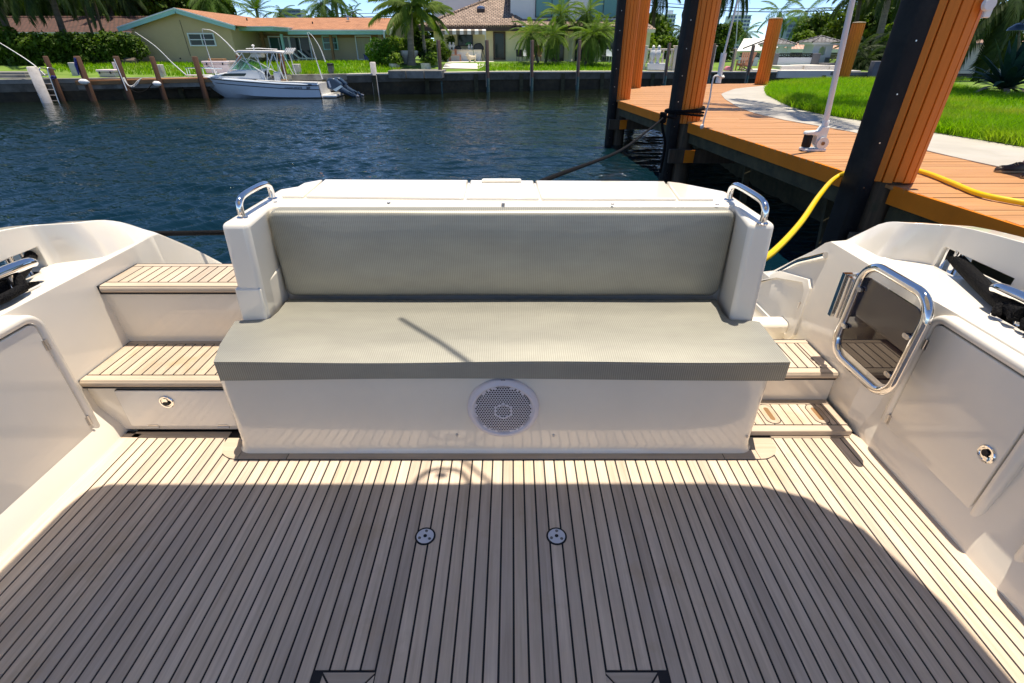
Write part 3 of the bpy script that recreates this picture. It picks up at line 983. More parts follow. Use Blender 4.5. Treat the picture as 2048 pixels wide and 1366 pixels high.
# locker front below the lower tread
fr = MB().box(-1.72, -1.08, 1.617, 1.9, .006, .237).build('locker_front', 'gel2', yacht, bevel=.006)
MB().box(-1.62, -1.10, 1.64, 1.9, -.02, .008).build('toe_recess', 'dark', yacht)
MB().prism(rrect(-1.606, -1.142, .032, .222, .012, 4), 1.6168, 1.612, 'y').build('door_gap', 'dark', fr, fix=True)
hd = MB().prism(rrect(-1.603, -1.145, .035, .219, .011, 4), 1.616, 1.606, 'y').build('locker_door', 'gel', yacht, bevel=.002, fix=True, smooth=40)
for hx in (-1.51, -1.215):
    MB().tube([(hx - .024, 1.605, .032), (hx + .024, 1.605, .032)], .0045, 8).box(hx - .022, hx + .022, 1.6045, 1.607, .033, .044).build('hinge', 'steeld', hd, smooth=40)
latch(hd, (-1.408, 1.606, .165), 'y', 1)

# ---- right steps: low hatch step, then a tread
t = MB().box(1.0, 1.432, 1.592, 1.80, 0.0, .0268).build('low_step', 'caulk', yacht)
MB().box(1.0, 1.425, 1.584, 1.622, .002, .029).build('nosing', 'teakx', t, bevel=.004)
MB().box(1.0, 1.43, 1.768, 1.797, .02, .029).build('back_board', 'teakx', t)
add_plank(1.388, 1.428, 1.626, 1.764, 1.764, t, .029, 'teak')
xa = 1.0
while xa < 1.38:
    add_plank(xa, min(xa + .036, 1.384), 1.626, 1.764, 1.764, t, .029, 'teak')
    xa += .0403
for ox in (1.335, 1.125):
    P = [(ox + (.030 * math.cos(a)), 1.695 + (.033 if math.sin(a) >= 0 else -.033) + .030 * math.sin(a)) for a in [2 * math.pi * k / 28 for k in range(28)]]
    Q = [(ox + (.011 * math.cos(a)), 1.695 + (.033 if math.sin(a) >= 0 else -.033) + .011 * math.sin(a)) for a in [2 * math.pi * k / 28 for k in range(28)]]
    P2 = [(ox + (p_[0] - ox) * 1.10, 1.695 + (p_[1] - 1.695) * 1.05) for p_ in P]
    MB().prism(P2, .022, .0298).build('finger_hole_seam', 'caulk', t)
    h = MB().ring(P, Q, .022, .0308, 'z').build('finger_hole', 'teaks', t, fix=True)
    MB().prism([(ox + (q[0] - ox) * 1.02, 1.695 + (q[1] - 1.695) * 1.01) for q in Q], .020, .0302).build('slot', 'brown', t)
tread(.97, 1.432, 1.785, 2.08, .182, False, True, mat='teak')
MB().box(.97, 1.437, 1.80, 2.07, 0.02, .150).build('step_riser', 'gel2', yacht, bevel=.004)
MB().box(.97, 1.52, 2.06, 2.30, -.3, .07).build('platform_step', 'gel2', yacht, bevel=.01)

# ---- right-hand aft hatch on the hull side
def wallx(y, z):
    r = siderows(1, y)
    for (a, b_) in zip(r, r[1:]):
        if a[2] <= z <= b_[2]:
            t_ = (z - a[2]) / max(1e-6, b_[2] - a[2])
            return a[0] + (b_[0] - a[0]) * t_
    return r[3][0]
def on_wall(poly, off):
    return [(wallx(y, z) - off, y, z) for y, z in poly]
hp = [(2.16, .16), (2.20, .40), (2.24, .43), (2.52, .36), (2.78, .15), (2.80, .10), (2.2, .10)]
def inset(poly, d):
    cy_, cz_ = sum(p[0] for p in poly) / len(poly), sum(p[1] for p in poly) / len(poly)
    return [(cy_ + (p[0] - cy_) * (1 - d / abs(p[0] - cy_ + 1e-4) if abs(p[0] - cy_) > d else .5), cz_ + (p[1] - cz_) * (1 - d / (abs(p[1] - cz_) + 1e-4) if abs(p[1] - cz_) > d else .5)) for p in poly]
A = hp
B = inset(hp, .03)
rowsA = [on_wall(A, -.01), on_wall(A, .016), on_wall(B, .016), on_wall(B, -.004)]
MB().grid(rowsA, closed=True).build('hatch_rim', 'gel', yacht, bevel=.006, seg=3, smooth=60, fix=True)
db = MB(); q = on_wall(B, .004); db.add(q, [tuple(range(len(q)))])
ha = db.build('side_hatch', 'gel', yacht, fix=True)
for (hy, hz) in ((2.215, .30), (2.19, .17)):
    MB().tube([(wallx(hy, hz) - .01, hy, hz - .02), (wallx(hy, hz) - .01, hy, hz + .02)], .005, 8).build('hinge', 'steeld', ha)
# stainless rail along the falling edge
P = []
for yy in (2.36, 2.37, 2.45, 2.55, 2.65, 2.75, 2.9):
    P.append((1.488, yy - .14, lerp_tab([(2.36, .562), (2.56, .4475), (2.815, .2375), (3.0, .06)], yy)))
MB().tube(spline(P, 4), .016, 12).build('stern_rail', 'steel', yacht, smooth=50)

# ---- gate folded against the right side
gate = MB()
GX = 1.40
P = rrect(1.478, 1.838, .272, .682, .085, 8)
gate.tube([(GX + (p[1] - .27) * .02, p[0], p[1]) for p in P], .0175, 16, closed=True)
gate = gate.build('gate_frame', 'steel', yacht, smooth=60)
gp = rrect(1.497, 1.822, .312, .632, .035, 5)
MB().prism(gp, GX + .001, GX + .007, 'x').build('gate_pane', 'tint', gate, fix=True)
for (cy_, cz_, dy) in ((1.808, .575, 1), (1.812, .405, 1), (1.507, .53, -1), (1.510, .365, -1)):
    cb = MB().prism(rrect(cy_ - .016, cy_ + .016, cz_ - .009, cz_ + .009, .008, 4), GX - .012, GX - .002, 'x')
    cb.lathe([(.005, GX - .0135), (.005, GX - .011)], 10, (0, cy_ - dy * .006, cz_), 'x')
    cb.build('pane_clamp', 'steeld', gate, fix=True)
hb = MB().tube([(GX + .02, 1.905, .40), (GX + .02, 1.905, .585)], .017, 14).tube([(GX + .02, 1.872, .405), (GX + .02, 1.872, .57)], .012, 14)
hb.box(GX + .0, GX + .12, 1.925, 1.945, .39, .59)
hb.tube([(GX + .02, 1.84, .60), (GX + .02, 1.875, .60)], .008, 10).lathe([(.016, .598), (.016, .61), (.008, .616)], 12, (GX + .025, 1.872, 0))
hb.build('gate_hinge', 'steel', yacht, smooth=50)

# ---- mooring cleats on the side ledges
def cleat(cx, cy, cz, L, s):
    b = MB()
    b.prism([(cx + .034 * math.cos(a) * (1 if True else 0), cy + (L * .40 if math.sin(a) > 0 else -L * .40) + .034 * math.sin(a)) for a in [2 * math.pi * k / 24 for k in range(24)]], cz, cz + .008)
    for yy in (cy - L * .22, cy + L * .22):
        b.tube([(cx, yy, cz), (cx, yy, cz + .05), (cx, yy, cz + .075)], .016, 12, rs=[.022, .015, .017])
    b.tube(spline([(cx, cy - L * .62, cz + .072), (cx, cy - L * .5, cz + .082), (cx, cy, cz + .085), (cx, cy + L * .5, cz + .082), (cx, cy + L * .62, cz + .072)], 4), .02, 14,
           rs=[.011 + .011 * math.sin(math.pi * (.1 + .8 * k / 16)) for k in range(17)])
    b.build('mooring_cleat', 'steel', yacht, smooth=50)
cleat(1.655, 1.33, .624, .36, 1)
cleat(-1.835, 1.60, .624, .30, -1)
# fairlead posts standing in the openings
for s, yy in ((-1, 1.80), (1, 1.86)):
    X = CX + s * 1.86
    fb = MB().tube([(X, yy, .62), (X, yy, .715)], .016, 12)
    fb.box(X - .03, X + .05, yy - .05, yy + .05, .618, .632)
    fb.tube([(X, yy + .055, .62), (X, yy + .055, .715)], .007, 10)
    fb.build('fairlead', 'steel', yacht, smooth=50, bevel=0)

# ---- stern below the bench, bathing platform, topsides aft
MB().box(-1.72, 1.55, 2.24, 2.34, -.9, .18).build('stern_wall', 'gel', yacht, bevel=.02)
MB().box(-1.70, 1.53, 2.34, 3.25, -.42, -.30).build('swim_platform', 'gel', yacht, bevel=.03, seg=3)
# ---- flybridge overhang above the cockpit, and the cabin behind the camera (they shade the sole)
RZ = 2.12
offx, offy = math.cos(SUN_EL) / math.sin(SUN_EL) * math.sin(SUN_AZ) * RZ, math.cos(SUN_EL) / math.sin(SUN_EL) * math.cos(SUN_AZ) * RZ
RY = 1.325 + offy
XL, XR = -1.585 + offx, 1.255 + offx
poly = [(XL - .05, -.55), (XR + .06, -.55), (XR + .06, .35 + offy), (XR + .02, .85 + offy), (XR - .06, 1.12 + offy), (XR - .18, RY - .07), (XR - .32, RY - .015), (XR - .5, RY), (XL + .08, RY - .005), (XL + .02, RY - .03), (XL, RY - .12)]
roof = MB().prism(poly, RZ, RZ + .09).build('flybridge_overhang', 'gel', yacht, bevel=.02, seg=3)
HZ = RZ + .9
hx, hy = offx * HZ / RZ, offy * HZ / RZ
lb = MB().tube(spline([(-.37 + hx, 1.30 + hy, HZ), (-.35 + hx, 1.355 + hy, HZ), (-.30 + hx, 1.392 + hy, HZ), (-.22 + hx, 1.39 + hy, HZ), (-.18 + hx, 1.36 + hy, HZ), (-.15 + hx, 1.30 + hy, HZ)], 5), .010, 8)
lb.box(-.29 + hx, -.25 + hx, 1.35 + hy, 1.375 + hy, HZ - .03, HZ + .03)
for px_ in (-.37, -.15):
    lb.tube([(px_ + hx, 1.30 + hy, HZ), (px_ + hx * .9, 1.0 + hy, RZ + .08)], .010, 6)
lb.build('roof_light_bracket', 'steel', yacht)
AZ = RZ + 1.5
def up_(x_, y_, z_):
    return (x_ + offx * (z_ - .44) / RZ, y_ + offy * (z_ - .44) / RZ, z_)
MB().tube([up_(-.463, 1.80, AZ), up_(-.20, 1.525, AZ - .06), up_(-.05, 1.37, AZ - .1), (.35, .6, RZ + .08)], .010, 8).build('antenna', 'white', yacht)

# ================================================================== CUSHIONS AND LINES ON THE YACHT
def cushion_top(poly, z0, z1, puff, name, bev):
    return MB().prism(poly, z0, z1)
seatpoly = [(-1.066, 1.478), (.998, 1.482), (1.006, 1.60), (1.018, 1.785), (1.0, 1.793), (.905, 1.793), (.893, 1.80), (.890, 1.86), (.915, 2.0), (-1.005, 2.0), (-.99, 1.86), (-.998, 1.80), (-1.01, 1.793), (-1.115, 1.793), (-1.138, 1.785), (-1.105, 1.60)]
seat = thing('seat_cushion', 'long beige grey woven vinyl seat cushion lying on the white bench base', 'cushion', (-.05, 1.7, .364))
pb = bmesh.new()
vs_ = [pb.verts.new((x_, y_, z_)) for z_ in (.364, .442) for (x_, y_) in seatpoly]
n_ = len(seatpoly)
pb.faces.new(vs_[:n_][::-1]); top = pb.faces.new(vs_[n_:])
for i in range(n_):
    pb.faces.new((vs_[i], vs_[(i + 1) % n_], vs_[n_ + (i + 1) % n_], vs_[n_ + i]))
bmesh.ops.bevel(pb, geom=[e for e in pb.edges if e.calc_face_angle(0) > .5 and any(v.co.z > .43 for v in e.verts)], offset=.016, segments=4, profile=.6, affect='EDGES')
bmesh.ops.triangulate(pb, faces=[f for f in pb.faces if len(f.verts) > 4])
for c_ in [x_ * .1 for x_ in range(-10, 10)]:
    bmesh.ops.bisect_plane(pb, geom=pb.verts[:] + pb.edges[:] + pb.faces[:], plane_co=(c_, 0, 0), plane_no=(1, 0, 0))
for c_ in (1.52, 1.56, 1.62, 1.7, 1.78, 1.88, 1.96):
    bmesh.ops.bisect_plane(pb, geom=pb.verts[:] + pb.edges[:] + pb.faces[:], plane_co=(0, c_, 0), plane_no=(0, 1, 0))
def puff(x_, y_):
    e_ = min(1, max(0, (x_ + 1.1) / .2)) * min(1, max(0, (1.01 - x_) / .2)) * min(1, max(0, (y_ - 1.474) / .12)) * min(1, max(0, (2.0 - y_) / .15))
    return .012 * e_ + .0035 * math.sin(x_ * 5.2 + 1.0) * min(1, (2.05 - y_) / .3) - .004
for v in pb.verts:
    if v.co.z > .40:
        v.co.z += puff(v.co.x, v.co.y)
    else:
        v.co.z += .006 * math.sin(v.co.x * 2.6 + 2.2) - .002 if v.co.y < 1.5 else 0
    v.co -= Vector((-.05, 1.7, .364))
me = bpy.data.meshes.new('cushion_cover')
pb.to_mesh(me); pb.free()
me.materials.append(M['fabric']); me.shade_smooth(); me.set_sharp_from_angle(angle=rad(55))
child('cushion_cover', seat, me)
P = [(x_, 1.4805 + .002 * (x_ + 1.06), .4315 + puff(x_, 1.49)) for x_ in np.linspace(-1.056, .990, 40)]
MB().tube(P, .0034, 8).build('piping', 'fabric', seat, smooth=60)
back = thing('back_cushion', 'tall dark grey woven vinyl backrest cushion standing against the transom', 'cushion', (-.05, 2.03, .45))
pb = bmesh.new()
bp = rrect(-1.008, .922, .448, .834, .04, 6)
def bx(x_, z_):   # narrower at the foot
    return x_
v0 = [pb.verts.new((bx(p[0], p[1]), 2.062, p[1])) for p in bp]
v1 = [pb.verts.new((bx(p[0], p[1]), 2.000, p[1])) for p in bp]
n_ = len(bp)
pb.faces.new(v0[::-1]); pb.faces.new(v1)
for i in range(n_):
    pb.faces.new((v0[i], v0[(i + 1) % n_], v1[(i + 1) % n_], v1[i]))
bmesh.ops.recalc_face_normals(pb, faces=pb.faces[:])
bmesh.ops.bevel(pb, geom=[e for e in pb.edges if all(v.co.y < 2.01 for v in e.verts)], offset=.022, segments=5, profile=.55, affect='EDGES')
bmesh.ops.triangulate(pb, faces=[f for f in pb.faces if len(f.verts) > 4])
for c_ in [x_ * .1 for x_ in range(-9, 9)]:
    bmesh.ops.bisect_plane(pb, geom=pb.verts[:] + pb.edges[:] + pb.faces[:], plane_co=(c_, 0, 0), plane_no=(1, 0, 0))
for c_ in (.5, .56, .62, .68, .74):
    bmesh.ops.bisect_plane(pb, geom=pb.verts[:] + pb.edges[:] + pb.faces[:], plane_co=(0, 0, c_), plane_no=(0, 0, 1))
for v in pb.verts:
    if v.co.y < 2.03:
        e_ = min(1, max(0, (v.co.x + 1.0) / .15)) * min(1, max(0, (.915 - v.co.x) / .15)) * min(1, max(0, (v.co.z - .45) / .1)) * min(1, max(0, (.832 - v.co.z) / .1))
        v.co.y += -.012 * e_ + .0025 * math.sin(v.co.x * 7) * math.sin(v.co.z * 9)
    v.co -= Vector((-.05, 2.03, .45))
me = bpy.data.meshes.new('cushion_cover')
pb.to_mesh(me); pb.free()
me.materials.append(M['fabricb']); me.shade_smooth(); me.set_sharp_from_angle(angle=rad(55))
child('cushion_cover', back, me)
for dz in (.818, .810):
    MB().tube([(x_, 2.002 + (.0015 if dz < .815 else .006), dz) for x_ in np.linspace(-.965, .875, 24)], .0018, 6).build('stitching', 'fabricb', back, smooth=60)

# ---- mooring lines
K2 = at(1326, 236, 9.75)
A2 = at(1083, 363, 2.62)
dirv = (K2 - A2)
line = spline([A2 - dirv * .06 + Vector((0, 0, -.03)), A2, A2 + dirv * .35 + Vector((0, 0, -.10)), A2 + dirv * .7 + Vector((0, 0, -.06)), K2], 8)
tag(MB().tube(line, .014, 8).build('mooring_line', 'rope', smooth=60), 'long dark mooring line slanting from behind the transom up to the middle piling', 'rope')
P = spline([at(285, 467, 2.66), at(330, 467, 2.66), at(400, 466, 2.66), at(450, 465, 2.66), at(520, 463, 2.66)], 5)
tag(MB().tube(P, .0145, 10).build('stern_line', 'rope', smooth=60), 'black braided rope stretched level between left hull side and bench, over the water', 'rope')
P = spline([(CX - 2.02, 2.02, .52), (CX - 1.93, 1.96, .655), (CX - 1.86, 1.88, .672), (CX - 1.80, 1.74, .655), (CX - 1.76, 1.60, .65), (CX - 1.74, 1.45, .65), (CX - 1.76, 1.38, .665)], 6)
b = MB().tube(P, .021, 10)
b.tube(spline([(CX - 1.71, 1.66, .648), (CX - 1.75, 1.69, .68), (CX - 1.80, 1.66, .67), (CX - 1.80, 1.55, .66), (CX - 1.73, 1.50, .652), (CX - 1.70, 1.55, .65), (CX - 1.71, 1.66, .648)], 5), .017, 8)
tag(b.build('cleat_line', 'rope', smooth=60), 'thick black braided rope on the left ledge going out through the hull opening', 'rope')
P = spline([(CX + 2.02, 2.04, .55), (CX + 1.95, 1.97, .67), (CX + 1.88, 1.90, .68), (CX + 1.83, 1.74, .665), (CX + 1.78, 1.58, .655), (CX + 1.74, 1.47, .66), (CX + 1.72, 1.40, .67)], 6)
b = MB().tube(P, .026, 10)
for k in range(4):
    zz = .640 + .008 * (k % 2)
    b.tube(spline([(CX + 1.70 + .004 * k, 1.46 - .05 * k, zz), (CX + 1.72, 1.48 - .05 * k, zz + .022), (CX + 1.76, 1.44 - .05 * k, zz + .02), (CX + 1.79, 1.35 - .05 * k, zz), (CX + 1.74, 1.29 - .05 * k, zz), (CX + 1.70, 1.35 - .05 * k, zz)], 5), .014, 8)
tag(b.build('cleat_line', 'rope', smooth=60), 'thick black braided rope wound round the big steel cleat on the right ledge', 'rope')
# ================================================================== RIGHT-HAND DOCK
DZ = .25
EDGE = [(4.15, 1.0), (3.91, 3.69), (3.74, 5.2), (3.27, 10.2), (2.84, 14.45), (2.85, 14.9), (4.2, 19.7), (7.4, 21.8), (12.5, 22.6)]   # canal-side edge of the decking
PATHO = [(7.3, 1.0), (6.6, 3.6), (5.75, 5.05), (5.52, 5.85), (5.47, 6.75), (5.52, 7.6), (5.50, 8.76), (5.15, 10.24), (5.10, 11.5), (5.25, 12.6), (5.75, 14.8), (6.30, 16.6), (7.6, 18.9), (10.0, 21.2), (13, 22.9)]
LAWN = [(8.6, 1.0), (7.3, 5.0), (6.94, 7.08), (6.75, 8.4), (6.52, 9.87), (6.33, 11.1), (6.40, 12.4), (6.80, 13.9), (7.4, 15.9), (8.2, 17.9), (9.4, 20.2), (11.0, 22.0), (13, 23.4)]
def xedge(tab, y):
    return lerp_tab([(q[1], q[0]) for q in tab], y)
dock = thing('timber_dock', 'orange stained timber dock of cross planks along the right bank', 'dock', (4.5, 10, DZ))
random.seed(3)
y = 1.2
PW = .138
while y < 22.3:
    yc = y + PW / 2
    x0 = xedge(EDGE, yc)
    x1 = xedge(PATHO, yc) + .35
    zo = random.uniform(-.003, .002)
    cuts = [x0 - .03, x1]
    if x1 - x0 > 1.2 and random.random() < .35:
        cuts = [x0 - .03, x0 + random.uniform(.5, .8) * (x1 - x0), x1]
    for a, c in zip(cuts, cuts[1:]):
        if c - a < .08:
            continue
        tl = random.uniform(-.0025, .0025)
        b = MB()
        b.add([(a, y, DZ - .035), (c - .004, y, DZ - .035), (c - .004, y + PW - .007, DZ - .035), (a, y + PW - .007, DZ - .035),
               (a, y, DZ + zo), (c - .004, y, DZ + zo + tl), (c - .004, y + PW - .007, DZ + zo + tl), (a, y + PW - .007, DZ + zo)],
              [(4, 5, 6, 7), (0, 1, 5, 4), (1, 2, 6, 5), (2, 3, 7, 6), (3, 0, 4, 7)])
        b.build('plank', 'dockplank', dock)
    y += PW
# fascia boards and weathered stringers below, between the pilings
PILES = [(3.82, 5.22), (3.32, 10.2), (2.97, 14.85)]
def run(y0, y1):
    P = [(xedge(EDGE, t), t) for t in (y0, y1)]
    (xa, ya), (xb, yb) = P
    for (o, z0, z1, th, nm, mt) in ((-.035, DZ - .175, DZ - .002, .04, 'fascia_board', 'fascia'), (.02, DZ - .36, DZ - .176, .08, 'stringer', 'algae')):
        b = MB()
        b.add([(xa + o, ya, z0), (xb + o, yb, z0), (xb + o + th, yb, z0), (xa + o + th, ya, z0), (xa + o, ya, z1), (xb + o, yb, z1), (xb + o + th, yb, z1), (xa + o + th, ya, z1)],
              [(0, 3, 2, 1), (4, 5, 6, 7), (0, 1, 5, 4), (1, 2, 6, 5), (2, 3, 7, 6), (3, 0, 4, 7)])
        b.build(nm, mt, dock, bevel=.004, fix=True)
for (a, c) in ((1.2, 4.95), (5.64, 9.9), (10.55, 14.45)):
    run(a, c)
b = MB()
for (p, q) in zip(EDGE[5:], EDGE[6:]):
    b.bar((p[0], p[1], DZ - .09), (q[0], q[1], DZ - .09), .04, .17)
b.build('fascia_board', 'fascia', dock)
# dark bulkhead under the dock, braces, cross beams with orange ends
b = MB()
pts = [(5.1, 1), (5.0, 4), (4.85, 6), (4.75, 10), (4.9, 14), (5.6, 18), (8.0, 21.4), (13, 22.3)]
b.grid([[(x_, y_, WZ - 1) for x_, y_ in pts], [(x_ , y_, DZ - .05) for x_, y_ in pts]])
tag(b.build('bulkhead', 'algae'), 'dark algae stained bulkhead wall beneath the orange dock', 'bulkhead')
for (px, py) in PILES:
    bb = MB().box(px - .33, px + 1.6, py - .34, py - .25, DZ - .72, DZ - .47)
    bb.build('cross_beam', 'oldwood', dock, bevel=.004)
    MB().box(px - .05, px + .14, py - .355, py - .342, DZ - .71, DZ - .48).build('beam_end', 'fascia', dock, bevel=.004)
for (a, c) in (((4.05, 8.9, DZ - .3), (3.85, 8.2, WZ - .2)), ((4.2, 6.6, DZ - .3), (3.9, 5.9, WZ - .2)), ((4.35, 5.6, DZ - .3), (3.25, 5.35, WZ - .6))):
    MB().bar(a, c, .09, .16).build('brace', 'algae', dock)

# ---- pilings clad in orange slats, with black rubbing strips towards the boat
def piling(x, y, top, zbot, label, R=.235, n=17, pad=True, group='orange slat clad pilings along the dock', below=True):
    t = thing('slatted_piling', label, 'piling', (x, y, zbot), 0, group)
    MB().lathe([(R - .05, zbot - (1.6 if below else .05)), (R - .05, top - .03)], 20, (x, y, 0)).build('pile_core', 'oldwood', t, smooth=60)
    wd = 2 * math.pi * R / n
    for k in range(n):
        a = 2 * math.pi * (k + .5) / n
        if pad and math.cos(a - rad(186)) > .90:
            continue
        c = Vector((x + (R - .018) * math.cos(a), y + (R - .018) * math.sin(a), 0))
        tang = Vector((-math.sin(a), math.cos(a), 0))
        nrm = Vector((math.cos(a), math.sin(a), 0))
        hz = (top - zbot) / 2
        random.seed(k + int(x * 100))
        MB().obox(c + Vector((0, 0, zbot + hz + random.uniform(-.01, .01))), tang * (wd / 2 - .006), nrm * .02, Vector((0, 0, hz))).build('slat', 'orange', t, bevel=.004, seg=1)
    if pad:
        a = rad(186)
        nrm = Vector((math.cos(a), math.sin(a), 0))
        tang = Vector((-math.sin(a), math.cos(a), 0))
        pz0, pz1 = WZ - .25, top + .1
        prof = [(-.14, -.03), (.14, -.03), (.14, .08), (.115, .13), (.055, .15), (-.055, .15), (-.115, .13), (-.14, .08)]
        pl = [(x + (R - .02) * nrm.x + tang.x * u + nrm.x * v, y + (R - .02) * nrm.y + tang.y * u + nrm.y * v) for u, v in prof]
        pd = MB().prism(pl, pz0 if below else zbot, pz1).build('rubbing_strip', 'rubber', t, bevel=.012, seg=2, fix=True)
        sb = MB()
        zz = zbot - .9
        while zz < top:
            for u in (.142,):
                c = Vector((x, y, zz)) + nrm * (R + .05) + tang * u
                sb.obox(c, tang * .003, nrm * .006, Vector((0, 0, .006)))
            zz += .42
        sb.build('strip_bolt', 'steeld', t)['kind'] = 'stuff'
    else:
        MB().lathe([(R - .02, top - .01), (R + .012, top + .012), (R - .02, top + .03), (.02, top + .05)], 20, (x, y, 0)).build('top_cap', 'greypile', t, smooth=40)
    return t
piling(3.82, 5.22, 3.4, DZ + .02, 'large orange slatted piling with black rubbing strip, nearest the boat on the right', R=.255)
piling(3.32, 10.2, 3.6, DZ - .03, 'orange slatted piling with black mooring line knotted round it')
piling(2.97, 14.85, 3.6, DZ - .05, 'orange slatted piling at the dock corner over open water', R=.22)
piling(4.30, 19.5, 3.6, DZ - .02, 'orange slatted piling standing close behind the corner piling', R=.22, pad=False)
p4 = at_z(1522, 169, DZ); p4t = at(1549, 38, p4.y).z
piling(p4.x, p4.y, p4t, DZ, 'short orange slatted piling with a cut off top behind the grey path', R=.235, pad=False, below=False)
p5 = at_z(1683, 163, DZ); p5t = at(1712, 46, p5.y).z
piling(p5.x, p5.y, p5t, DZ, 'short orange slatted piling beyond the lawn behind the white pole', R=.235, pad=False, below=False)
# pulley fitted high on the near piling
pu = thing('white_pulley', 'white plastic pulley block fixed high on the nearest orange piling', 'pulley', (4.1, 4.97, 1.93))
c = at(1978, 8, 4.93)
MB().lathe([(.045, -.02), (.05, -.015), (.038, 0), (.05, .015), (.045, .02)], 20, tuple(c), 'y').build('wheel', 'white', pu, smooth=40)
MB().obox(c + Vector((.035, .03, -.02)), (.03, 0, 0), (0, .02, 0), (0, 0, .075)).build('bracket', 'alum', pu, bevel=.01)

# mooring line turns and knot on the middle piling
kb = MB()
for k in range(4):
    zz = DZ + .20 - .028 * k
    P = []
    for j in range(25):
        a = 2 * math.pi * j / 24
        rr = .275 + .16 * max(0, math.cos(a - rad(186))) ** 3
        P.append((3.32 + rr * math.cos(a), 10.2 + rr * math.sin(a), zz + .03 * math.cos(a * 1 + k)))
    kb.tube(P, .019, 8, closed=False)
kb.tube(spline([(3.02, 10.0, DZ + .14), (2.98, 9.86, DZ + .08), tuple(K2 + Vector((.03, 0, .03)))], 5), .021, 8)
for k in range(5):
    P = [(K2.x + .045 * math.cos(2 * math.pi * j / 12), K2.y + .045 * math.sin(2 * math.pi * j / 12), K2.z - .05 + .03 * k + .015 * math.sin(2 * math.pi * j / 12 + k)) for j in range(13)]
    kb.tube(P, .022, 8)
e0 = at(1320, 345, 9.75)
kb.tube(spline([tuple(K2), (K2.x + .01, K2.y, K2.z - .15), (e0.x + .02, 9.75, (K2.z + e0.z) / 2), tuple(e0)], 6), .024, 8)
tag(kb.build('knotted_rope', 'rope', smooth=60), 'black rope turns and heavy knot round the middle piling with a hanging tail', 'rope')

# ---- path and lawn
pp = MB()
rows = []
for t in np.linspace(1.0, 22.6, 60):
    rows.append([(xedge(PATHO, t), t, DZ - .03), (xedge(PATHO, t), t, DZ + .010), (xedge(PATHO, t) + .02, t, DZ + .014), (xedge(LAWN, t) + .25, t, DZ + .014)])
pp.grid(rows)
tag(pp.build('path', 'concrete', fix=True), 'pale curved concrete footpath between the orange dock and lawn', kind='structure')
lw = MB()
lw.grid([[(xedge(LAWN, t) + .0, t, DZ + .024), (xedge(LAWN, t) + .3, t, DZ + .05), (xedge(LAWN, t) + 8, t, DZ + .09), (xedge(LAWN, t) + 40, t, DZ + .5)] for t in np.linspace(1.0, 23.4, 40)])
tag(lw.build('lawn', 'lawn', fix=True), 'green lawn behind the footpath on the right', kind='structure')

def grass_blades(name, pts, h, w, lean, mat, label):
    """pts: (n,3) base points"""
    n = len(pts)
    rg = np.random.default_rng(5)
    a = rg.uniform(0, 2 * np.pi, n)
    hh = h * rg.uniform(.55, 1.25, n)
    ln = lean * rg.uniform(.1, 1.0, n) * hh
    la = rg.uniform(0, 2 * np.pi, n)
    d = np.stack([np.cos(a), np.sin(a), 0 * a], 1) * (w * rg.uniform(.6, 1.2, n))[:, None]
    l = np.stack([np.cos(la) * ln, np.sin(la) * ln, 0 * a], 1)
    up = np.stack([0 * a, 0 * a, hh], 1)
    p0, p1 = pts - d / 2, pts + d / 2
    m0, m1 = pts + up * .55 + l * .3 - d * .38, pts + up * .55 + l * .3 + d * .38
    tp = pts + up + l
    V = np.concatenate([p0, p1, m1, m0, tp]).astype(np.float32)
    i = np.arange(n)
    T = np.concatenate([np.stack([i, i + n, i + 2 * n], 1), np.stack([i, i + 2 * n, i + 3 * n], 1), np.stack([i + 3 * n, i + 2 * n, i + 4 * n], 1)])
    o = bpy.data.objects.new(name, npmesh(name, V, T, mat))
    COL.objects.link(o)
    tag(o, label, kind='stuff')
    return o
rg = np.random.default_rng(11)
P = []
for (n, y0, y1, wid) in ((60000, 5.5, 12, 3.2), (45000, 12, 23.3, 6.5), (26000, 5.5, 16, 9.0)):
    yy = rg.uniform(y0, y1, n)
    lx_ = np.interp(yy, [q[1] for q in LAWN], [q[0] for q in LAWN])
    u = rg.uniform(0, 1, n) ** 1.2
    xx = lx_ + .01 + u * wid + rg.normal(0, .03, n)
    zz = DZ + .024 + np.clip((xx - lx_) / .3, 0, 1) * .026
    P.append(np.stack([xx - .02, yy, zz], 1))
P = np.concatenate(P)
cl = np.sin(P[:, 0] * 7.1 + np.sin(P[:, 1] * 5.3)) * np.sin(P[:, 1] * 6.7)
P = P[(cl > -.75) | (rg.uniform(0, 1, len(P)) > .6)]
grass_blades('grass', P, .165, .012, 1.25, M['grass'], 'thick green grass of the near lawn behind the footpath')

# ---- mooring whip: cast base, black roller, white pole
wb = thing('mooring_whip', 'white fibreglass mooring whip pole on a hinged cast base at dock edge', 'mooring whip', (4.0, 6.92, DZ))
bx_, by_ = 4.0, 6.92
MB().prism(rrect(bx_ - .16, bx_ + .13, by_ - .08, by_ + .10, .03, 4), DZ + .002, DZ + .032).build('base_plate', 'alum', wb, bevel=.006)
MB().lathe([(.052, DZ + .045), (.056, DZ + .06), (.056, DZ + .19), (.052, DZ + .20)], 20, (bx_ - .115, by_ + .01, 0)).build('roller', 'rubber', wb, smooth=40)
arm = MB().prism([(bx_ - .18, DZ + .20), (bx_ - .17, DZ + .238), (bx_ - .02, DZ + .245), (bx_ + .01, DZ + .30), (bx_ + .10, DZ + .30), (bx_ + .10, DZ + .10), (bx_ + .02, DZ + .035), (bx_ - .03, DZ + .08), (bx_ - .03, DZ + .19)], by_ - .045, by_ + .055, 'y')
arm.build('arm', 'alum', wb, bevel=.012, seg=3)
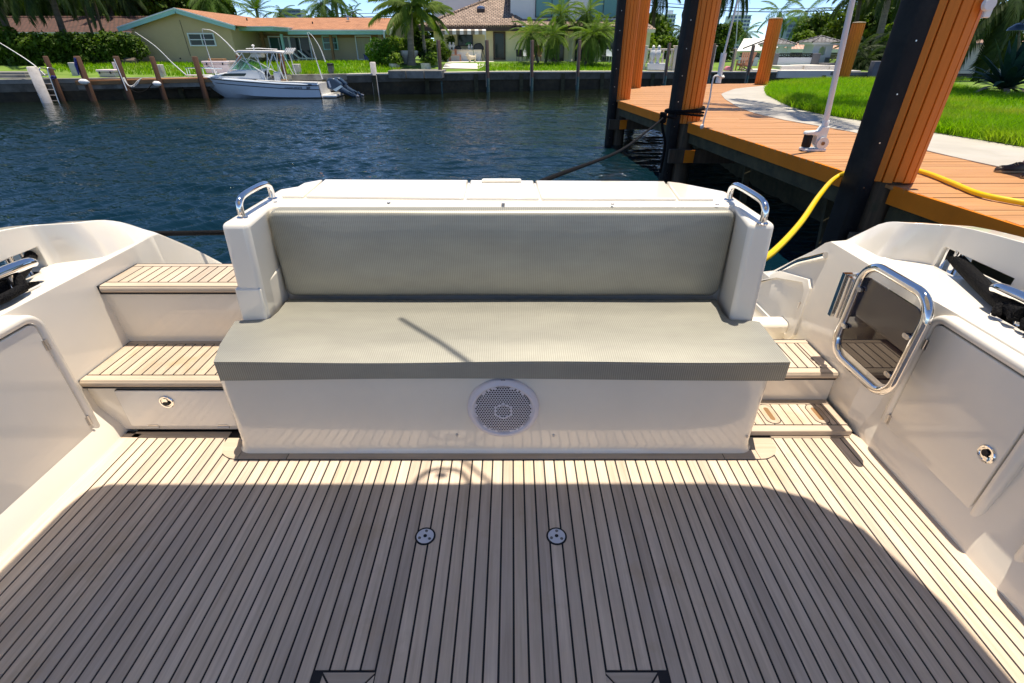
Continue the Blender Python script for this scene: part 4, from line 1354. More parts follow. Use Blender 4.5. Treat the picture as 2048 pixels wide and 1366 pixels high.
MB().lathe([(.075, -.07), (.075, -.052), (.068, -.045)], 24, (bx_ + .055, by_, DZ + .10), 'y').build('hinge_boss', 'alum', wb, smooth=40)
MB().lathe([(.024, -.082), (.024, -.068), (.012, -.068)], 6, (bx_ + .055, by_, DZ + .10), 'y').build('hinge_bolt', 'brown', wb)
ptop = at(1706, -4, 6.92); pb0 = Vector((bx_ + .055, by_ + .005, DZ + .29))
dd = (ptop - pb0)
MB().lathe([(.043, DZ + .28), (.043, DZ + .36), (.037, DZ + .37)], 18, (bx_ + .055, by_ + .005, 0)).build('socket', 'alum', wb, smooth=40)
MB().tube([pb0, pb0 + dd * .5, ptop, pb0 + dd * 2.0], .05, 12, rs=[.034, .033, .031, .022]).build('pole', 'white', wb, smooth=60)

# ---- white line hanging with a tubular grip and a tail
g0, g1 = at(1476, -3, 9.2), at(1448, 108, 9.2)
hl = thing('hanging_line', 'white rope hanging beside the middle piling with a tubular plastic grip', 'rope', tuple(at(1405, 255, 9.2)))
h0, h1 = at(1448, 106, 9.2), at(1436, 166, 9.2)
MB().tube([g0 + (g0 - g1) * 1.0, g0, g1], .018, 8).build('upper_rope', 'whiterope', hl, smooth=60)
MB().tube([h0, h0 + (h1 - h0) * .5, h0 + (h1 - h0) * .52, h1], .05, 12, rs=[.046, .044, .04, .046]).build('grip', 'white', hl, smooth=40)
kn = at(1446, 154, 9.15)
MB().lathe([(.005, -.02), (.03, 0), (.005, .03)], 10, tuple(kn)).build('knot', 'whiterope', hl, smooth=60)
P = spline([tuple(kn), tuple(at(1430, 152, 9.13)), tuple(at(1424, 168, 9.13)), tuple(at(1419, 200, 9.13)), tuple(at(1410, 232, 9.13)), tuple(at(1405, 252, 9.13))], 5)
tb = MB().tube(P, .014, 8)
e = at(1404, 253, 9.12)
tb.lathe([(.005, -.04), (.032, -.02), (.034, .02), (.006, .04)], 10, tuple(e))
tb.build('rope_tail', 'whiterope', hl, smooth=60)

# ---- yellow hose
hz = DZ + .03
P = [Vector((1.2, 2.75, -.26)), at(1470, 560, 3.0), at(1545, 505, 3.35), at(1600, 447, 3.9), at(1638, 392, 4.7), at(1668, 358, 5.45), at_z(1702, 343, hz), (4.05, 5.62, hz), at_z(1800, 334, hz), at_z(1850, 345, hz), at_z(1905, 366, hz), at_z(1960, 388, hz), at_z(2050, 406, hz), at_z(2200, 432, hz), at_z(2420, 440, hz), Vector((6.6, 3.3, hz)), Vector((8.6, 3.4, hz)), Vector((10.5, 2.6, hz))]
tag(MB().tube(spline([tuple(p_) for p_ in P], 8), .024, 12).build('yellow_hose', 'hose', smooth=60), 'thick yellow shore power hose looping from the boat over the dock', 'hose')

# ================================================================== PERSON standing on the dock, only a shoe shows in the photo
per = thing('person', 'person in brown leather boat shoes standing on the dock, cut by the right edge', 'person', (5.53, 5.42, DZ))
def skin_body(name, verts, edges, radii, mat, parent, root=0, sub=2):
    me = bpy.data.meshes.new(name)
    me.from_pydata(verts, edges, [])
    o = bpy.data.objects.new(name, me)
    COL.objects.link(o)
    o.parent = parent
    sk = o.modifiers.new('skin', 'SKIN')
    sk.use_smooth_shade = True
    for i, r in enumerate(radii):
        v = me.skin_vertices[0].data[i]
        v.radius = (r, r) if not isinstance(r, tuple) else r
        v.use_root = (i == root)
    ss = o.modifiers.new('sub', 'SUBSURF'); ss.levels = sub; ss.render_levels = sub
    me.materials.append(mat)
    return o
HP = [(0, 0, .93), (0, 0, 1.12), (0, 0, 1.38), (.0, 0, 1.50), (-.02, 0, 1.60), (-.03, 0, 1.72),
      (0, -.10, .88), (-.02, -.11, .50), (.03, -.11, .10), (-.03, -.12, .06),
      (0, .10, .88), (-.02, .12, .50), (.03, .13, .10), (-.03, .14, .06),
      (0, -.19, 1.42), (.02, -.25, 1.14), (-.06, -.25, .90), (0, .19, 1.42), (.02, .25, 1.14), (-.06, .25, .90)]
HE = [(0, 1), (1, 2), (2, 3), (3, 4), (4, 5), (0, 6), (6, 7), (7, 8), (8, 9), (0, 10), (10, 11), (11, 12), (12, 13), (2, 14), (14, 15), (15, 16), (2, 17), (17, 18), (18, 19)]
HR = [.15, .14, .15, .06, .085, .08, .09, .058, .042, .035, .09, .058, .042, .035, .06, .043, .03, .06, .043, .03]
skin_body('body', HP, HE, HR, M['skin'], per)
skin_body('shirt', [(0, 0, .95), (0, 0, 1.15), (0, 0, 1.40), (0, -.18, 1.42), (.015, -.235, 1.22), (0, .18, 1.42), (.015, .235, 1.22)], [(0, 1), (1, 2), (2, 3), (3, 4), (2, 5), (5, 6)], [.175, .165, .175, .085, .07, .085, .07], M['cloth'], per)
skin_body('shorts', [(0, 0, .97), (0, -.10, .85), (-.015, -.11, .55), (0, .10, .85), (-.015, .12, .55)], [(0, 1), (1, 2), (0, 3), (3, 4)], [.165, .115, .085, .115, .085], M['khaki'], per)
skin_body('hair', [(.02, 0, 1.70), (.01, 0, 1.76)], [(0, 1)], [.095, .085], M['hair'], per)
fb = MB()
for s in (-1, 1):
    fb.lathe([(.001, 0), (.012, .01), (.001, .02)], 8, (-.108, s * .03, 1.68), 'x')
fb.build('eye', 'dark', per, world=False)
nb = MB().prism([(-.10, 1.68), (-.135, 1.635), (-.10, 1.625)], -.012, .012, 'y')
nb.build('nose', 'skin', per, bevel=.005, world=False)
MB().box(-.112, -.10, -.025, .025, 1.588, 1.596).build('mouth', 'pink2', per, world=False)
for s in (-1, 1):
    eb = MB().lathe([(.005, -.01), (.03, 0), (.005, .012)], 10, (-.01, s * .085, 1.65), 'y')
    eb.build('ear', 'skin', per, world=False)
    hv = [(-.06, s * .25, .90), (-.075, s * .25, .85), (-.085, s * .25, .80)]
    for f_ in range(4):
        V_ = [(-.075 - .012 * f_, s * .25, .84), (-.075 - .016 * f_, s * (.25 - .004 * f_), .795), (-.07 - .016 * f_, s * (.245 - .004 * f_), .76 + .006 * abs(f_ - 1.5)), (-.06 - .014 * f_, s * .238, .735 + .008 * abs(f_ - 1.5))]
        skin_body('finger', V_, [(0, 1), (1, 2), (2, 3)], [.011, .0095, .0085, .0075], M['skin'], per, sub=1)
    skin_body('thumb', [(-.05, s * .25, .87), (-.10, s * .235, .835), (-.105, s * .225, .80)], [(0, 1), (1, 2)], [.013, .011, .009], M['skin'], per, sub=1)
    skin_body('palm', [(-.06, s * .25, .90), (-.085, s * .25, .825)], [(0, 1)], [.026, (.03, .02)], M['skin'], per, sub=1)
def shoe(cy, cx, tw):
    secs = [(-.215, .008, .020, .012), (-.205, .030, .030, .035), (-.16, .046, .033, .058), (-.10, .050, .032, .064), (-.05, .047, .032, .085), (0, .042, .03, .115), (.035, .038, .03, .105), (.075, .034, .03, .095), (.10, .020, .03, .085)]
    rows = []
    for (x_, w_, z0_, h_) in secs:
        rows.append([(cx + x_, cy + tw * x_ + w_ * math.cos(t_), max(z0_ * .6, z0_ + h_ * math.sin(t_) * .62 + h_ * .1)) for t_ in [2 * math.pi * k / 16 for k in range(16)]])
    b_ = MB().grid(rows, closed=True)
    b_.f.append(tuple(range(16))); b_.f.append(tuple(range(8 * 16, 9 * 16))[::-1])
    sh = b_.build('shoe', 'leather', per, world=False, smooth=60, fix=True)
    pol = [(cx - .225 + .0, cy - tw * .22)]
    pol = [(cx + x_, cy + tw * x_ + w_ * 1.08) for x_, w_, _, _ in secs] + [(cx + x_, cy + tw * x_ - w_ * 1.08) for x_, w_, _, _ in secs[::-1]]
    MB().prism(pol, .003, .026).build('sole', 'sole', sh, world=False, bevel=.004, fix=True)
    lb_ = MB()
    for k in range(3):
        xx = cx - .03 - .022 * k
        lb_.tube([(xx, cy + tw * -.05 - .03, .088 - .008 * k), (xx - .004, cy - tw * .05, .108 - .012 * k), (xx, cy - tw * .05 + .03, .088 - .008 * k)], .003, 6)
    lb_.build('lace', 'sole', sh, world=False)
    MB().tube([(cx - .17, cy - tw * .17 - .03, .062), (cx - .195, cy - tw * .19, .058), (cx - .17, cy - tw * .17 + .03, .062), (cx - .10, cy - tw * .1 + .034, .068), (cx - .10, cy - tw * .1 + .034, .066)], .0025, 6).build('stitching', 'sole', sh, world=False)
shoe(-.12, -.02, .12)
shoe(.14, -.05, -.05)
# ================================================================== VEGETATION BUILDERS
def frond_mesh(name, L, nleaf, leaf, droop, mat, lw=.035, hang=.5, seed=0, taper=True):
    """a feather palm leaf along +X, drooping in -Z"""
    rg = np.random.default_rng(seed)
    V, F = [], []
    def ra(t):
        return np.array([L * (t - .18 * droop * t ** 3), 0, -L * droop * .62 * t ** 2.1])
    ns = 7
    for i in range(ns + 1):
        p = ra(i / ns)
        w = .022 * L / 2.5 * (1 - i / ns) + .004
        V += [p + [0, -w, 0], p + [0, w, 0], p + [0, 0, w]]
    for i in range(ns):
        a, b = 3 * i, 3 * i + 3
        F += [(a, b, b + 1, a + 1), (a + 1, b + 1, b + 2, a + 2), (a + 2, b + 2, b, a)]
    for i in range(nleaf):
        t = .14 + .86 * (i + .5) / nleaf
        p = ra(t)
        d = ra(min(1, t + .02)) - ra(t - .02)
        d /= np.linalg.norm(d)
        ll = leaf * (math.sin(math.pi * (t * .80 + .12)) ** .6) * rg.uniform(.85, 1.1)
        for s in (-1, 1):
            h = hang + rg.uniform(-.15, .25)
            v = np.array([0, s, 0]) * (1 - .35 * h) + d * (.55 + .3 * t) + np.array([0, 0, -h])
            v /= np.linalg.norm(v)
            q = np.cross(v, [0, 0, 1.0]); q /= max(1e-6, np.linalg.norm(q))
            m = p + v * ll * .5 + np.array([0, 0, .03 * ll])
            e = p + v * ll + np.array([0, 0, -.25 * ll * (h + .2)])
            o = len(V)
            V += [p - q * lw * .25, p + q * lw * .25, m + q * lw * .5, m - q * lw * .5, e]
            F += [(o, o + 1, o + 2, o + 3), (o + 3, o + 2, o + 4)]
    me = bpy.data.meshes.new(name)
    me.from_pydata([tuple(map(float, p)) for p in V], [], F)
    me.materials.append(mat)
    me.update()
    return me
FR = {}
for key, L, nl, lf, dr, mt, lw, hg in (
        ('royal', 2.9, 46, .78, .9, 'royal', .066, .8), ('coco', 3.6, 34, .85, .75, 'coco', .06, .55),
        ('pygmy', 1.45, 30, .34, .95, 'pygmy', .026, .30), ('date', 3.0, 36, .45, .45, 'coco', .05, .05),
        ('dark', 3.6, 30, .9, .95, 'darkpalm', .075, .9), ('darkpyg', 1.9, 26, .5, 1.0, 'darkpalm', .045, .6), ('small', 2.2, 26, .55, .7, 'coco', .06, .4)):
    FR[key] = [frond_mesh('frond', L * q, nl, lf, dr * g, M[mt], lw, hg, i) for i, (q, g) in enumerate(((1, 1), (.9, 1.15), (1.06, .8)))]
def trunk_tube(parent, base, top, r0, r1, mat, bulge=0., curve=0., name='trunk'):
    base, top = Vector(base), Vector(top)
    P, R = [], []
    n = 14
    d = top - base
    for i in range(n + 1):
        t = i / n
        P.append(base + d * t + Vector((curve * math.sin(math.pi * t), 0, 0)))
        R.append((r0 + (r1 - r0) * t) * (1 + bulge * math.exp(-((t - .06) / .10) ** 2)) * (1 + (.03 if i % 2 else -.02)))
    return MB().tube(P, r0, 10, rs=R).build(name, mat, parent, smooth=70)
def palm(name, label, base, top, r0, r1, kind, nf, trunkmat='trunk', elev=(75, -45), group=None, shaft=0., curve=0., seed=1, scale=1., bulge=0.):
    rnd = random.Random(seed)
    t = thing(name, label, 'palm tree', tuple(base), 0, group)
    base, top = Vector(base), Vector(top)
    trunk_tube(t, base - Vector((0, 0, .1)), top, r0, r1, trunkmat, bulge, curve)
    cl = top - base
    if shaft:
        MB().tube([top - Vector((0, 0, .1)), top + Vector((0, 0, shaft * .4)), top + Vector((0, 0, shaft))], r1, 10, rs=[r1 * 1.05, r1 * 1.25, r1 * .6]).build('crownshaft', 'crownshaft', t, smooth=70)
        cl = cl + Vector((0, 0, shaft * .85))
    for k in range(nf):
        az = 2.39996 * k + rnd.uniform(-.25, .25)
        f = k / max(1, nf - 1)
        el = elev[0] + (elev[1] - elev[0]) * f ** .85 + rnd.uniform(-8, 8)
        s = scale * rnd.uniform(.88, 1.1)
        child('frond', t, FR[kind][k % 3], tuple(cl), (rnd.uniform(-.25, .25), -rad(el), az), (s, s, s))
    return t
def leaf_cloud(name, blobs, n, size, mat, parent, seed=0, shell=.55, world=True, flat=1.):
    """leaf-sized faces through a set of ellipsoids (c, (rx,ry,rz))"""
    rg = np.random.default_rng(seed)
    vol = np.array([b[1][0] * b[1][1] * b[1][2] for b in blobs]) ** .8
    idx = rg.choice(len(blobs), n, p=vol / vol.sum())
    C = np.array([tuple(b[0]) for b in blobs])[idx]
    R = np.array([b[1] for b in blobs])[idx]
    d = rg.normal(size=(n, 3)); d /= np.linalg.norm(d, axis=1)[:, None]
    rr = shell + (1 - shell) * rg.uniform(0, 1, n) ** .6
    rr *= 1 + .18 * np.sin(d[:, 0] * 7 + idx) * np.sin(d[:, 2] * 6 + 2 * idx) + rg.normal(0, .06, n)
    Pp = C + d * R * rr[:, None]
    nrm = d * .6 + rg.normal(size=(n, 3)) * .55 + np.array([0, 0, .5])
    nrm /= np.linalg.norm(nrm, axis=1)[:, None]
    t = np.cross(nrm, rg.normal(size=(n, 3))); t /= np.linalg.norm(t, axis=1)[:, None]
    b = np.cross(nrm, t)
    s = size * rg.uniform(.6, 1.3, n)[:, None]
    t, b = t * s, b * s * .55
    V = np.concatenate([Pp - t, Pp + b - nrm * s * .1, Pp + t, Pp - b - nrm * s * .1])
    if parent is not None and world:
        L = worldloc(parent)
        V = V - np.array([L.x, L.y, L.z])
    i = np.arange(n)
    F = np.stack([i, i + n, i + 2 * n, i + 3 * n], 1)
    o = bpy.data.objects.new(name, npmesh(name, V, F, M[mat]))
    COL.objects.link(o)
    if parent is not None:
        o.parent = parent
    return o
def blobset(c, r, n, seed, sq=.8):
    rnd = random.Random(seed)
    B = [(Vector(c), (r * .7, r * .6, r * .6 * sq))]
    for k in range(n):
        a, e = rnd.uniform(0, 6.28), rnd.uniform(-.5, 1.1)
        q = Vector((math.cos(a) * math.cos(e), math.sin(a) * math.cos(e), math.sin(e) * sq)) * r * rnd.uniform(.55, .85)
        s = r * rnd.uniform(.28, .5)
        B.append((Vector(c) + q, (s, s, s * .8)))
    return B
def tree(name, label, base, c, r, n, size, mat, seed=0, group=None, cat='tree', tr=.16, sq=.8, nb=12, trunkmat='trunkd'):
    t = thing(name, label, cat, tuple(base), 0, group)
    base, c = Vector(base), Vector(c)
    b = MB().tube([base - Vector((0, 0, .1)), base + (c - base) * .5 + Vector((.1, 0, 0)), c], tr, 8, rs=[tr * 1.3, tr, tr * .4])
    rnd = random.Random(seed)
    for k in range(5):
        a = rnd.uniform(0, 6.28)
        s = base + (c - base) * rnd.uniform(.45, .8)
        e = c + Vector((math.cos(a) * r * .6, math.sin(a) * r * .5, rnd.uniform(-.2, .5) * r))
        b.tube([s, (s + e) / 2 + Vector((0, 0, .1 * r)), e], tr * .4, 6, rs=[tr * .45, tr * .3, tr * .1])
    b.build('trunk', trunkmat, t, smooth=70)
    leaf_cloud('crown', blobset(c, r, nb, seed, sq), n, size, mat, t, seed)
    return t

# ================================================================== FAR BANK: ground, seawall
SHPX = [(-420, 214, 162), (-150, 209, 161), (0, 205, 159), (200, 200, 156), (420, 193, 154), (610, 191, 149), (700, 190, 147.5), (1000, 183, 142.5), (1240, 177, 142)]
SH = []
for (px, yw, yt) in SHPX:
    w = at_z(px, yw, WZ)
    SH.append((w.x, w.y, at(px, yt, w.y).z))
SH += [(12, 39.2, .12), (16.5, 39.6, .10), (19.8, 39.6, .10), (24, 39.2, .08), (34, 39.0, .05), (60, 40, .1), (160, 44, .2)]
SH = [(-120, 6, -.05), (-70, 14, -.05)] + SH
gm = MB()
rows = []
for (x, y, z) in SH:
    k = 1 + .01 * abs(x)
    rows.append([(x, y + .35, z - .03), (x * 1.0, y + 2.5, z + .10), (x, y + 6, z + .42), (x, y + 9, .60), (x * 1.02, y + 30, .66), (x * 3, 900, .6)])
gm.grid(rows)
tag(gm.build('far_lawn', 'lawn', fix=True, smooth=60), 'sunny green lawn along the far canal bank', kind='structure')
def gz(x, y):
    """ground height on the far bank"""
    ys_ = lerp_tab([(q[0], q[1]) for q in SH], x); z = lerp_tab([(q[0], q[2]) for q in SH], x)
    return lerp_tab([(.35, z - .03), (2.5, z + .10), (6, z + .42), (9, .60), (30, .66), (800, .6)], y - ys_)
def seawall(i0, i1, label, capmat='conc_grey', capw=.45, capt=.22, proud=.06):
    c = SH[i0]
    t = thing('seawall', label, 'seawall', (c[0], c[1], WZ), 0, 'seawall runs along the far bank')
    w = MB(); w.grid([[(x, y, WZ - 1.2), (x, y, z - capt + .01)] for (x, y, z) in SH[i0:i1 + 1]])
    w.build('wall_panel', 'seawall', t, fix=False)
    rows = []
    for (x, y, z) in SH[i0:i1 + 1]:
        rows.append([(x, y + capw, z - capt), (x, y - proud, z - capt), (x, y - proud, z), (x, y + capw, z)])
    MB().grid(rows, closed=True).build('cap', capmat, t, bevel=.02, fix=True)
    if capmat:
        MB().grid([[(x, y + .3, z - capt - .36), (x, y - proud * .5, z - capt - .36), (x, y - proud * .5, z - capt - .005), (x, y + .3, z - capt - .005)] for (x, y, z) in SH[i0:i1 + 1]], closed=True).build('beam', 'beam', t, fix=True)
    # buttress piles every few metres
    for (a, b_) in zip(SH[i0:i1], SH[i0 + 1:i1 + 1]):
        L = math.hypot(b_[0] - a[0], b_[1] - a[1])
        if L > 25:
            continue
        n = max(1, int(L / 2.4))
        for k in range(n):
            f = (k + .5) / n
            x, y, z = (a[j] + (b_[j] - a[j]) * f for j in range(3))
            MB().box(x - .12, x + .12, y - .16, y + .02, WZ - 1, z - capt).build('buttress', 'algae', t)
    return t
seawall(0, 6, 'dark stained seawall behind the wooden piles on the far left')
seawall(6, 8, 'grey concrete seawall with thick cap right of the moored fishing boat', capt=.30)
seawall(8, 13, 'seawall with pale cap under the cream house and the balustrade', 'concrete', capw=.8, capt=.10, proud=.12)
seawall(13, 17, 'grey seawall in front of the gazebos on the far right', 'conc_grey')

# grass tufts of the far lawn
rg = np.random.default_rng(4)
P = []
for (px0, px1, n) in ((90, 640, 16000), (600, 800, 7000), (955, 1235, 11000)):
    for _ in range(n):
        px = rg.uniform(px0, px1)
        D = rg.uniform(31.5, 45)
        x = (px - 1024) / 986 * (D * .861 + .4)
        ys_ = lerp_tab([(q[0], q[1]) for q in SH], x)
        if D < ys_ + .5 or D > ys_ + 11 or (px > 900 and D > ys_ + 4.5):
            continue
        P.append((x, D, gz(x, D) - .01))
P = np.array(P)
grass_blades('grass', P, .20, .05, .9, M['grass'], 'rough grass of the far bank lawns')

# ================================================================== LEFT: wooden dock edge, piles, posts, boxes
LD = thing('wooden_dock', 'low weathered wooden dock with orange edge along the far left bank', 'dock', (-20, 30, 0))
a, b_ = at(150, 161, 28.9), at(440, 155, 30.6)
n = 60
for k in range(n):
    f0, f1 = k / n, (k + .93) / n
    p, q = a.lerp(b_, f0), a.lerp(b_, f1)
    MB().add([(p.x, p.y, p.z - .04), (q.x, q.y, q.z - .04), (q.x, q.y + 1.5, q.z - .04), (p.x, p.y + 1.5, p.z - .04), (p.x, p.y, p.z), (q.x, q.y, q.z), (q.x, q.y + 1.5, q.z), (p.x, p.y + 1.5, p.z)],
             [(4, 5, 6, 7), (0, 1, 5, 4), (1, 2, 6, 5), (2, 3, 7, 6), (3, 0, 4, 7), (3, 2, 1, 0)]).build('plank', 'dockplank', LD)
MB().bar(a + Vector((0, -.03, -.13)), b_ + Vector((0, -.03, -.13)), .05, .16).build('edge_board', 'brown', LD)
MB().bar(a + Vector((0, .05, -.32)), b_ + Vector((0, .05, -.32)), .08, .2).build('edge_board', 'conc_grey', LD)
def pile(px, ytop, yfoot, D, r, mat, label, cat='piling', name='wood_piling', group=None, cap=None, zfoot=None, taper=1.0, square=False):
    tp = at(px, ytop, D)
    zf = WZ - .8 if zfoot is None else zfoot
    b = MB()
    if square:
        b.box(tp.x - r, tp.x + r, D - r, D + r, zf, tp.z)
        o = b.build(name, mat, bevel=.02)
    else:
        b.lathe([(r * taper, zf), (r, tp.z - .03), (r * .8, tp.z)], 14, (tp.x, D, 0))
        o = b.build(name, mat, smooth=60)
    return tag(o, label, cat, group)
gB = 'brown pilings along the far left dock'
pile(90, 112, 155, 28.6, .11, 'brownpile', 'brown wooden piling with blue line at its foot, beside the steel ladder', group=gB)
pile(153, 112, 160, 28.7, .15, 'brownpile', 'brown wooden piling wrapped in blue and white lines, above the left white fender', group=gB)
pile(231, 112, 155, 29.2, .14, 'brownpile', 'brown wooden piling with white hoses coiled at its foot', group=gB)
pile(303, 113, 160, 29.7, .12, 'brownpile', 'brown wooden piling above the right white fender', group=gB)
pile(389, 113, 150, 30.3, .14, 'brownpile', 'dark brown piling standing at the bow of the fishing boat', group=gB)
pile(476, 110, 150, 32.3, .14, 'brownpile', 'brown piling behind the windscreen of the fishing boat', group=gB)
pile(561, 107, 150, 32.3, .13, 'brownpile', 'brown piling behind the stern end of the boat hardtop', group=gB)
gW = 'white concrete posts on the far bank'
pile(63, 133, 195, 27.6, .22, 'conc_white', 'fat whitewashed concrete pile standing in the water by the steel ladder', name='concrete_pile', group=gW)
pile(146, 125, 155, 30.6, .18, 'conc_white', 'square white concrete post just left of the blue wrapped piling', name='concrete_post', zfoot=-.1, square=True, group=gW)
pile(232, 124, 155, 31.0, .15, 'conc_white', 'square white concrete post beside the small dock box', name='concrete_post', zfoot=-.1, square=True, group=gW)
pile(318, 129, 150, 31.4, .15, 'conc_white', 'pale concrete post on the lawn edge behind the right fender', name='concrete_post', zfoot=-.1, square=True, group=gW)
pile(592, 128, 156, 33.0, .19, 'conc_white', 'leaning pale concrete post behind the fishing boat stern', name='concrete_post', zfoot=-.1, square=True, group=gW)
pile(661, 131, 160, 33.2, .15, 'conc_grey', 'grey concrete post with a dark cap behind the outboard motors', name='concrete_post', zfoot=-.1, square=True, group=gW)
tp = at(661, 131, 33.2)
tag(MB().box(tp.x - .16, tp.x + .16, 33.02, 33.38, tp.z, tp.z + .12).build('post_cap', 'black', bevel=.03), 'black lumpy cap sitting on the grey post behind the outboard motors', 'cap')
pile(745, 124, 182, 33.1, .17, 'conc_white', 'tall pale concrete pile in the water left of the round bush', name='concrete_pile', group=gW)
# sleeved dark posts in front of the cream house
gD = 'thin dark boat posts with pale feet'
for (px, yt, D, lab) in ((877, 80, 34.4, 'thin dark post in front of the cream corner of the house'), (974, 80, 35.0, 'thin dark post left of the dark glass door'),
                         (1065, 80, 36.0, 'thin dark post in front of the leftmost small palm'), (1160, 80, 36.8, 'thin dark post in front of the stone column and small palms'),
                         (1340, 86, 38.4, 'thin dark post in front of the stone balustrade'), (1430, 87, 38.8, 'thin dark post just right of the middle orange piling'),
                         (1508, 90, 38.8, 'thin dark post right of the reddish lounge chairs'), (1472, 97, 39.8, 'greyish brown timber post standing left of the reddish chairs')):
    tp = at(px, yt, D)
    t = thing('boat_post', lab, 'post', (tp.x, D, WZ), 0, gD)
    MB().lathe([(.10, WZ - .8), (.10, tp.z - .02), (.08, tp.z)], 12, (tp.x, D, 0)).build('post', 'greypile' if px in (1472,) else 'brownwood', t, smooth=60)
    MB().lathe([(.112, WZ - .7), (.112, WZ + .75), (.10, WZ + .78)], 12, (tp.x, D, 0)).build('sleeve', 'sleeve', t, smooth=60)
    MB().box(tp.x - .125, tp.x - .075, D - .09, D + .02, WZ + .3, tp.z - .02).build('face_strip', 'greypile', t)
# ladder
lt = thing('ladder', 'steel boarding ladder with curved top rails going into the water on the left', 'ladder', tuple(at(90, 180, 27.9)))
for (px0, px1) in ((77, 98), (93, 113)):
    t0, t1 = at(px0 + 2, 141, 28.0), at(px0 + 26, 208, 27.9)
    P = spline([t0 + Vector((0, .5, .02)), t0 + Vector((0, .25, .10)), t0 + Vector((0, .02, .03)), t0.lerp(t1, .5), t1], 5)
    MB().tube(P, .028, 8).build('rail', 'steeld', lt, smooth=60)
for k in range(5):
    f = .22 + .17 * k
    p, q = at(79, 141, 28).lerp(at(103, 208, 27.9), f), at(95, 141, 28).lerp(at(119, 208, 27.9), f)
    MB().tube([p, q], .025, 8).build('rung', 'steeld', lt, smooth=60)
# fenders
for (px0, px1, py, D, lab) in ((158, 177, 163, 28.4, 'white cylindrical fender hanging flat against the dock, left one'), (306, 322, 167, 29.4, 'white cylindrical fender hanging flat against the dock, right one')):
    p, q = at(px0, py, D), at(px1, py + 1, D)
    d = (q - p) / 8
    tag(MB().tube([p + d * k for k in range(9)], .1, 12, rs=[.05, .09, .12, .125, .125, .125, .12, .09, .05]).build('fender', 'white', smooth=60), lab, 'fender', 'white dock fenders')
# dock boxes
def dockbox(px0, px1, y0, y1, D, label, dep=.6):
    p, q = at(px0, y1, D), at(px1, y0, D)
    t = thing('dock_box', label, 'box', (p.x, D, p.z))
    sl = .12 * (q.x - p.x)
    MB().add([(p.x + sl * .5, D, p.z), (q.x - sl * .2, D, p.z), (q.x - sl * .2, D + dep, p.z), (p.x + sl * .5, D + dep, p.z), (p.x + .04, D - .05, q.z - .14), (q.x - .04, D - .05, q.z - .14), (q.x - .04, D + dep + .04, q.z - .14), (p.x + .04, D + dep + .04, q.z - .14)],
             [(3, 2, 1, 0), (4, 5, 6, 7), (0, 1, 5, 4), (1, 2, 6, 5), (2, 3, 7, 6), (3, 0, 4, 7)]).build('bin', 'boxwhite', t, bevel=.03)
    MB().box(p.x, q.x, D - .09, D + dep + .06, q.z - .13, q.z).build('lid', 'boxwhite', t, bevel=.04, seg=3)
    for f in (.2, .8):
        xx = p.x + (q.x - p.x) * f
        MB().box(xx - .03, xx + .03, D - .11, D - .088, q.z - .2, q.z - .09).build('catch', 'dark', t)
    return t
dockbox(198, 228, 139, 154, 30.2, 'small white lidded dock box on the wooden dock, left one')
dockbox(410, 456, 122, 147, 31.5, 'large pale pink dock box behind the bow of the fishing boat', .9)
p = at(416, 121, 31.8); q = at(446, 118, 31.8)
tag(MB().box(p.x, q.x, 31.8, 32.2, p.z - .02, q.z + .02).build('timber_stack', 'brown', bevel=.02), 'brown timber offcuts lying on the large pink dock box', 'timber')
stp = thing('concrete_steps', 'low grey concrete steps on the seawall at the far left end', 'steps', tuple(at(20, 160, 29.0)))
for (px0, px1, y0, y1) in ((-60, 48, 156, 166), (-60, 40, 150, 157), (-60, 30, 145, 151)):
    p, q = at(px0, y1, 28.6), at(px1, y0, 28.6)
    dd_ = (156 - y0) * .05
    MB().box(p.x, q.x, 28.6 + dd_, 30.4, p.z - .2, q.z).build('step', 'conc_grey', stp, bevel=.02)
# coiled hoses and lines on piles
hb = []
P = spline([at(246, 155, 29.0), at(252, 166, 28.9), at(264, 174, 28.9), at(274, 168, 28.9), at(281, 157, 29)], 6)
P2 = spline([at(248, 155, 29.0), at(256, 170, 28.85), at(266, 171, 28.9), at(275, 162, 28.95), at(283, 157, 29)], 6)
tag(MB().tube(P, .022, 6).tube(P2, .022, 6).build('white_hose', 'whiterope', smooth=60), 'white hoses hanging in loops below the dock edge', 'hose')
P = spline([at(252, 172, 28.9), at(272, 184, 28.8), at(290, 182, 28.9), at(305, 168, 29.3)], 6)
tag(MB().tube(P, .02, 6).build('slack_line', 'rope', smooth=60), 'slack brown line drooping from the dock to the right fender', 'rope')
tag(MB().tube([at(150, 116, 28.5), at(152, 130, 28.5), at(158, 150, 28.5)], .05, 8, rs=[.05, .07, .03]).build('blue_line', 'blueplastic', smooth=60), 'blue line bundle hanging on the piling above the left fender', 'rope')
tag(MB().tube(spline([at(100, 155, 28.4), at(106, 157, 28.4), at(112, 154, 28.4), at(104, 153, 28.4), at(101, 158, 28.4)], 5), .04, 6).build('blue_line', 'blueplastic', smooth=60), 'blue rope coil lying at the foot of the piling by the ladder', 'rope')
for (a0, a1, lab) in (((228, 118), (254, 181), 'thin pale boat pole leaning down from the piling with white hoses'), ((165, 132), (179, 165), 'thin white boat hook leaning on the piling above the left fender')):
    tag(MB().tube([at(a0[0], a0[1], 28.9), at(a1[0], a1[1], 28.7)], .024, 6).build('boat_pole', 'alum', smooth=60), lab, 'pole', 'poles leaning on the far dock pilings')
def whip(pts, D, label, r=.022):
    P = spline([at(px, py, D) for px, py in pts], 6)
    tag(MB().tube(P, r, 6, rs=[r * (1.6 - 1.1 * k / (len(P) - 1)) for k in range(len(P))]).build('whip_pole', 'white', smooth=60), label, 'mooring whip', 'thin white mooring whips on the far bank')
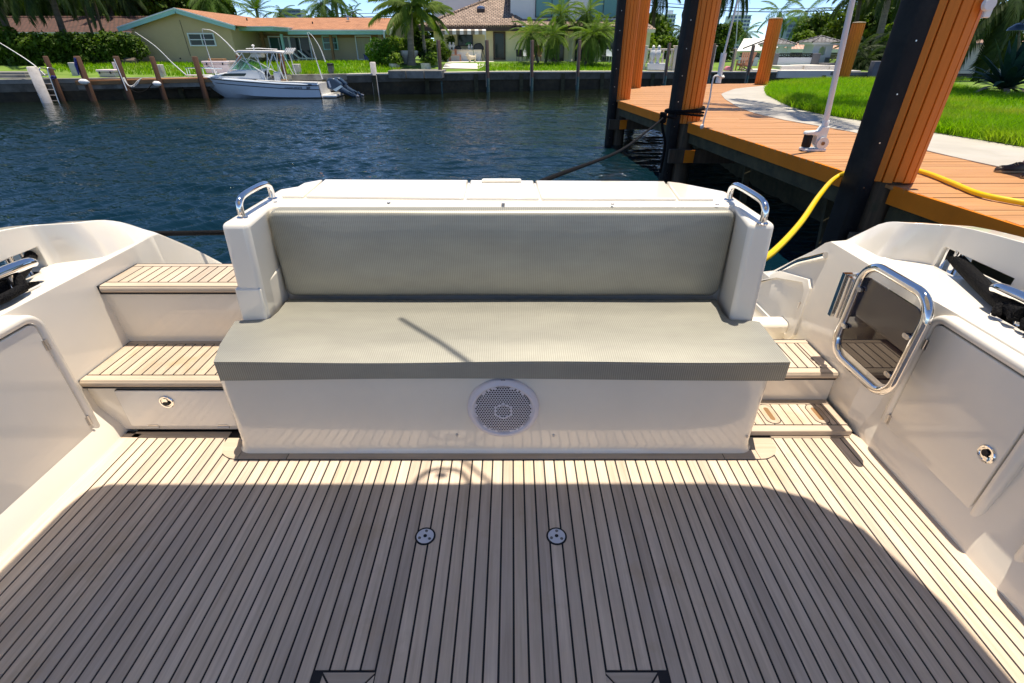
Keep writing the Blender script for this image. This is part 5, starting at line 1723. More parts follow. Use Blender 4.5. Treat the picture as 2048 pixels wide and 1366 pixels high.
whip([(92, 152), (60, 124), (0, 86), (-60, 52)], 28.3, 'thin white mooring whip rising to the left edge over the hedge')
whip([(372, 150), (345, 126), (310, 92), (270, 64)], 30.0, 'thin white mooring whip crossing the blank gable wall')
whip([(478, 112), (450, 82), (425, 62), (405, 58)], 31.8, 'curved white mooring whip arching in front of the gable window')
whip([(432, 150), (424, 128), (412, 92), (404, 58)], 31.2, 'thin white line dropping from the whip tip to the boat bow')
whip([(651, 124), (640, 96), (628, 76), (617, 64)], 33.0, 'curved white mooring whip above the stern, right of the hardtop')
whip([(645, 158), (634, 124), (622, 86), (614, 64)], 32.0, 'straight white fishing rod rising from the boat stern')

# ================================================================== FISHING BOAT
fbk = at(413, 186, 30.9)
fb = thing('fishing_boat', 'white walkaround fishing boat with hardtop and twin dark outboards, moored at the far dock', 'boat', (fbk.x, 30.9, WZ), rad(4))
LB = 6.9
# stations along hull: x, half beam at sheer, sheer height, half beam at chine, chine height, keel height
ST = [(-.05, .03, 1.08, .02, .95, .90), (.45, .45, 1.06, .22, .62, .35), (1.0, .80, 1.03, .52, .42, -.05), (1.8, 1.08, .98, .86, .26, -.25), (3.0, 1.25, .90, 1.12, .14, -.32), (4.4, 1.28, .80, 1.19, .08, -.34), (5.7, 1.25, .74, 1.18, .06, -.34), (6.55, 1.20, .72, 1.14, .06, -.34)]
def hullrow(s, side):
    x, hb_, sh, hc, ch, kl = s
    return [(x, 0, kl), (x, side * hc, ch), (x + .0, side * (hc + (hb_ - hc) * .55), ch + (sh - ch) * .55), (x, side * hb_, sh - .10), (x, side * (hb_ + .01), sh - .05), (x, side * (hb_ - .03), sh)]
for side in (-1, 1):
    MB().grid([hullrow(s, side) for s in ST]).build('hull', 'hullblue', fb, smooth=35, world=False, fix=True)
    for (fz0, fz1, yo) in ((-.115, -.075, .016), (-.30, -.265, .012)):
        rows = []
        for s in ST:
            x, hb_, sh, hc, ch, kl = s
            def yb(dz):
                zz = sh + dz
                zz = max(zz, ch + .02)
                return side * (hc + (hb_ - hc) * (.55 if zz < sh - .3 else min(1, .55 + .45 * (zz - (ch + (sh - ch) * .55)) / max(.05, sh - .1 - (ch + (sh - ch) * .55)))) + yo), zz
            (y0, z0), (y1, z1) = yb(fz0), yb(fz1)
            rows.append([(x, y0, z0), (x, y1, z1)])
        MB().grid(rows).build('stripe', 'black', fb, world=False)
MB().grid([[(s[0], -s[1] + .03, s[2]), (s[0], 0, s[2] + .05 * (1 if s[0] < 3.4 else -1)), (s[0], s[1] - .03, s[2])] for s in ST]).build('foredeck', 'gelwhite', fb, world=False, smooth=40)
MB().grid([[(6.55, -1.17, .72), (6.55, 1.17, .72)], [(6.60, -1.14, .06), (6.60, 1.14, .06)], [(6.6, -.2, -.3), (6.6, .2, -.3)]]).build('transom', 'gelwhite', fb, world=False)
for side in (-1, 1):
    MB().grid([[(x, side * (1.22 - .0 * x), z), (x, side * 1.02, z + .02)] for x, z in ((3.3, .90), (4.4, .84), (5.7, .80), (6.5, .78))]).build('gunwale', 'gelwhite', fb, world=False)
    MB().grid([[(x, side * 1.04, z), (x, side * 1.04, .3)] for x, z in ((3.3, .90), (6.5, .78))]).build('cockpit_side', 'gelwhite', fb, world=False)
MB().prism([(.7, 1.06), (1.4, 1.22), (2.3, 1.36), (3.35, 1.40), (3.5, .92), (.9, .98)], -.82, .82, 'y').build('cabin_trunk', 'gelwhite', fb, world=False, bevel=.06, seg=3, fix=True)
for side in (-1, 1):
    y_ = side * .826
    MB().prism([(1.35, 1.08), (1.62, 1.21), (2.75, 1.21), (2.62, 1.08)], y_ - .006, y_ + .006, 'y').build('cabin_window', 'glass', fb, world=False, fix=True)
# windscreen: panes and frame
sc_ = [((1.95, -.72, 1.38), (2.55, -.66, 1.86)), ((1.75, 0, 1.36), (2.38, 0, 1.92)), ((1.95, .72, 1.38), (2.55, .66, 1.86))]
for (p_, q_) in zip(sc_, sc_[1:]):
    MB().add([p_[0], q_[0], q_[1], p_[1]], [(0, 1, 2, 3)]).build('windscreen', 'windscreen', fb, world=False)
for side in (-1, 1):
    MB().add([(1.95, side * .72, 1.38), (3.45, side * .86, 1.34), (2.95, side * .80, 1.66), (2.55, side * .66, 1.86)], [(0, 1, 2, 3)]).build('windscreen', 'windscreen', fb, world=False)
    MB().tube([(1.95, side * .72, 1.38), (2.55, side * .66, 1.87), (2.95, side * .80, 1.68), (3.75, side * .95, 1.2)], .022, 6).tube([(1.95, side * .72, 1.38), (3.5, side * .86, 1.34)], .02, 6).build('screen_frame', 'alum', fb, world=False)
MB().tube([q[1] for q in sc_], .022, 6).tube([sc_[1][0], sc_[1][1]], .018, 6).build('screen_frame', 'alum', fb, world=False)
# hardtop with rocket launcher rod holders
MB().prism([(2.35, 2.22), (2.6, 2.29), (4.4, 2.27), (4.95, 2.20), (4.9, 2.15), (2.4, 2.17)], -.80, .80, 'y').build('hardtop', 'canvas', fb, world=False, bevel=.03, seg=2, fix=True)
for k, y_ in enumerate((-.7, -.35, 0, .35, .7)):
    MB().tube([(4.88, y_, 2.12), (5.12, y_, 2.38)], .04, 8).build('rod_holder', 'white', fb, world=False)
for side in (-1, 1):
    for (p0, p1) in (((1.55, .80, 1.05), (2.75, .74, 2.17)), ((3.1, .86, 1.35), (2.7, .7, 2.17)), ((3.75, .95, .85), (3.45, .72, 2.17)), ((3.8, .95, .85), (4.05, .72, 2.17)), ((4.75, .98, .80), (4.35, .74, 2.17)), ((4.85, .98, .80), (4.72, .74, 2.15)), ((4.3, .74, 2.1), (3.9, .95, 1.2))):
        MB().tube([(p0[0], side * p0[1], p0[2]), (p1[0], side * p1[1], p1[2])], .024, 6).build('top_strut', 'alum', fb, world=False)
MB().box(3.0, 3.55, -.3, .3, 1.95, 2.16).build('electronics_box', 'white', fb, world=False, bevel=.03)
MB().tube([(3.2, -.2, 2.28), (3.2, -.2, 2.46)], .03, 8).lathe([(.001, 2.46), (.08, 2.48), (.08, 2.52), (.001, 2.56)], 12, (3.2, -.2, 0)).build('gps_dome', 'white', fb, world=False)
MB().tube([(2.6, .3, 2.36), (3.3, .25, 2.38), (4.3, .2, 2.33)], .018, 6).build('antenna', 'white', fb, world=False)
# helm, seats, cooler
MB().box(3.25, 3.6, -.75, .1, .5, 1.32).build('helm_console', 'gelwhite', fb, world=False, bevel=.05)
MB().box(4.15, 4.5, -.85, -.35, .4, 1.28).build('helm_seat', 'white', fb, world=False, bevel=.05)
MB().box(4.3, 4.62, -.7, .75, .4, 1.12).build('helm_seat', 'curtain', fb, world=False, bevel=.05)
MB().box(4.55, 4.85, -1.0, -.7, .7, .93).build('tackle_box', 'brown', fb, world=False, bevel=.02)
MB().tube([(3.62, -.35, 1.15 + 0), (3.72, -.35, 1.2)], .16, 16, rs=[.15, .16]).build('steering_wheel', 'black', fb, world=False)
# bow pulpit and rail
MB().prism([(-.75, -.14), (-.85, 0), (-.75, .14), (.5, .25), (.5, -.25)], 1.07, 1.13).build('bow_pulpit', 'gelwhite', fb, world=False, bevel=.02, fix=True)
for side in (-1, 1):
    MB().tube([(-.7, side * .12, 1.45), (.4, side * .55, 1.46), (1.6, side * .92, 1.44)], .02, 6).build('bow_rail', 'steel', fb, world=False)
    for x_, y_ in ((-.65, .13), (.4, .55), (1.2, .80)):
        MB().tube([(x_, side * y_, 1.03), (x_, side * y_, 1.45)], .016, 6).build('rail_stanchion', 'steel', fb, world=False)
# vent and swim bracket
MB().box(6.0, 6.2, -1.27, -1.235, .64, .70).build('vent', 'black', fb, world=False)
MB().box(6.58, 7.35, -.95, .95, .02, .16).build('engine_bracket', 'gelwhite', fb, world=False, bevel=.04)
# lettering
def text(body, size, parent, loc, rot, mat, name, ext=.003, bold=False):
    cu = bpy.data.curves.new(name, 'FONT')
    cu.body = body; cu.size = size; cu.extrude = ext
    cu.align_x = 'LEFT'
    if bold:
        cu.offset = size * .03
    o = bpy.data.objects.new(name, cu)
    COL.objects.link(o)
    dg = bpy.context.evaluated_depsgraph_get()
    me = bpy.data.meshes.new_from_object(o.evaluated_get(dg))
    bpy.data.objects.remove(o)
    bpy.data.curves.remove(cu)
    me.materials.clear(); me.materials.append(M[mat])
    return child(name, parent, me, loc, rot)
text("GRADY-WHITE", .135, fb, (4.75, -1.262, .48), (rad(90), 0, rad(.8)), 'black', 'lettering')
text("20F", .15, fb, (5.88, -1.25, .475), (rad(90), 0, rad(1.5)), 'black', 'lettering', bold=True)
text("FL 1078 LK", .10, fb, (1.02, -.845, .955), (rad(90), rad(1.5), rad(-17)), 'slate', 'registration_number')
# outboards, tilted up
def outboard(y_, dx):
    prof = [(6.82, .45), (6.83, .80), (6.92, .93), (7.05, .98), (7.30, .95), (7.66, .66), (7.55, .42), (7.1, .32)]
    cow = MB().prism([(x + dx, z) for x, z in prof], y_ - .22, y_ + .22, 'y').build('outboard_cowl', 'navy', fb, world=False, bevel=.08, seg=3, fix=True)
    MB().prism([(x + dx, z) for x, z in ((6.93, .82), (7.02, .84), (7.08, .52), (6.99, .50))], y_ - .232, y_ - .219, 'y').build('cowl_decal', 'whitemetal', cow, world=False, fix=True)
    MB().prism([(x + dx, z) for x, z in ((7.15, .40), (7.60, .62), (7.72, .56), (7.30, .30))], y_ - .228, y_ - .216, 'y').build('cowl_stripe', 'steeld', cow, world=False, fix=True)
    q0 = Vector((7.35 + dx, y_, .48))
    leg = MB().tube([q0, q0 + Vector((.45, 0, -.22)), q0 + Vector((.88, 0, -.43))], .12, 10, rs=[.20, .14, .10])
    leg.tube([q0 + Vector((.80, 0, -.28)), q0 + Vector((1.02, 0, -.55))], .08, 10, rs=[.085, .06])
    leg.obox(q0 + Vector((.80, 0, -.30)), (.18, 0, -.10), (0, .15, 0), (.008, 0, .012))
    leg.build('outboard_leg', 'navy', cow, world=False, smooth=50)
    pr = MB()
    c = q0 + Vector((1.04, 0, -.42))
    ax = Vector((.87, 0, -.35)).normalized(); u = Vector((0, 1, 0)); v = ax.cross(u)
    for k in range(3):
        t = 2.094 * k + y_
        dirn = u * math.cos(t) + v * math.sin(t); tn = ax.cross(dirn)
        pr.add([c + dirn * .04 - tn * .02 - ax * .02, c + dirn * .17 - tn * .08 - ax * .03, c + dirn * .20 + tn * .02, c + dirn * .16 + tn * .09 + ax * .04, c + dirn * .04 + tn * .03 + ax * .03], [(0, 1, 2, 3, 4)])
    pr.tube([c - ax * .06, c + ax * .09], .045, 8)
    pr.build('propeller', 'steeld', cow, world=False)
outboard(-.42, 0); outboard(.36, .12)
# ================================================================== HOUSES
def quadsheet(pts, th=.05):
    """thin slab from four corner points (outer face order)"""
    p = [Vector(q) for q in pts]
    n = (p[1] - p[0]).cross(p[3] - p[0]).normalized() * th
    return MB().add([q - n for q in p] + p, [(3, 2, 1, 0), (4, 5, 6, 7), (0, 1, 5, 4), (1, 2, 6, 5), (2, 3, 7, 6), (3, 0, 4, 7)])
def window(parent, px0, px1, py0, py1, D, glass='glass', frame='alum', cols=2, rows=2, fw=.07, name='window'):
    a, c = at(px0, py1, D), at(px1, py0, D)
    m = at((px0 + px1) / 2, (py0 + py1) / 2, D)
    x0, x1, z0, z1 = a.x, c.x, a.z, c.z
    x0 = (a.x + at(px0, py0, D).x) / 2; x1 = (c.x + at(px1, py1, D).x) / 2
    fr = MB().ring([(x0, z0), (x1, z0), (x1, z1), (x0, z1)], [(x0 + fw, z0 + fw), (x1 - fw, z0 + fw), (x1 - fw, z1 - fw), (x0 + fw, z1 - fw)], D - .09, D + .02, 'y').build(name, frame, parent, fix=True)
    for i in range(cols):
        for j in range(rows):
            xa, xb = x0 + fw + (x1 - x0 - 2 * fw) * i / cols, x0 + fw + (x1 - x0 - 2 * fw) * (i + 1) / cols
            za, zb = z0 + fw + (z1 - z0 - 2 * fw) * j / rows, z0 + fw + (z1 - z0 - 2 * fw) * (j + 1) / rows
            MB().box(xa + .012, xb - .012, D - .035, D - .02, za + .012, zb - .012).build('pane', glass, fr)
    for i in range(1, cols):
        xm = x0 + fw + (x1 - x0 - 2 * fw) * i / cols
        MB().box(xm - fw * .4, xm + fw * .4, D - .08, D - .01, z0 + fw, z1 - fw).build('mullion', frame, fr)
    for j in range(1, rows):
        zm = z0 + fw + (z1 - z0 - 2 * fw) * j / rows
        MB().box(x0 + fw, x1 - fw, D - .075, D - .01, zm - fw * .35, zm + fw * .35).build('mullion', frame, fr)
    return fr
G0 = .55
# ---- left house behind the hedge
D = 43.0
hl_ = at(-200, 66, D); hr_ = at(262, 66, D)
ze = hl_.z; zr = at(100, 35, D + 5).z
LH = thing('red_roofed_house', 'low house with long red brown tile roof behind the hedge on the far left', 'house', (-34, D, G0))
quadsheet([(hl_.x, D, ze), (hr_.x, D, ze), (hr_.x - 1.0, D + 5.2, zr), (hl_.x, D + 5.2, zr)], .12).build('roof', 'redtile', LH)
quadsheet([(hr_.x, D + 10.4, ze), (hl_.x, D + 10.4, ze), (hl_.x, D + 5.2, zr), (hr_.x - 1, D + 5.2, zr)], .12).build('roof', 'redtile', LH)
MB().tube([(hl_.x, D + 5.2, zr), (hr_.x - 1, D + 5.2, zr)], .11, 8).build('ridge', 'redtile', LH)
MB().box(hl_.x, hr_.x, D - .06, D, ze - .24, ze + .02).build('fascia', 'teal', LH)
MB().box(hl_.x, hr_.x, D - .14, D - .06, ze - .06, ze + .05).build('gutter', 'white', LH)
MB().box(hl_.x, hr_.x - .6, D + 1.9, D + 9.5, G0 - .3, ze - .05).build('wall', 'tan2', LH)
MB().box(hl_.x, hr_.x - .2, D + .05, D + 1.85, ze - .28, ze - .2).build('soffit', 'white', LH)
for px in (78, 198, 240):
    q = at(px, 78, D + .4)
    MB().box(q.x - .12, q.x + .12, D + .3, D + .54, G0 - .3, ze - .28).build('porch_post', 'white', LH)
for (px0, px1) in ((35, 72), (90, 125), (140, 190)):
    window(LH, px0, px1, 73, 90, D + 1.9, 'glass', 'alum', 2, 1, name='window')
window(LH, 203, 218, 73, 95, D + 1.9, 'curtain', 'alum', 1, 1, name='door')
q = at(258, 72, D + 1)
MB().box(q.x - .4, q.x + 1.6, D + .6, D + 6, G0 - .3, ze + .3).build('side_wall', 'pink', LH)

# ---- tan house: gable end plus a long wing
TH = thing('tan_house', 'tan stucco house with turquoise eaves and terracotta shingle roof behind the moored boat', 'house', (-18, 38, G0))
D = 38.0
xa = (at(261, 57, D).x + at(285, 129, D).x) / 2
xb = (at(463, 55, D).x + at(474, 126, D).x) / 2
zl = at(261, 60, D).z; ap = at(351, 21, D)
zb_ = at(463, 55, D).z
MB().prism([(xa, G0 - .6), (xb, G0 - .6), (xb, zb_ - .02), (ap.x, ap.z), (xa, zl - .02)], D, D + 9.8, 'y').build('gable_wall', 'tan', TH, fix=True)
le, apx, re = at(236, 56, D - .45), at(350, 17.5, D - .45), at(470, 52.5, D - .45)
yb = D + 10
quadsheet([(le.x, le.y, le.z), (apx.x, apx.y, apx.z), (apx.x, yb, apx.z), (le.x, yb, le.z)][::-1], .06).build('roof', 'shingle', TH)
quadsheet([(apx.x, apx.y, apx.z), (re.x, re.y, re.z), (re.x, yb, re.z), (apx.x, yb, apx.z)][::-1], .06).build('roof', 'shingle', TH)
for p, q in ((le, apx), (apx, re)):
    MB().bar(p + Vector((0, -.04, -.10)), q + Vector((0, -.04, -.10)), .07, .26).build('barge_board', 'teal', TH)
    MB().bar(p + Vector((0, -.09, .02)), q + Vector((0, -.09, .02)), .06, .07).build('barge_trim', 'alum', TH)
window(TH, 378.5, 431, 66, 92.5, D, 'glass', 'alum', 2, 2)
MB().tube([at(359, 40, D - .03), at(381, 112, D - .03)], .012, 6).build('cable', 'wire', TH)
MB().tube([at(360, 116, D - .05), at(361, 117.5, D - .05)], .05, 8).build('hose_tap', 'wire', TH)
# wing
DW, DE = 43.0, 41.0
wx0 = at(455, 90, DW).x
wx1 = at(786, 90, DW).x
zeav = at(660, 61, DE).z
zrid = at(620, 35.5, DE + 5.2).z
rx1 = at(774, 61, DE).x
rx0 = at(400, 61, DE).x
quadsheet([(rx0, DE, zeav), (rx1, DE, zeav), (rx1 + .25, DE + 5.2, zrid), (rx0, DE + 5.2, zrid)], .08).build('roof', 'shingle', TH)
quadsheet([(rx1, DE + 10, zeav), (rx0, DE + 10, zeav), (rx0, DE + 5.2, zrid), (rx1 + .25, DE + 5.2, zrid)], .08).build('roof', 'shingle', TH)
f0, f1 = at(575, 62, DE), at(775, 61, DE)
MB().box(f0.x, f1.x, DE - .05, DE, zeav - .24, zeav + .01).build('fascia', 'teal', TH)
MB().box(f0.x, f1.x + .1, DE - .12, DE - .05, zeav - .04, zeav + .05).build('gutter', 'alum', TH)
# flat porch roof bridging gable and wing
pa, pb_, pc = at(455, 54.5, 39.2), at(545, 55, 39.2), at(577, 61, 40.95)
MB().prism([(pa.x, 39.2), (pb_.x, 39.2), (pc.x, 40.95), (pc.x, 43), (pa.x, 43)], pa.z - .2, pa.z + .01).build('porch_roof', 'teal', TH)
MB().prism([(pa.x - .02, 39.12), (pb_.x + .04, 39.12), (pc.x + .05, 40.9), (pc.x, 43), (pa.x, 43)], pa.z + .012, pa.z + .06).build('porch_roof_top', 'white', TH)
# gable end at the right of the wing
MB().prism([(DE + 1.2, G0 - .5), (DE + 9, G0 - .5), (DE + 9, zeav + .02), (DE + 5.2, zrid - .15), (DE + 1.2, zeav + .02)], wx0, wx1, 'x').build('wall', 'tan2', TH, fix=True)
bo = Vector((rx1 + .2, 0, 0))
for (y0, z0, y1, z1) in ((DE - .05, zeav - .06, DE + 5.2, zrid + .0), (DE + 5.2, zrid, DE + 10, zeav - .06)):
    MB().bar((rx1 + .12, y0, z0 - .08), (rx1 + .3, y1, z1 - .08), .08, .24).build('barge_board', 'alum', TH)
# corner strip, openings
window(TH, 491, 507, 69, 108, DW - .8, 'glassgrn', 'alum', 1, 1, name='door')
window(TH, 541, 582, 72, 121, DW - .8, 'glassgrn', 'alum', 2, 1, name='sliding_door')
window(TH, 582, 623, 72, 121, DW - .8, 'glass', 'alum', 2, 1, name='sliding_door')
window(TH, 646, 676, 71, 100, DW - .8, 'glassgrn', 'teal', 1, 2)
window(TH, 713, 745, 71, 120, DW - .8, 'curtain', 'alum', 1, 1, name='sliding_door')
MB().box(wx0, wx1, DE + 1.12, DE + 1.19, zeav - .42, zeav - .2).build('beam', 'brown', TH)
for (p0, p1, mt, r) in (((463, 60), (472, 108), 'teal', .085), ((522, 62), (531, 108), 'brown', .09), ((562, 68), (573, 124), 'teal', .075), ((660, 68), (668, 122), 'brown', .085), ((768, 62), (769, 112), 'alum', .06)):
    a = at(p0[0], p0[1], DE - .2 if mt != 'brown' else DE + .6); b2 = at(p1[0], p1[1], a.y)
    MB().bar(a, (b2.x, a.y, G0 - .25), r * 2).build('porch_post', mt, TH)
for (px, py) in ((495, 45), (626, 52)):
    q = at(px, py, DE + 2.6)
    MB().tube([q, q + Vector((0, 0, .28))], .05, 8).build('vent_pipe', 'black', TH)
q = at(696, 40, DE + 3.6)
MB().lathe([(.09, 0), (.09, .16), (.16, .18), (.14, .26), (.02, .30)], 12, tuple(q)).build('roof_vent', 'steeld', TH, smooth=50)
MB().box(at(765, 75, DW).x - .12, at(765, 75, DW).x + .12, DE + 1.10, DE + 1.2, at(765, 76, DE + 1.1).z, at(765, 66, DE + 1.1).z).build('house_number', 'curtain', TH)
MB().box(wx0 - .2, wx1, DE - .9, DW, G0 - .3, G0 + .02).build('patio_slab', 'conc_grey', TH)
# chairs and box on the patio
for (px, lab) in ((597, 'white folding sun lounger on the patio before the sliding door, left one'), (613, 'white folding sun lounger on the patio before the sliding door, right one')):
    q = at(px, 120, 41.2); q.z = G0 + .02
    t = thing('sun_lounger', lab, 'chair', tuple(q), rad(8), 'white patio loungers')
    MB().bar((.12, 0, .32), (-.42, 0, .80), .5, .05).build('backrest', 'white', t, world=False)
    MB().bar((.12, 0, .32), (.75, 0, .30), .5, .05).build('seat', 'white', t, world=False)
    for (x_, y_) in ((.05, -.22), (.05, .22), (.65, -.22), (.65, .22)):
        MB().bar((x_, y_, 0), (x_, y_, .31), .04).build('leg', 'white', t, world=False)
q = at(736, 121, 41.0); q.z = G0 + .02
t = thing('blue_bin', 'dark blue plastic storage bin standing by the curtained patio door', 'bin', tuple(q))
MB().box(-.2, .22, -.22, .22, 0, .50).build('bin', 'blueplastic', t, world=False, bevel=.03)
MB().box(-.23, .25, -.25, .25, .50, .57).build('lid', 'blueplastic', t, world=False, bevel=.02)

# ---- cream and white two-storey house
WH = thing('cream_house', 'cream two storey house with brown barrel tile roof and teal upper windows', 'house', (1, 46, G0))
D = 46.0
x0 = at(868, 80, D).x; x1 = at(1300, 80, D).x
ztop_ = at(950, 55, D).z
MB().box(x0, x1, D, D + 9, G0 - .4, ztop_).build('wall', 'cream', WH)
ea = at(838, 53, D - .7); eb = at(1300, 53, D - .7)
rt = at(985, -4, D + 5.5)
# front slope, cut by hips on the left and by the white block on the right
fx = at(1012, 0, D + 5.5).x
hb2 = at(1030, 50, D - .7)
quadsheet([(ea.x, ea.y, ea.z), (hb2.x, hb2.y, hb2.z), (fx, rt.y, rt.z), (rt.x, rt.y, rt.z)], .1).build('roof', 'barrel', WH)
MB().add([(ea.x, ea.y, ea.z), (rt.x, rt.y, rt.z), (ea.x + 1, D + 12, ea.z)], [(0, 1, 2)]).build('roof', 'barrel', WH)
MB().add([(hb2.x, hb2.y, hb2.z), (hb2.x + 1.0, D + 1.4, hb2.z + .3), (fx + .9, rt.y, rt.z), (fx, rt.y, rt.z)], [(0, 1, 2, 3)]).build('roof', 'barrel', WH)
# real barrel rows along the eave and hip
eb_ = MB()
n = int((hb2.x - ea.x) / .30)
for k in range(n):
    xx = ea.x + (k + .5) * .30
    eb_.tube([(xx, D - .78, ea.z + .02), (xx + (.03), D - .2, ea.z + .02 + .58 * (rt.z - ea.z) / 6.2)], .10, 8)
o_ = eb_.build('eave_tiles', 'barrel', WH, smooth=60); o_['kind'] = 'stuff'
for p, q in (((ea.x, ea.y, ea.z), tuple(rt)), ((hb2.x, hb2.y, hb2.z), (fx, rt.y, rt.z))):
    p, q = Vector(p), Vector(q)
    for k in range(22):
        MB().tube([p.lerp(q, k / 22), p.lerp(q, (k + 1.1) / 22)], .12, 8, rs=[.14, .11]).build('hip_tile', 'barrel', WH, smooth=60)
MB().box(ea.x, eb.x, D - .75, D - .68, ea.z - .30, ea.z - .02).build('fascia', 'brownwood', WH)
MB().box(ea.x, eb.x, D - .68, D, ea.z - .30, ea.z - .24).build('soffit', 'cream', WH)
quadsheet([(hb2.x, hb2.y, hb2.z), (eb.x, eb.y, eb.z), (eb.x, D + 1.5, eb.z + .5), (hb2.x, D + 1.5, hb2.z + .5)], .1).build('roof', 'barrel', WH)
# skylight and vents
q = at(962, 25, D + 2.4)
MB().box(q.x - .32, q.x + .32, q.y - .3, q.y + .25, q.z - .15, q.z + .25).build('skylight_curb', 'brownwood', WH, bevel=.02)
MB().lathe([(.34, 0), (.30, .12), (.16, .2), (.001, .22)], 4, (q.x, q.y, q.z + .25)).build('skylight_dome', 'glassblue', WH)
for (px, py, DD) in ((901, 38, D + 1.3), (965, 8, D + 4.4), (959, 5, D + 4.8)):
    q = at(px, py, DD)
    MB().tube([q - Vector((0, 0, .2)), q + Vector((0, 0, .15))], .06, 8).build('vent_pipe', 'black', WH)
# upper storey: white block right, set back wall left
u0 = at(1021, 20, D + 1.5).x; u1 = at(1296, 20, D + 1.5).x
zu = at(1060, 44, D + 1.5).z
MB().box(u0, u1, D + 1.5, D + 10, zu, zu + 4.6).build('upper_wall', 'whitewall', WH)
MB().box(u0 - .25, u1 + .3, D + 1.2, D + 10.2, zu + 4.6, zu + 4.8).build('parapet', 'whitewall', WH)
l0 = at(867, 0, D + 7).x
MB().box(l0, u0 + 1, D + 6.4, D + 12, ea.z, zu + 4.2).build('upper_wall', 'whitewall', WH)
MB().box(l0 - .12, l0, D + 6.3, D + 6.6, ea.z, zu + 4.2).build('downpipe', 'brownwood', WH)
window(WH, 1071, 1137.5, -42, 35, D + 1.5, 'glassteal', 'black', 2, 1, .05)
window(WH, 1180, 1236, -42, 36, D + 1.5, 'glassteal', 'black', 2, 1, .05)
# ground floor: glass door, window over the counter, side shutter
window(WH, 986.5, 1011, 63, 119.5, D, 'glass', 'brownwood', 1, 1, .12, 'glass_door')
window(WH, 915.5, 946, 68, 92, D, 'glass', 'black', 1, 1, .05)
q0, q1 = at(840, 60, D + .2), at(861, 78, D + .2)
MB().add([(at(840, 58, D + 6).x, D + 6, at(840, 58, D).z), (at(862, 76, D).x, D - .01, at(862, 74, D).z), (at(865, 120, D).x, D - .01, G0), (at(848, 112, D + 6).x, D + 6, G0)], [(0, 1, 2, 3)]).build('side_glazing', 'glass', WH)
MB().bar(at(860, 72, D - .1), at(862, 122, D - .1), .14).build('corner_frame', 'black', WH)
# loggia columns right of the door
window(WH, 1100, 1128, 78, 122, D + .0, 'glass', 'black', 1, 1, .05, 'dark_opening')
window(WH, 1150, 1190, 78, 122, D + .0, 'glass', 'black', 1, 1, .05, 'dark_opening')
window(WH, 1196, 1232, 78, 122, D + .0, 'glass', 'black', 1, 1, .05, 'dark_opening')
for px in (1140, 1196):
    q = at(px, 122, D - 1.6)
    MB().lathe([(.24, G0 - .2), (.24, G0 + .15), (.17, G0 + .2), (.155, G0 + 1.6), (.2, G0 + 1.66), (.22, G0 + 1.75)], 16, (q.x, q.y, 0)).build('column', 'stone', WH, smooth=50)
p, q = at(1290, 55, D - .8), at(1302, 46, D - .8)
quadsheet([(p.x - 1, D - 1.2, p.z - .1), (q.x + .35, D - 1.2, p.z - .1), (q.x - .2, D + 2, q.z + .45), (p.x - 1, D + 2, q.z + .45)], .1).build('side_roof', 'barrel', WH)
MB().box(p.x - 1, q.x + .3, D - 1.25, D - 1.18, p.z - .35, p.z - .12).build('side_fascia', 'cream', WH)

# ---- things at the cream house
aw = thing('awning', 'grey and white striped awning over the outdoor counter', 'awning', tuple(at(928, 60, 45.4)))
a, c, = at(884, 56, 45.95), at(970, 56, 45.95)
e, g = at(882, 61, 44.5), at(972, 61, 44.5)
n = 12
for k in range(n):
    f0, f1 = k / n, (k + 1) / n
    P0, P1, Q0, Q1 = a.lerp(c, f0), a.lerp(c, f1), e.lerp(g, f0), e.lerp(g, f1)
    b = quadsheet([Q0, Q1, P1, P0], .02)
    b.add([Q0, Q1, Q1 - Vector((0, 0, .26)), Q0 - Vector((0, 0, .26))], [(0, 1, 2, 3)])
    b.build('stripe_panel', 'canvas' if k % 2 else 'greypile', aw)
for px in (886, 971):
    q = at(px, 66, 44.55)
    MB().tube([q, (q.x, q.y, G0 - .1)], .025, 6).build('awning_pole', 'alum', aw)
ct = thing('outdoor_counter', 'pale stucco outdoor kitchen counter under the striped awning', 'counter', tuple(at(928, 128, 44.8)))
a, c = at(894, 127, 44.8), at(962, 99.5, 44.8)
MB().box(a.x, c.x, 44.8, 45.5, G0 - .5, c.z - .06).build('base', 'whitewall', ct)
MB().box(a.x - .06, c.x + .06, 44.7, 45.55, c.z - .06, c.z + .02).build('countertop', 'stone', ct, bevel=.01)
zc = c.z + .02
def vase(px, D, z, h, mat, label, cat='vase', name='urn', group=None):
    q = at(px, 95, D)
    return tag(MB().lathe([(.3 * h * .4, 0), (.3 * h * .35, .06 * h), (.30 * h, .38 * h), (.26 * h, .62 * h), (.11 * h, .80 * h), (.16 * h, .86 * h), (.12 * h, h)], 14, (q.x, D, z)).build(name, mat, smooth=60), label, cat, group)
vase(900, 45.0, zc, .50, 'white', 'white urn on the outdoor counter, left of the pair')
vase(907, 45.0, zc, .48, 'white', 'white urn on the outdoor counter, right of the pair')
vase(938, 45.0, zc, .34, 'white', 'small white jar by the counter window, left one', 'jar', 'jar')
vase(943.5, 45.0, zc, .34, 'white', 'small white jar by the counter window, right one', 'jar', 'jar')
pl = thing('potted_plant', 'small dark potted plant on the counter behind the white urns', 'plant', tuple(at(902, 92, 45.3)))
q = at(902, 92, 45.3)
MB().lathe([(.10, zc), (.14, zc + .25)], 10, (q.x, q.y, 0)).build('pot', 'black', pl)
leaf_cloud('foliage', [(Vector((q.x, q.y, zc + .62)), (.36, .3, .32))], 220, .10, 'tree', pl, 3, .2)
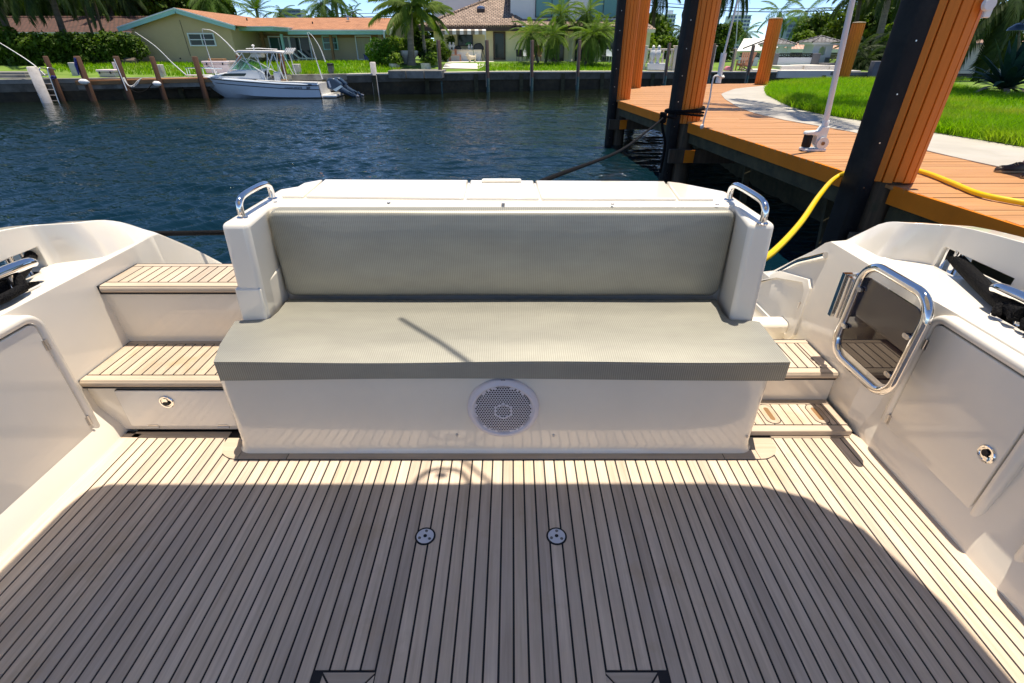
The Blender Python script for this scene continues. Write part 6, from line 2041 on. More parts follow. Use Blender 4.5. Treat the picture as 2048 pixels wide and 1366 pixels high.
def lump(name, px0, px1, py0, py1, D, mat, label, cat, sh=None):
    a, c = at(px0, py1, D), at(px1, py0, D)
    w, h = c.x - a.x, c.z - a.z
    sh = sh or [(0, 0), (.02, .55), (.25, .95), (.7, 1), (.95, .5), (1, 0)]
    return tag(MB().prism([(a.x + u * w, a.z + v * h) for u, v in sh], D - .22, D + .22, 'y').build(name, mat, bevel=.06, seg=3, fix=True), label, cat)
lump('covered_grill', 947, 968, 86, 100, 45.0, 'black', 'barbecue grill under a black cover on the right of the counter', 'grill')
lump('covered_burner', 910, 922, 91, 99, 45.1, 'black', 'small black covered appliance in the middle of the counter', 'appliance')
lump('green_basket', 931, 943, 84, 91, 45.5, 'green', 'green basket on the sill under the counter window', 'basket')
st = thing('bar_stool', 'wooden bar stool pushed up to the outdoor counter', 'stool', tuple(at(911, 128, 44.2)))
q = at(911, 128, 44.2); zf = G0 - .12
zs = at(911, 109, 44.2).z
MB().box(q.x - .45, q.x + .45, 44.0, 44.45, zs - .06, zs).build('seat', 'woodred', st)
for dx in (-.40, .40):
    for dy in (44.04, 44.40):
        MB().box(q.x + dx - .035, q.x + dx + .035, dy - .03, dy + .03, zf, zs - .06).build('leg', 'woodred', st)
MB().box(q.x - .05, q.x + .12, 44.42, 44.46, zs, zs + .36).build('backrest', 'woodred', st)
rk = thing('leaf_rake', 'green fan leaf rake leaning against the counter front', 'rake', tuple(at(947, 126, 44.3)))
MB().tube([at(946, 98, 44.68), at(948, 116, 44.45)], .018, 6).build('handle', 'green', rk)
p0, p1, p2 = at(948, 113, 44.45), at(937, 128, 44.3), at(959, 128, 44.3)
for k in range(9):
    e = p1.lerp(p2, k / 8)
    MB().bar(p0, e, .06, .02).build('tine', 'green' if k < 5 else 'slate', rk)
lm = MB()
for (p, q) in (((964, 96), (972, 122)), ((966, 95), (961, 122))):
    lm.tube([at(p[0], p[1], 44.5), at(q[0], q[1], 44.3)], .02, 6)
tag(lm.build('grill_stand', 'black'), 'black folding stand leaning beside the covered grill', 'stand')
# terrace paving by the counter
a = at(886, 139, 37.0); c = at(958, 139, 37.0)
MBp = MB().add([(a.x, 36.9, gz(a.x, 36.9) + .04), (c.x, 36.9, gz(c.x, 36.9) + .04), (c.x + .5, 39.5, gz(c.x, 39.5) + .04), (c.x + .8, 45.9, gz(c.x, 45.9) + .03), (a.x - .4, 45.9, gz(a.x, 45.9) + .03), (a.x - .1, 39.5, gz(a.x, 39.5) + .04)], [(0, 1, 2, 5), (5, 2, 3, 4)])
tag(MBp.build('terrace', 'paver'), 'pale paved strip from the seawall to the outdoor counter', kind='structure')
# dog
def dog():
    q = at(945, 131, 40.2); zf = gz(q.x, 40.2) + .03
    d = thing('dog', 'small fluffy cream dog standing on the pale paving facing the canal', 'dog', (q.x, 40.2, zf), rad(205))
    d.scale = (1.0, 1.0, 1.0)
    B = [(.22, 0, .30), (.05, 0, .30), (-.17, 0, .30), (.30, 0, .42), (.36, 0, .50), (.45, 0, .47),
         (.20, -.08, .22), (.20, -.085, .02), (.20, .08, .22), (.20, .085, .02), (-.17, -.08, .24), (-.21, -.085, .14), (-.19, -.085, .02), (-.17, .08, .24), (-.21, .085, .14), (-.19, .085, .02), (-.28, 0, .40), (-.24, 0, .50)]
    E_ = [(0, 1), (1, 2), (0, 3), (3, 4), (4, 5), (0, 6), (6, 7), (0, 8), (8, 9), (2, 10), (10, 11), (11, 12), (2, 13), (13, 14), (14, 15), (2, 16), (16, 17)]
    R_ = [.13, .135, .12, .10, .10, .045, .06, .04, .06, .04, .07, .045, .04, .07, .045, .04, .05, .04]
    skin_body('body', B, E_, R_, M['fur'], d, sub=2)
    for s in (-1, 1):
        MB().prism([(.30, .52), (.37, .52), (.33, .62)], s * .07 - .015, s * .07 + .015, 'y').build('ear', 'fur', d, world=False, bevel=.01)
        MB().lathe([(.001, -.01), (.014, 0), (.001, .01)], 8, (.435, s * .035, .52), 'x').build('eye', 'dark', d, world=False)
    MB().lathe([(.001, -.015), (.02, 0), (.001, .015)], 8, (.50, 0, .475), 'x').build('nose', 'dark', d, world=False)
    leaf_cloud('fur', [(Vector((.22, 0, .31)), (.15, .14, .13)), (Vector((-.1, 0, .30)), (.19, .14, .13)), (Vector((.36, 0, .49)), (.11, .12, .11))], 500, .03, 'fur', d, 2, .85, world=False)
dog()
# pots, big urn, bushes near the royal palm
for (px0, px1, py0, py1, lab, sd, bl) in ((779, 799, 127, 139.5, 'round white planter beside the dark round bush, with spiky leaves', 3, (789, 118)), (842, 862, 126, 139.5, 'round white planter with yellow green leaves at the terrace edge', 4, (864, 116))):
    D = 36.4
    a, c = at(px0, py1, D), at(px1, py0, D)
    r = (c.x - a.x) / 2; xm = (a.x + c.x) / 2
    t = thing('planter', lab, 'planter', (xm, D, a.z), 0, 'white planters on the grey ledge')
    MB().lathe([(r * .9, a.z - .05), (r, c.z - .03), (r, c.z), (r * .85, c.z), (r * .85, c.z - .08)], 18, (xm, D, 0)).build('pot', 'conc_white', t, smooth=50)
    q = at(bl[0], bl[1], D)
    leaf_cloud('foliage', [(Vector((xm, D, c.z + .12)), (r * 1.2, r, .25)), (q, (.5, .4, .42))], 260, .13, 'treel', t, sd, .2)
t = thing('stone_urn', 'wide pale stone basin half hidden behind the royal palm trunk', 'planter', tuple(at(815, 128, 38.6)))
a, c = at(799, 128, 38.8), at(836, 101, 38.8)
xm, r = (a.x + c.x) / 2, (c.x - a.x) / 2
MB().lathe([(r * .55, a.z - .1), (r * .62, a.z + .3), (r * .95, c.z - .25), (r, c.z - .1), (r, c.z), (r * .9, c.z)], 20, (xm, 38.8, 0)).build('basin', 'conc_white', t, smooth=50)
a, c = at(776, 153, 33.2), at(884, 141, 33.2)
lg = thing('concrete_ledge', 'light grey projecting concrete ledge under the white planters', 'ledge', (a.x, 33.4, a.z))
for k in range(3):
    xx0 = a.x + (c.x - a.x) * k / 3 + .02; xx1 = a.x + (c.x - a.x) * (k + 1) / 3 - .02
    MB().box(xx0, xx1, 33.2, 35.6, c.z - .42, c.z + .0).build('block', 'conc_grey', lg, bevel=.03)
# chairs under the small palms
def roundchair(px, py, D, lab, mat='wicker'):
    q = at(px, py, D); q.z = G0 - .02
    t = thing('wicker_chair', lab, 'chair', tuple(q), 0, 'chairs on the loggia')
    P = [(.36 * math.cos(a_), 0, .82 + .34 * math.sin(a_)) for a_ in [2 * math.pi * k / 20 for k in range(20)]]
    MB().tube(P, .035, 6, closed=True).prism([(.33 * math.cos(a_), .82 + .31 * math.sin(a_)) for a_ in [2 * math.pi * k / 20 for k in range(20)]], -.015, .015, 'y').build('backrest', mat, t, world=False)
    MB().lathe([(.30, .42), (.33, .46), (.30, .50)], 16, (0, .25, 0)).build('seat', mat, t, world=False)
    for (x_, y_) in ((-.25, .02), (.25, .02), (-.22, .5), (.22, .5)):
        MB().tube([(x_, y_, .43), (x_ * 1.15, y_, 0)], .022, 6).build('leg', mat, t, world=False)
roundchair(1108, 124, 43.6, 'round backed wicker chair between the small palms')
roundchair(1075, 124, 43.9, 'round backed wicker chair half hidden by the leftmost small palm', 'woodred')
for (px, mat, lab, ) in ((1041, 'black', 'small black patio chair against the cream wall'), (1053, 'alum', 'small pale metal patio chair against the cream wall'), (1206, 'slate', 'dark metal patio chair behind the rightmost small palm'), (1220, 'alum', 'white metal patio chair next to the corner piling')):
    q = at(px, 123, 44.3); q.z = G0
    t = thing('patio_chair', lab, 'chair', tuple(q), rad(20), 'patio chairs')
    MB().box(-.25, .25, -.25, .25, .40, .45).build('seat', mat, t, world=False)
    MB().bar((0, .25, .45), (0, .33, .88), .5, .04).build('backrest', mat, t, world=False)
    for (x_, y_) in ((-.22, -.22), (.22, -.22), (-.22, .22), (.22, .22)):
        MB().bar((x_, y_, 0), (x_, y_, .4), .035).build('leg', mat, t, world=False)

# ---- balustrade with statues, planter box
BA = thing('balustrade', 'cream stone balustrade on a white plinth, right of the corner piling', 'balustrade', tuple(at(1340, 140, 40.3)))
D = 40.3
zb0 = at(1340, 141, D).z; zt = at(1340, 97, D).z
bx0, bx1 = at(1284, 120, D).x, at(1424, 120, D).x
MB().box(bx0 - .2, bx1, D - .1, D + .15, zb0, zb0 + .25).build('plinth', 'stone', BA, bevel=.02)
MB().box(bx0 - .2, bx1, D - .12, D + .14, zt - .12, zt).build('top_rail', 'stone', BA, bevel=.02)
for px in (1284, 1352, 1420):
    q = at(px, 120, D)
    MB().box(q.x - .24, q.x + .24, D - .22, D + .22, zb0 - .1, zt + .10).build('pier', 'stone', BA, bevel=.02)
    MB().box(q.x - .29, q.x + .29, D - .27, D + .27, zt + .10, zt + .18).build('pier_cap', 'stone', BA, bevel=.02)
h = zt - .12 - zb0 - .25
bal = MB().lathe([(.06, 0), (.05, .06 * h), (.10, .3 * h), (.05, .75 * h), (.07, .9 * h), (.06, h)], 10).mesh('baluster', M['stone'], 60)
x = bx0 + .55
base_o = worldloc(BA)
while x < bx1 - .3:
    child('baluster', BA, bal, (x - base_o.x, D - base_o.y, zb0 + .25 - base_o.z))
    x += .30
q0_, q1_ = at(1293, 140, 39.9), at(1336, 126, 39.9)
tag(MB().box(q0_.x, q1_.x, 39.7, 40.05, q0_.z, q1_.z).build('planter_box', 'white', bevel=.03), 'plain white rectangular planter box in front of the balustrade', 'planter')
for px, k in ((1303, 'left'), (1314, 'right')):
    q = at(px, 126, 39.9)
    tag(MB().lathe([(.10, 0), (.12, .05), (.07, .2), (.20, .45), (.17, .75), (.07, .86), (.12, .95), (.09, 1.02), (.02, 1.08)], 14, (q.x, 39.86, q1_.z)).build('urn', 'white', smooth=60), 'tall white urn standing on the white planter box, %s one' % k, 'urn')
tag(lump('pink_cloth', 1449, 1462, 132, 141, 39.9, 'pink2', 'pink cloth bundle lying on the seawall right of the balustrade', 'cloth'), None)
# reddish lounge chairs
def adk(px, py, D, rz, lab):
    q = at(px, py, D); q.z = lerp_tab([(q_[0], q_[2]) for q_ in SH], q.x) + .02
    t = thing('lounge_chair', lab, 'chair', tuple(q), rz, 'reddish wooden lounge chairs')
    for k in range(5):
        MB().bar((-.28 + .14 * k, .28, .34), (-.28 + .14 * k, .62, 1.15), .11, .03).build('back_slat', 'woodred', t, world=False)
        MB().bar((-.3, -.35 + .14 * k, .44 - .04 * k), (.3, -.35 + .14 * k, .44 - .04 * k), .11, .03).build('seat_slat', 'woodred', t, world=False)
    for s in (-1, 1):
        MB().bar((s * .38, -.4, .62), (s * .38, .42, .60), .12, .03).build('arm', 'woodred', t, world=False)
        MB().bar((s * .34, -.38, 0), (s * .34, -.38, .61), .09, .04).build('leg', 'woodred', t, world=False)
        MB().bar((s * .30, -.38, .42), (s * .30, .62, .04), .10, .04).build('side_rail', 'woodred', t, world=False)
        MB().bar((s * .34, .30, .05), (s * .34, .42, .60), .06, .04).build('leg', 'woodred', t, world=False)
adk(1486, 141, 40.2, rad(-75), 'reddish wooden lounge chair facing right beside the timber post')
adk(1489, 137, 41.4, rad(-20), 'reddish wooden lounge chair with its back upright, behind the other one')

# ---- gazebos, terrace wall, far low houses on the right
def gazebo(px0, px1, pyr, pye, pyb, D, label, arch=True):
    a, c = at(px0, pye, D), at(px1, pye, D)
    tpz = at((px0 + px1) / 2, pyr, D + 1.2).z
    xm = (a.x + c.x) / 2; r = (c.x - a.x) / 2
    zb = at(xm, pyb, D).z if False else at((px0 + px1) / 2, pyb, D).z
    t = thing('gazebo', label, 'gazebo', (xm, D + r, zb), 0, 'white gazebos with grey roofs')
    cy = D + r
    MB().add([(xm - r, cy - r, a.z), (xm + r, cy - r, a.z), (xm + r, cy + r, a.z), (xm - r, cy + r, a.z), (xm, cy, tpz)], [(0, 1, 4), (1, 2, 4), (2, 3, 4), (3, 0, 4), (3, 2, 1, 0)]).build('roof', 'greytile', t)
    MB().box(xm - r * .92, xm + r * .92, cy - r * .92, cy + r * .92, a.z - .16, a.z - .005).build('cornice', 'whitewall', t)
    for (sx, sy) in ((-1, -1), (1, -1), (1, 1), (-1, 1)):
        e = Vector((xm + sx * r, cy + sy * r, a.z)); pk = Vector((xm, cy, tpz))
        MB().tube([e, pk], .07, 6).build('hip_ridge', 'greytile', t)
    w = r * .64
    if arch:
        h = a.z - .16 - zb
        ai = [(xm - w * .38, zb + h * .52), (xm + w * .38, zb + h * .52)]
        P = [(xm - w * .36, zb + h * .50)] + [(xm + w * .36 * math.cos(rad(180 - 18 * k)), zb + h * .72 + w * .36 * math.sin(rad(18 * k))) for k in range(11)] + [(xm + w * .36, zb + h * .50)]
        O = [(xm - w, zb), (xm - w, zb + h), (xm + w, zb + h), (xm + w, zb)]
        MB().box(xm - w, xm - w * .36, cy - w, cy - w + .25, zb, zb + h).build('pier', 'greywall', t)
        MB().box(xm + w * .36, xm + w, cy - w, cy - w + .25, zb, zb + h).build('pier', 'greywall', t)
        MB().box(xm - w * .36, xm + w * .36, cy - w, cy - w + .25, zb, zb + h * .50).build('parapet', 'greywall', t)
        MB().prism(P[1:-1] + [(xm + w * .36, zb + h), (xm - w * .36, zb + h)], cy - w, cy - w + .25, 'y').build('arch', 'greywall', t, fix=True)
        MB().box(xm - w * 1.02, xm - w * .3, cy - w - .04, cy - w + .0, zb, zb + h * .40).build('cladding', 'slate', t)
        MB().box(xm + w * .5, xm + w * 1.02, cy - w - .04, cy - w + .0, zb, zb + h * .40).build('cladding', 'slate', t)
        MB().box(xm - w, xm - w + .2, cy - w + .25, cy + w, zb, zb + h).build('side_wall', 'greywall', t)
        MB().box(xm + w - .2, xm + w, cy - w + .25, cy + w, zb, zb + h).build('side_wall', 'greywall', t)
    else:
        for (sx, sy) in ((-1, -1), (1, -1), (1, 1), (-1, 1), (0, -1)):
            MB().box(xm + sx * w - .14, xm + sx * w + .14, cy + sy * w - .14, cy + sy * w + .14, zb, a.z - .16).build('column', 'whitewall', t)
        MB().box(xm - w, xm + w, cy - w, cy + w, zb, zb + .8).build('parapet', 'whitewall', t)
gazebo(1625, 1686, 72, 84, 132, 44.0, 'white gazebo with grey tiled pyramid roof and arched opening, right one')
gazebo(1540, 1594, 77, 88.5, 118, 46.0, 'white open gazebo with grey tiled pyramid roof, beside the cut off piling', False)
TW = thing('terrace_wall', 'white terrace wall with dark rail between slate pillars, below the gazebos', 'wall', tuple(at(1580, 130, 43.6)))
D = 43.6
for (px0, px1) in ((1476, 1518), (1546, 1626)):
    a, c = at(px0, 131, D), at(px1, 115, D)
    MB().box(a.x, c.x, D, D + .25, a.z - .3, c.z).build('wall_panel', 'greywall', TW)
    zr_ = at(px0, 107.5, D).z
    for zz in (zr_, c.z + .05):
        MB().box(a.x, c.x, D + .05, D + .11, zz - .035, zz + .035).build('rail', 'black', TW)
    nn = 6 if px1 - px0 > 60 else 4
    for k in range(nn):
        xa_, xb_ = a.x + (c.x - a.x) * k / nn, a.x + (c.x - a.x) * (k + 1) / nn
        MB().bar((xa_, D + .08, c.z + .05), (xb_, D + .08, zr_), .04).build('cross_bar', 'black', TW)
        MB().bar((xa_, D + .08, zr_), (xb_, D + .08, c.z + .05), .04).build('cross_bar', 'black', TW)
        MB().bar((xb_, D + .08, zr_), (xb_, D + .08, c.z), .06).build('baluster', 'black', TW)
for px in (1545, 1627):
    a = at(px, 131, D); c = at(px, 108, D)
    MB().box(a.x - .28, a.x + .28, D - .12, D + .35, a.z - .3, c.z + .05).build('pillar', 'slate', TW, bevel=.02)
# stepped stone landing
ld = thing('stone_landing', 'stepped pale stone landing slabs in front of the terrace wall', 'landing', tuple(at(1620, 140, 40.5)))
for (px0, px1, y0, y1, za, mt) in ((1540, 1700, 39.3, 42.0, .16, 'paver'), (1548, 1590, 41.2, 43.4, .40, 'paver'), (1592, 1640, 41.0, 43.4, .44, 'paver'), (1640, 1668, 40.9, 43.4, .42, 'paver'), (1480, 1540, 39.8, 43.4, .2, 'paver')):
    a, c = at(px0, 140, (y0 + y1) / 2), at(px1, 140, (y0 + y1) / 2)
    MB().box(a.x + .02, c.x - .02, y0, y1, -.3, za).build('slab', mt, ld, bevel=.02)
a, c = at(1640, 140, 43), at(1700, 140, 43)
MB().box(a.x, c.x, 42.2, 43.5, 0, .55).build('slab', 'slate', ld, bevel=.02)
# pink roofed low house behind the gazebos
PH = thing('pink_roofed_house', 'low house with pale pink tiled roof behind the gazebos', 'house', tuple(at(1640, 110, 58)))
a, c = at(1560, 98, 56), at(1760, 98, 56)
b0, b1 = at(1596, 84, 61), at(1765, 84, 61)
quadsheet([(a.x, 56, a.z), (c.x, 56, c.z), (b1.x, 61, b1.z), (b0.x, 61, b0.z)], .1).build('roof', 'pinktile', PH)
MB().box(a.x + .6, c.x - .3, 57, 62, 0, a.z - .05).build('wall', 'tan2', PH)
MB().box(a.x, c.x, 55.92, 56, a.z - .3, a.z).build('fascia', 'white', PH)
window(PH, 1583, 1612, 100, 109, 57, 'glass', 'black', 2, 1, .05)
window(PH, 1618, 1634, 100, 109, 57, 'curtain', 'alum', 1, 1, .05)
window(PH, 1660, 1676, 100, 109, 57, 'glass', 'alum', 1, 1, .05)
CH = thing('white_roofed_building', 'building with wide sloping white roof behind the reddish chairs', 'building', tuple(at(1500, 105, 55)))
a, c = at(1474, 102, 54), at(1560, 100, 54)
b0, b1 = at(1488, 77, 60), at(1560, 76, 60)
quadsheet([(a.x, 54, a.z), (c.x, 54, c.z), (b1.x, 60, b1.z), (b0.x, 60, b0.z)], .1).build('roof', 'canvas', CH)
MB().box(a.x + .3, c.x, 54.6, 60, 0, a.z - .08).build('wall', 'whitewall', CH)
MB().bar(at(1486, 97, 53.9), at(1535, 78, 53.9), .1).build('roof_bar', 'slate', CH)
RH = thing('distant_house', 'pinkish roof of a low house glimpsed above the agave on the right', 'house', tuple(at(1990, 85, 40)))
a, c = at(1930, 86, 38), at(2120, 84, 38)
b0, b1 = at(1960, 70, 41), at(2120, 67, 41)
quadsheet([(a.x, 38, a.z), (c.x, 38, c.z), (b1.x, 41, b1.z), (b0.x, 41, b0.z)], .1).build('roof', 'pinktile', RH)
MB().box(a.x + .4, c.x, 38.6, 42, 0, a.z - .05).build('wall', 'cream', RH)
# right bank pier post and small ladder rails
p = at(1748, 143, 38.8)
tag(MB().box(p.x - .25, p.x + .25, 38.6, 39.1, -.2, at(1750, 122, 38.8).z).build('stone_pier', 'slate', bevel=.03), 'dark square stone pier on the shaded seawall by the small ladder', 'pier')
lb = thing('pool_ladder', 'small pair of white looped ladder rails on the shaded far seawall', 'ladder', tuple(at(1757, 145, 38.7)))
for px in (1753, 1761):
    a = at(px, 145, 38.7)
    MB().tube(spline([a, a + Vector((.05, 0, .38)), a + Vector((.15, 0, .46)), a + Vector((.26, 0, .38)), a + Vector((.26, 0, 0))], 4), .03, 6).build('rail', 'white', lb, smooth=60)

# ---- distant towers
def tower(px0, px1, py0, py1, D, nfl, ncol, label, wall='tower', glass='glassblue', dep=None, pent=True, rz=0):
    a, c = at(px0, py1, D), at(px1, py0, D)
    w, h = c.x - a.x, c.z - a.z
    zb = 0
    t = thing('tower_block', label, 'tower', (a.x, D, 0), 0, 'distant tower blocks')
    dep = dep or w * .7
    MB().box(a.x, c.x, D, D + dep, zb, c.z).build('wall', wall, t)
    g = MB()
    fh = h / nfl
    for j in range(nfl):
        z0 = a.z + fh * j + fh * .25; z1 = z0 + fh * .55
        for i in range(ncol):
            xx = a.x + w * (i + .14) / ncol; x2 = a.x + w * (i + .86) / ncol
            g.box(xx, x2, D - .25, D + .05, z0, z1)
    o = g.build('windows', glass, t); o['kind'] = 'stuff'
    s = MB()
    for j in range(nfl + 1):
        s.box(a.x - .3, c.x + .3, D - .9, D, a.z + fh * j - .12, a.z + fh * j + .35)
    o = s.build('balcony_slabs', wall, t); o['kind'] = 'stuff'
    if pent:
        MB().box(a.x + w * .3, a.x + w * .75, D + dep * .2, D + dep * .8, c.z, c.z + h * .1).build('penthouse', wall, t)
    return t
tower(1447, 1503, 31, 112, 420, 11, 6, 'distant white tower block with dark windows behind the white hanging line')
tower(1320, 1352, 29, 115, 400, 11, 4, 'distant white tower block partly hidden by the middle piling')
tower(1566, 1664, 37, 95, 300, 6, 9, 'wide distant grey blue office block behind the coconut palms', 'towerg', 'glassblue', pent=True)
tower(562, 600, 20, 50, 230, 4, 5, 'distant grey blue block peeking above the terracotta roof ridge', 'towerg', 'glassblue', pent=False)
# overhead wires
for k, (z0, z1) in enumerate(((26, 5), (33, 20))):
    for (pxa, pya, pxb, pyb, D) in ((640, z0 + 2, 1000, 17 + k * 8 - 2, 70), (1290, 3 + 7 * k, 1800, 6 + 6 * k, 75)):
        P = []
        for j in range(13):
            f = j / 12
            P.append(at(pxa + (pxb - pxa) * f, pya + (pyb - pya) * f + 3 * math.sin(math.pi * f) + (10 * math.sin(math.pi * f) if pxa > 1000 else 0), D))
        tag(MB().tube(P, .035 + .02 * k, 5).build('overhead_wire', 'wire'), '%s overhead wire crossing the sky %s' % (('thin upper', 'thicker lower')[k], 'above the terracotta roof' if pxa < 1000 else 'above the distant office block'), 'wire', 'overhead wires')
# masts
for (p, q, lab) in (((1478, 0), (1470, 98), 'thin white mast behind the hanging white line'), ((1441, 50), (1438, 92), 'short thin white mast behind the middle piling')):
    tag(MB().tube([at(p[0], p[1], 47), at(q[0], q[1] + 10, 47)], .045, 6).build('mast', 'white'), lab, 'mast')
# ================================================================== PLANTING
# hedge in front of the left house
def hedge():
    t = thing('hedge', 'dense clipped dark green hedge in front of the red roofed house', 'hedge', tuple(at(130, 132, 32)))
    B = []
    rnd = random.Random(5)
    for k in range(26):
        px = -190 + 18.3 * k
        D = 34.5 if px < 100 else 34.5 + (px - 100) * .012
        for j in range(3):
            yb = 136 - (px * .03 if px > 0 else 0)
            ytop = 80 if px > 20 else 70
            py = yb - 10 - (yb - ytop - 12) * (j / 2) * rnd.uniform(.92, 1.05)
            q = at(px + rnd.uniform(-8, 8), py, D + rnd.uniform(-.2, .3))
            B.append((q, (rnd.uniform(.45, .65), .7, rnd.uniform(.38, .55))))
    leaf_cloud('foliage', B, 26000, .115, 'hedge', t, 8, .72)
    MB().tube([at(-180, 130, 35), at(100, 128, 35), at(275, 126, 36)], .3, 6).build('stem', 'trunkd', t)
hedge()
bs = thing('round_bush', 'clipped round dark green bush beside the white planter', 'bush', tuple(at(768, 137, 38)))
leaf_cloud('foliage', [(at(757, 103, 38.3), (.85, .8, .75)), (at(772, 118, 38.0), (.9, .8, .6)), (at(778, 100, 38.2), (.75, .7, .7)), (at(768, 128, 37.9), (.7, .6, .4))], 4200, .085, 'bush', bs, 1, .78)
MB().tube([at(769, 138, 38.2), at(770, 115, 38.2)], .07, 6).build('stem', 'trunkd', bs)
bs = thing('bright_bush', 'bright yellow green bush behind the round dark bush', 'bush', tuple(at(798, 130, 40)))
leaf_cloud('foliage', [(at(795, 92, 40.3), (.9, .8, .6)), (at(812, 95, 40.4), (.6, .6, .6)), (at(783, 92, 40.2), (.6, .6, .55)), (at(800, 108, 40.3), (.8, .7, .5))], 2600, .09, 'treel', bs, 2, .6)
MB().tube([at(798, 130, 40.3), at(798, 100, 40.3)], .06, 6).build('stem', 'trunkd', bs)
tree('shrub', 'dark shrub between the slim palm and the cream house corner', at(865, 122, 42), at(868, 100, 42), .85, 1500, .13, 'tree', 6, None, 'shrub', .05)
tree('shrub', 'reddish green shrub at the foot of the slim royal palm', at(856, 128, 39), at(855, 110, 39), .55, 700, .11, 'darkpalm', 7, None, 'shrub', .04)
tree('shrub', 'low green shrub beside the bar stool under the awning', at(890, 132, 43.5), at(889, 108, 43.5), .5, 800, .10, 'tree', 9, None, 'shrub', .04, 1.6)

# royal palms by the terrace
palm('royal_palm', 'stout royal palm with thick grey trunk in front of the cream house', at(823, 135, 38.2), at(819, 14, 38.2), .24, .17, 'royal', 24, 'trunk', (75, -6), None, 0, .0, 2, .84, .45)
palm('royal_palm', 'slim royal palm with yellow green crownshaft beside the stout palm', at(853, 134, 38.8), at(846, 66, 38.8), .13, .10, 'royal', 15, 'trunk', (75, -4), None, 1.25, 0, 3, .72, .3)

# pygmy date palms in front of the cream house
gP = 'small feathery date palms in front of the cream house'
for (base, top, D, sc, lab, sd) in (((1080, 137), (1062, 68), 41.0, 1.05, 'small feathery date palm, leftmost of the clump by the glass door', 1),
                                    ((1087, 138), (1104, 72), 41.2, 1.0, 'small date palm leaning right in the middle of the clump', 2),
                                    ((1112, 128), (1121, 30), 43.6, 1.15, 'tallest small date palm against the left teal window', 3),
                                    ((1165, 128), (1174, 27), 43.9, 1.0, 'date palm standing between the two teal windows', 4),
                                    ((1168, 138), (1184, 72), 41.2, 1.15, 'small date palm by the right teal window, above the patio chairs', 5),
                                    ((1178, 138), (1206, 64), 41.6, .9, 'small date palm leaning towards the corner piling', 6)):
    palm('date_palm', lab, at(base[0], base[1], D), at(top[0], top[1], D), .10, .085, 'pygmy', 46, 'trunkd', (80, -60), gP, 0, 0, sd, sc)

# palms by the left house
gL = 'palms in front of the red roofed house'
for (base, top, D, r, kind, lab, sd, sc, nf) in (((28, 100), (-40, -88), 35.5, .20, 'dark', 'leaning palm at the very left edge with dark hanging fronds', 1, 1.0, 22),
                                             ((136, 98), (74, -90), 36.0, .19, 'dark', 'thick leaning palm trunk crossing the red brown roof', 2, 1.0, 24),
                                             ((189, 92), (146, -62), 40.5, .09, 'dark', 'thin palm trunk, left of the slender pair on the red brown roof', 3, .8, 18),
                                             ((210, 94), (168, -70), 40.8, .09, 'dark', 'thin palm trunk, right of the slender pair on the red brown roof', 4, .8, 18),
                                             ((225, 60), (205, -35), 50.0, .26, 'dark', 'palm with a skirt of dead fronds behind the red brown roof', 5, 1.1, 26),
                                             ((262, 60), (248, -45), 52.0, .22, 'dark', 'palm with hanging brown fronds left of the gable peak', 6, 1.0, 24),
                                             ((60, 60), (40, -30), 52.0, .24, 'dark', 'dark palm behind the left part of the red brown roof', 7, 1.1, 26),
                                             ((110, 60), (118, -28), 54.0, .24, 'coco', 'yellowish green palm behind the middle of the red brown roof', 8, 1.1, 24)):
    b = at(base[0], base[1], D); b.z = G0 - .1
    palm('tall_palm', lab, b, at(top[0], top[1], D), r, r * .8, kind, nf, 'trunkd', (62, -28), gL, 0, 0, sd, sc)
# dead skirt on one of them
q = at(214, 5, 49.6)
ds = MB()
rnd = random.Random(4)
gT = 'trees behind the houses on the left'
for (px, pyb, pyc, D, r, n, sz, mt, lab, sd) in ((15, 60, 18, 56, 2.6, 2600, .3, 'tree', 'dark leafy tree at the far left behind the red brown roof', 1),
                                           (85, 60, 22, 57, 2.3, 2200, .3, 'darkpalm', 'nearly black tree behind the red brown roof near the thick palm', 2),
                                           (166, 60, 22, 58, 2.0, 2400, .24, 'treel', 'bright green tree between the slender palms behind the roof', 3),
                                           (240, 60, 26, 56, 2.2, 2600, .24, 'treel', 'bright green tree just left of the gable peak', 4),
                                           (330, 60, -6, 54, 3.2, 4200, .3, 'tree', 'large dark tree rising behind the gable peak', 5),
                                           (400, 60, 10, 55, 2.7, 3600, .3, 'tree', 'large dark tree sloping down behind the terracotta roof', 6),
                                           (440, 60, 28, 56, 1.4, 1500, .28, 'tree', 'small dark tree at the right end of the tree mass behind the gable', 7),
                                           (280, 60, -10, 58, 2.4, 2600, .3, 'tree', 'dark tree with a thin crown left of the gable tree', 8)):
    b = at(px, pyb, D); b.z = G0
    tree('leafy_tree', lab, b, at(px, pyc, D), r, n, sz, mt, sd, gT, 'tree', .25)
b = at(385, 60, 53); b.z = G0
palm('tall_palm', 'palm fronds sticking out of the big tree behind the terracotta roof', b, at(420, -10, 53), .2, .16, 'coco', 20, 'trunkd', (50, -50), None, 0, 0, 12, 1.0)
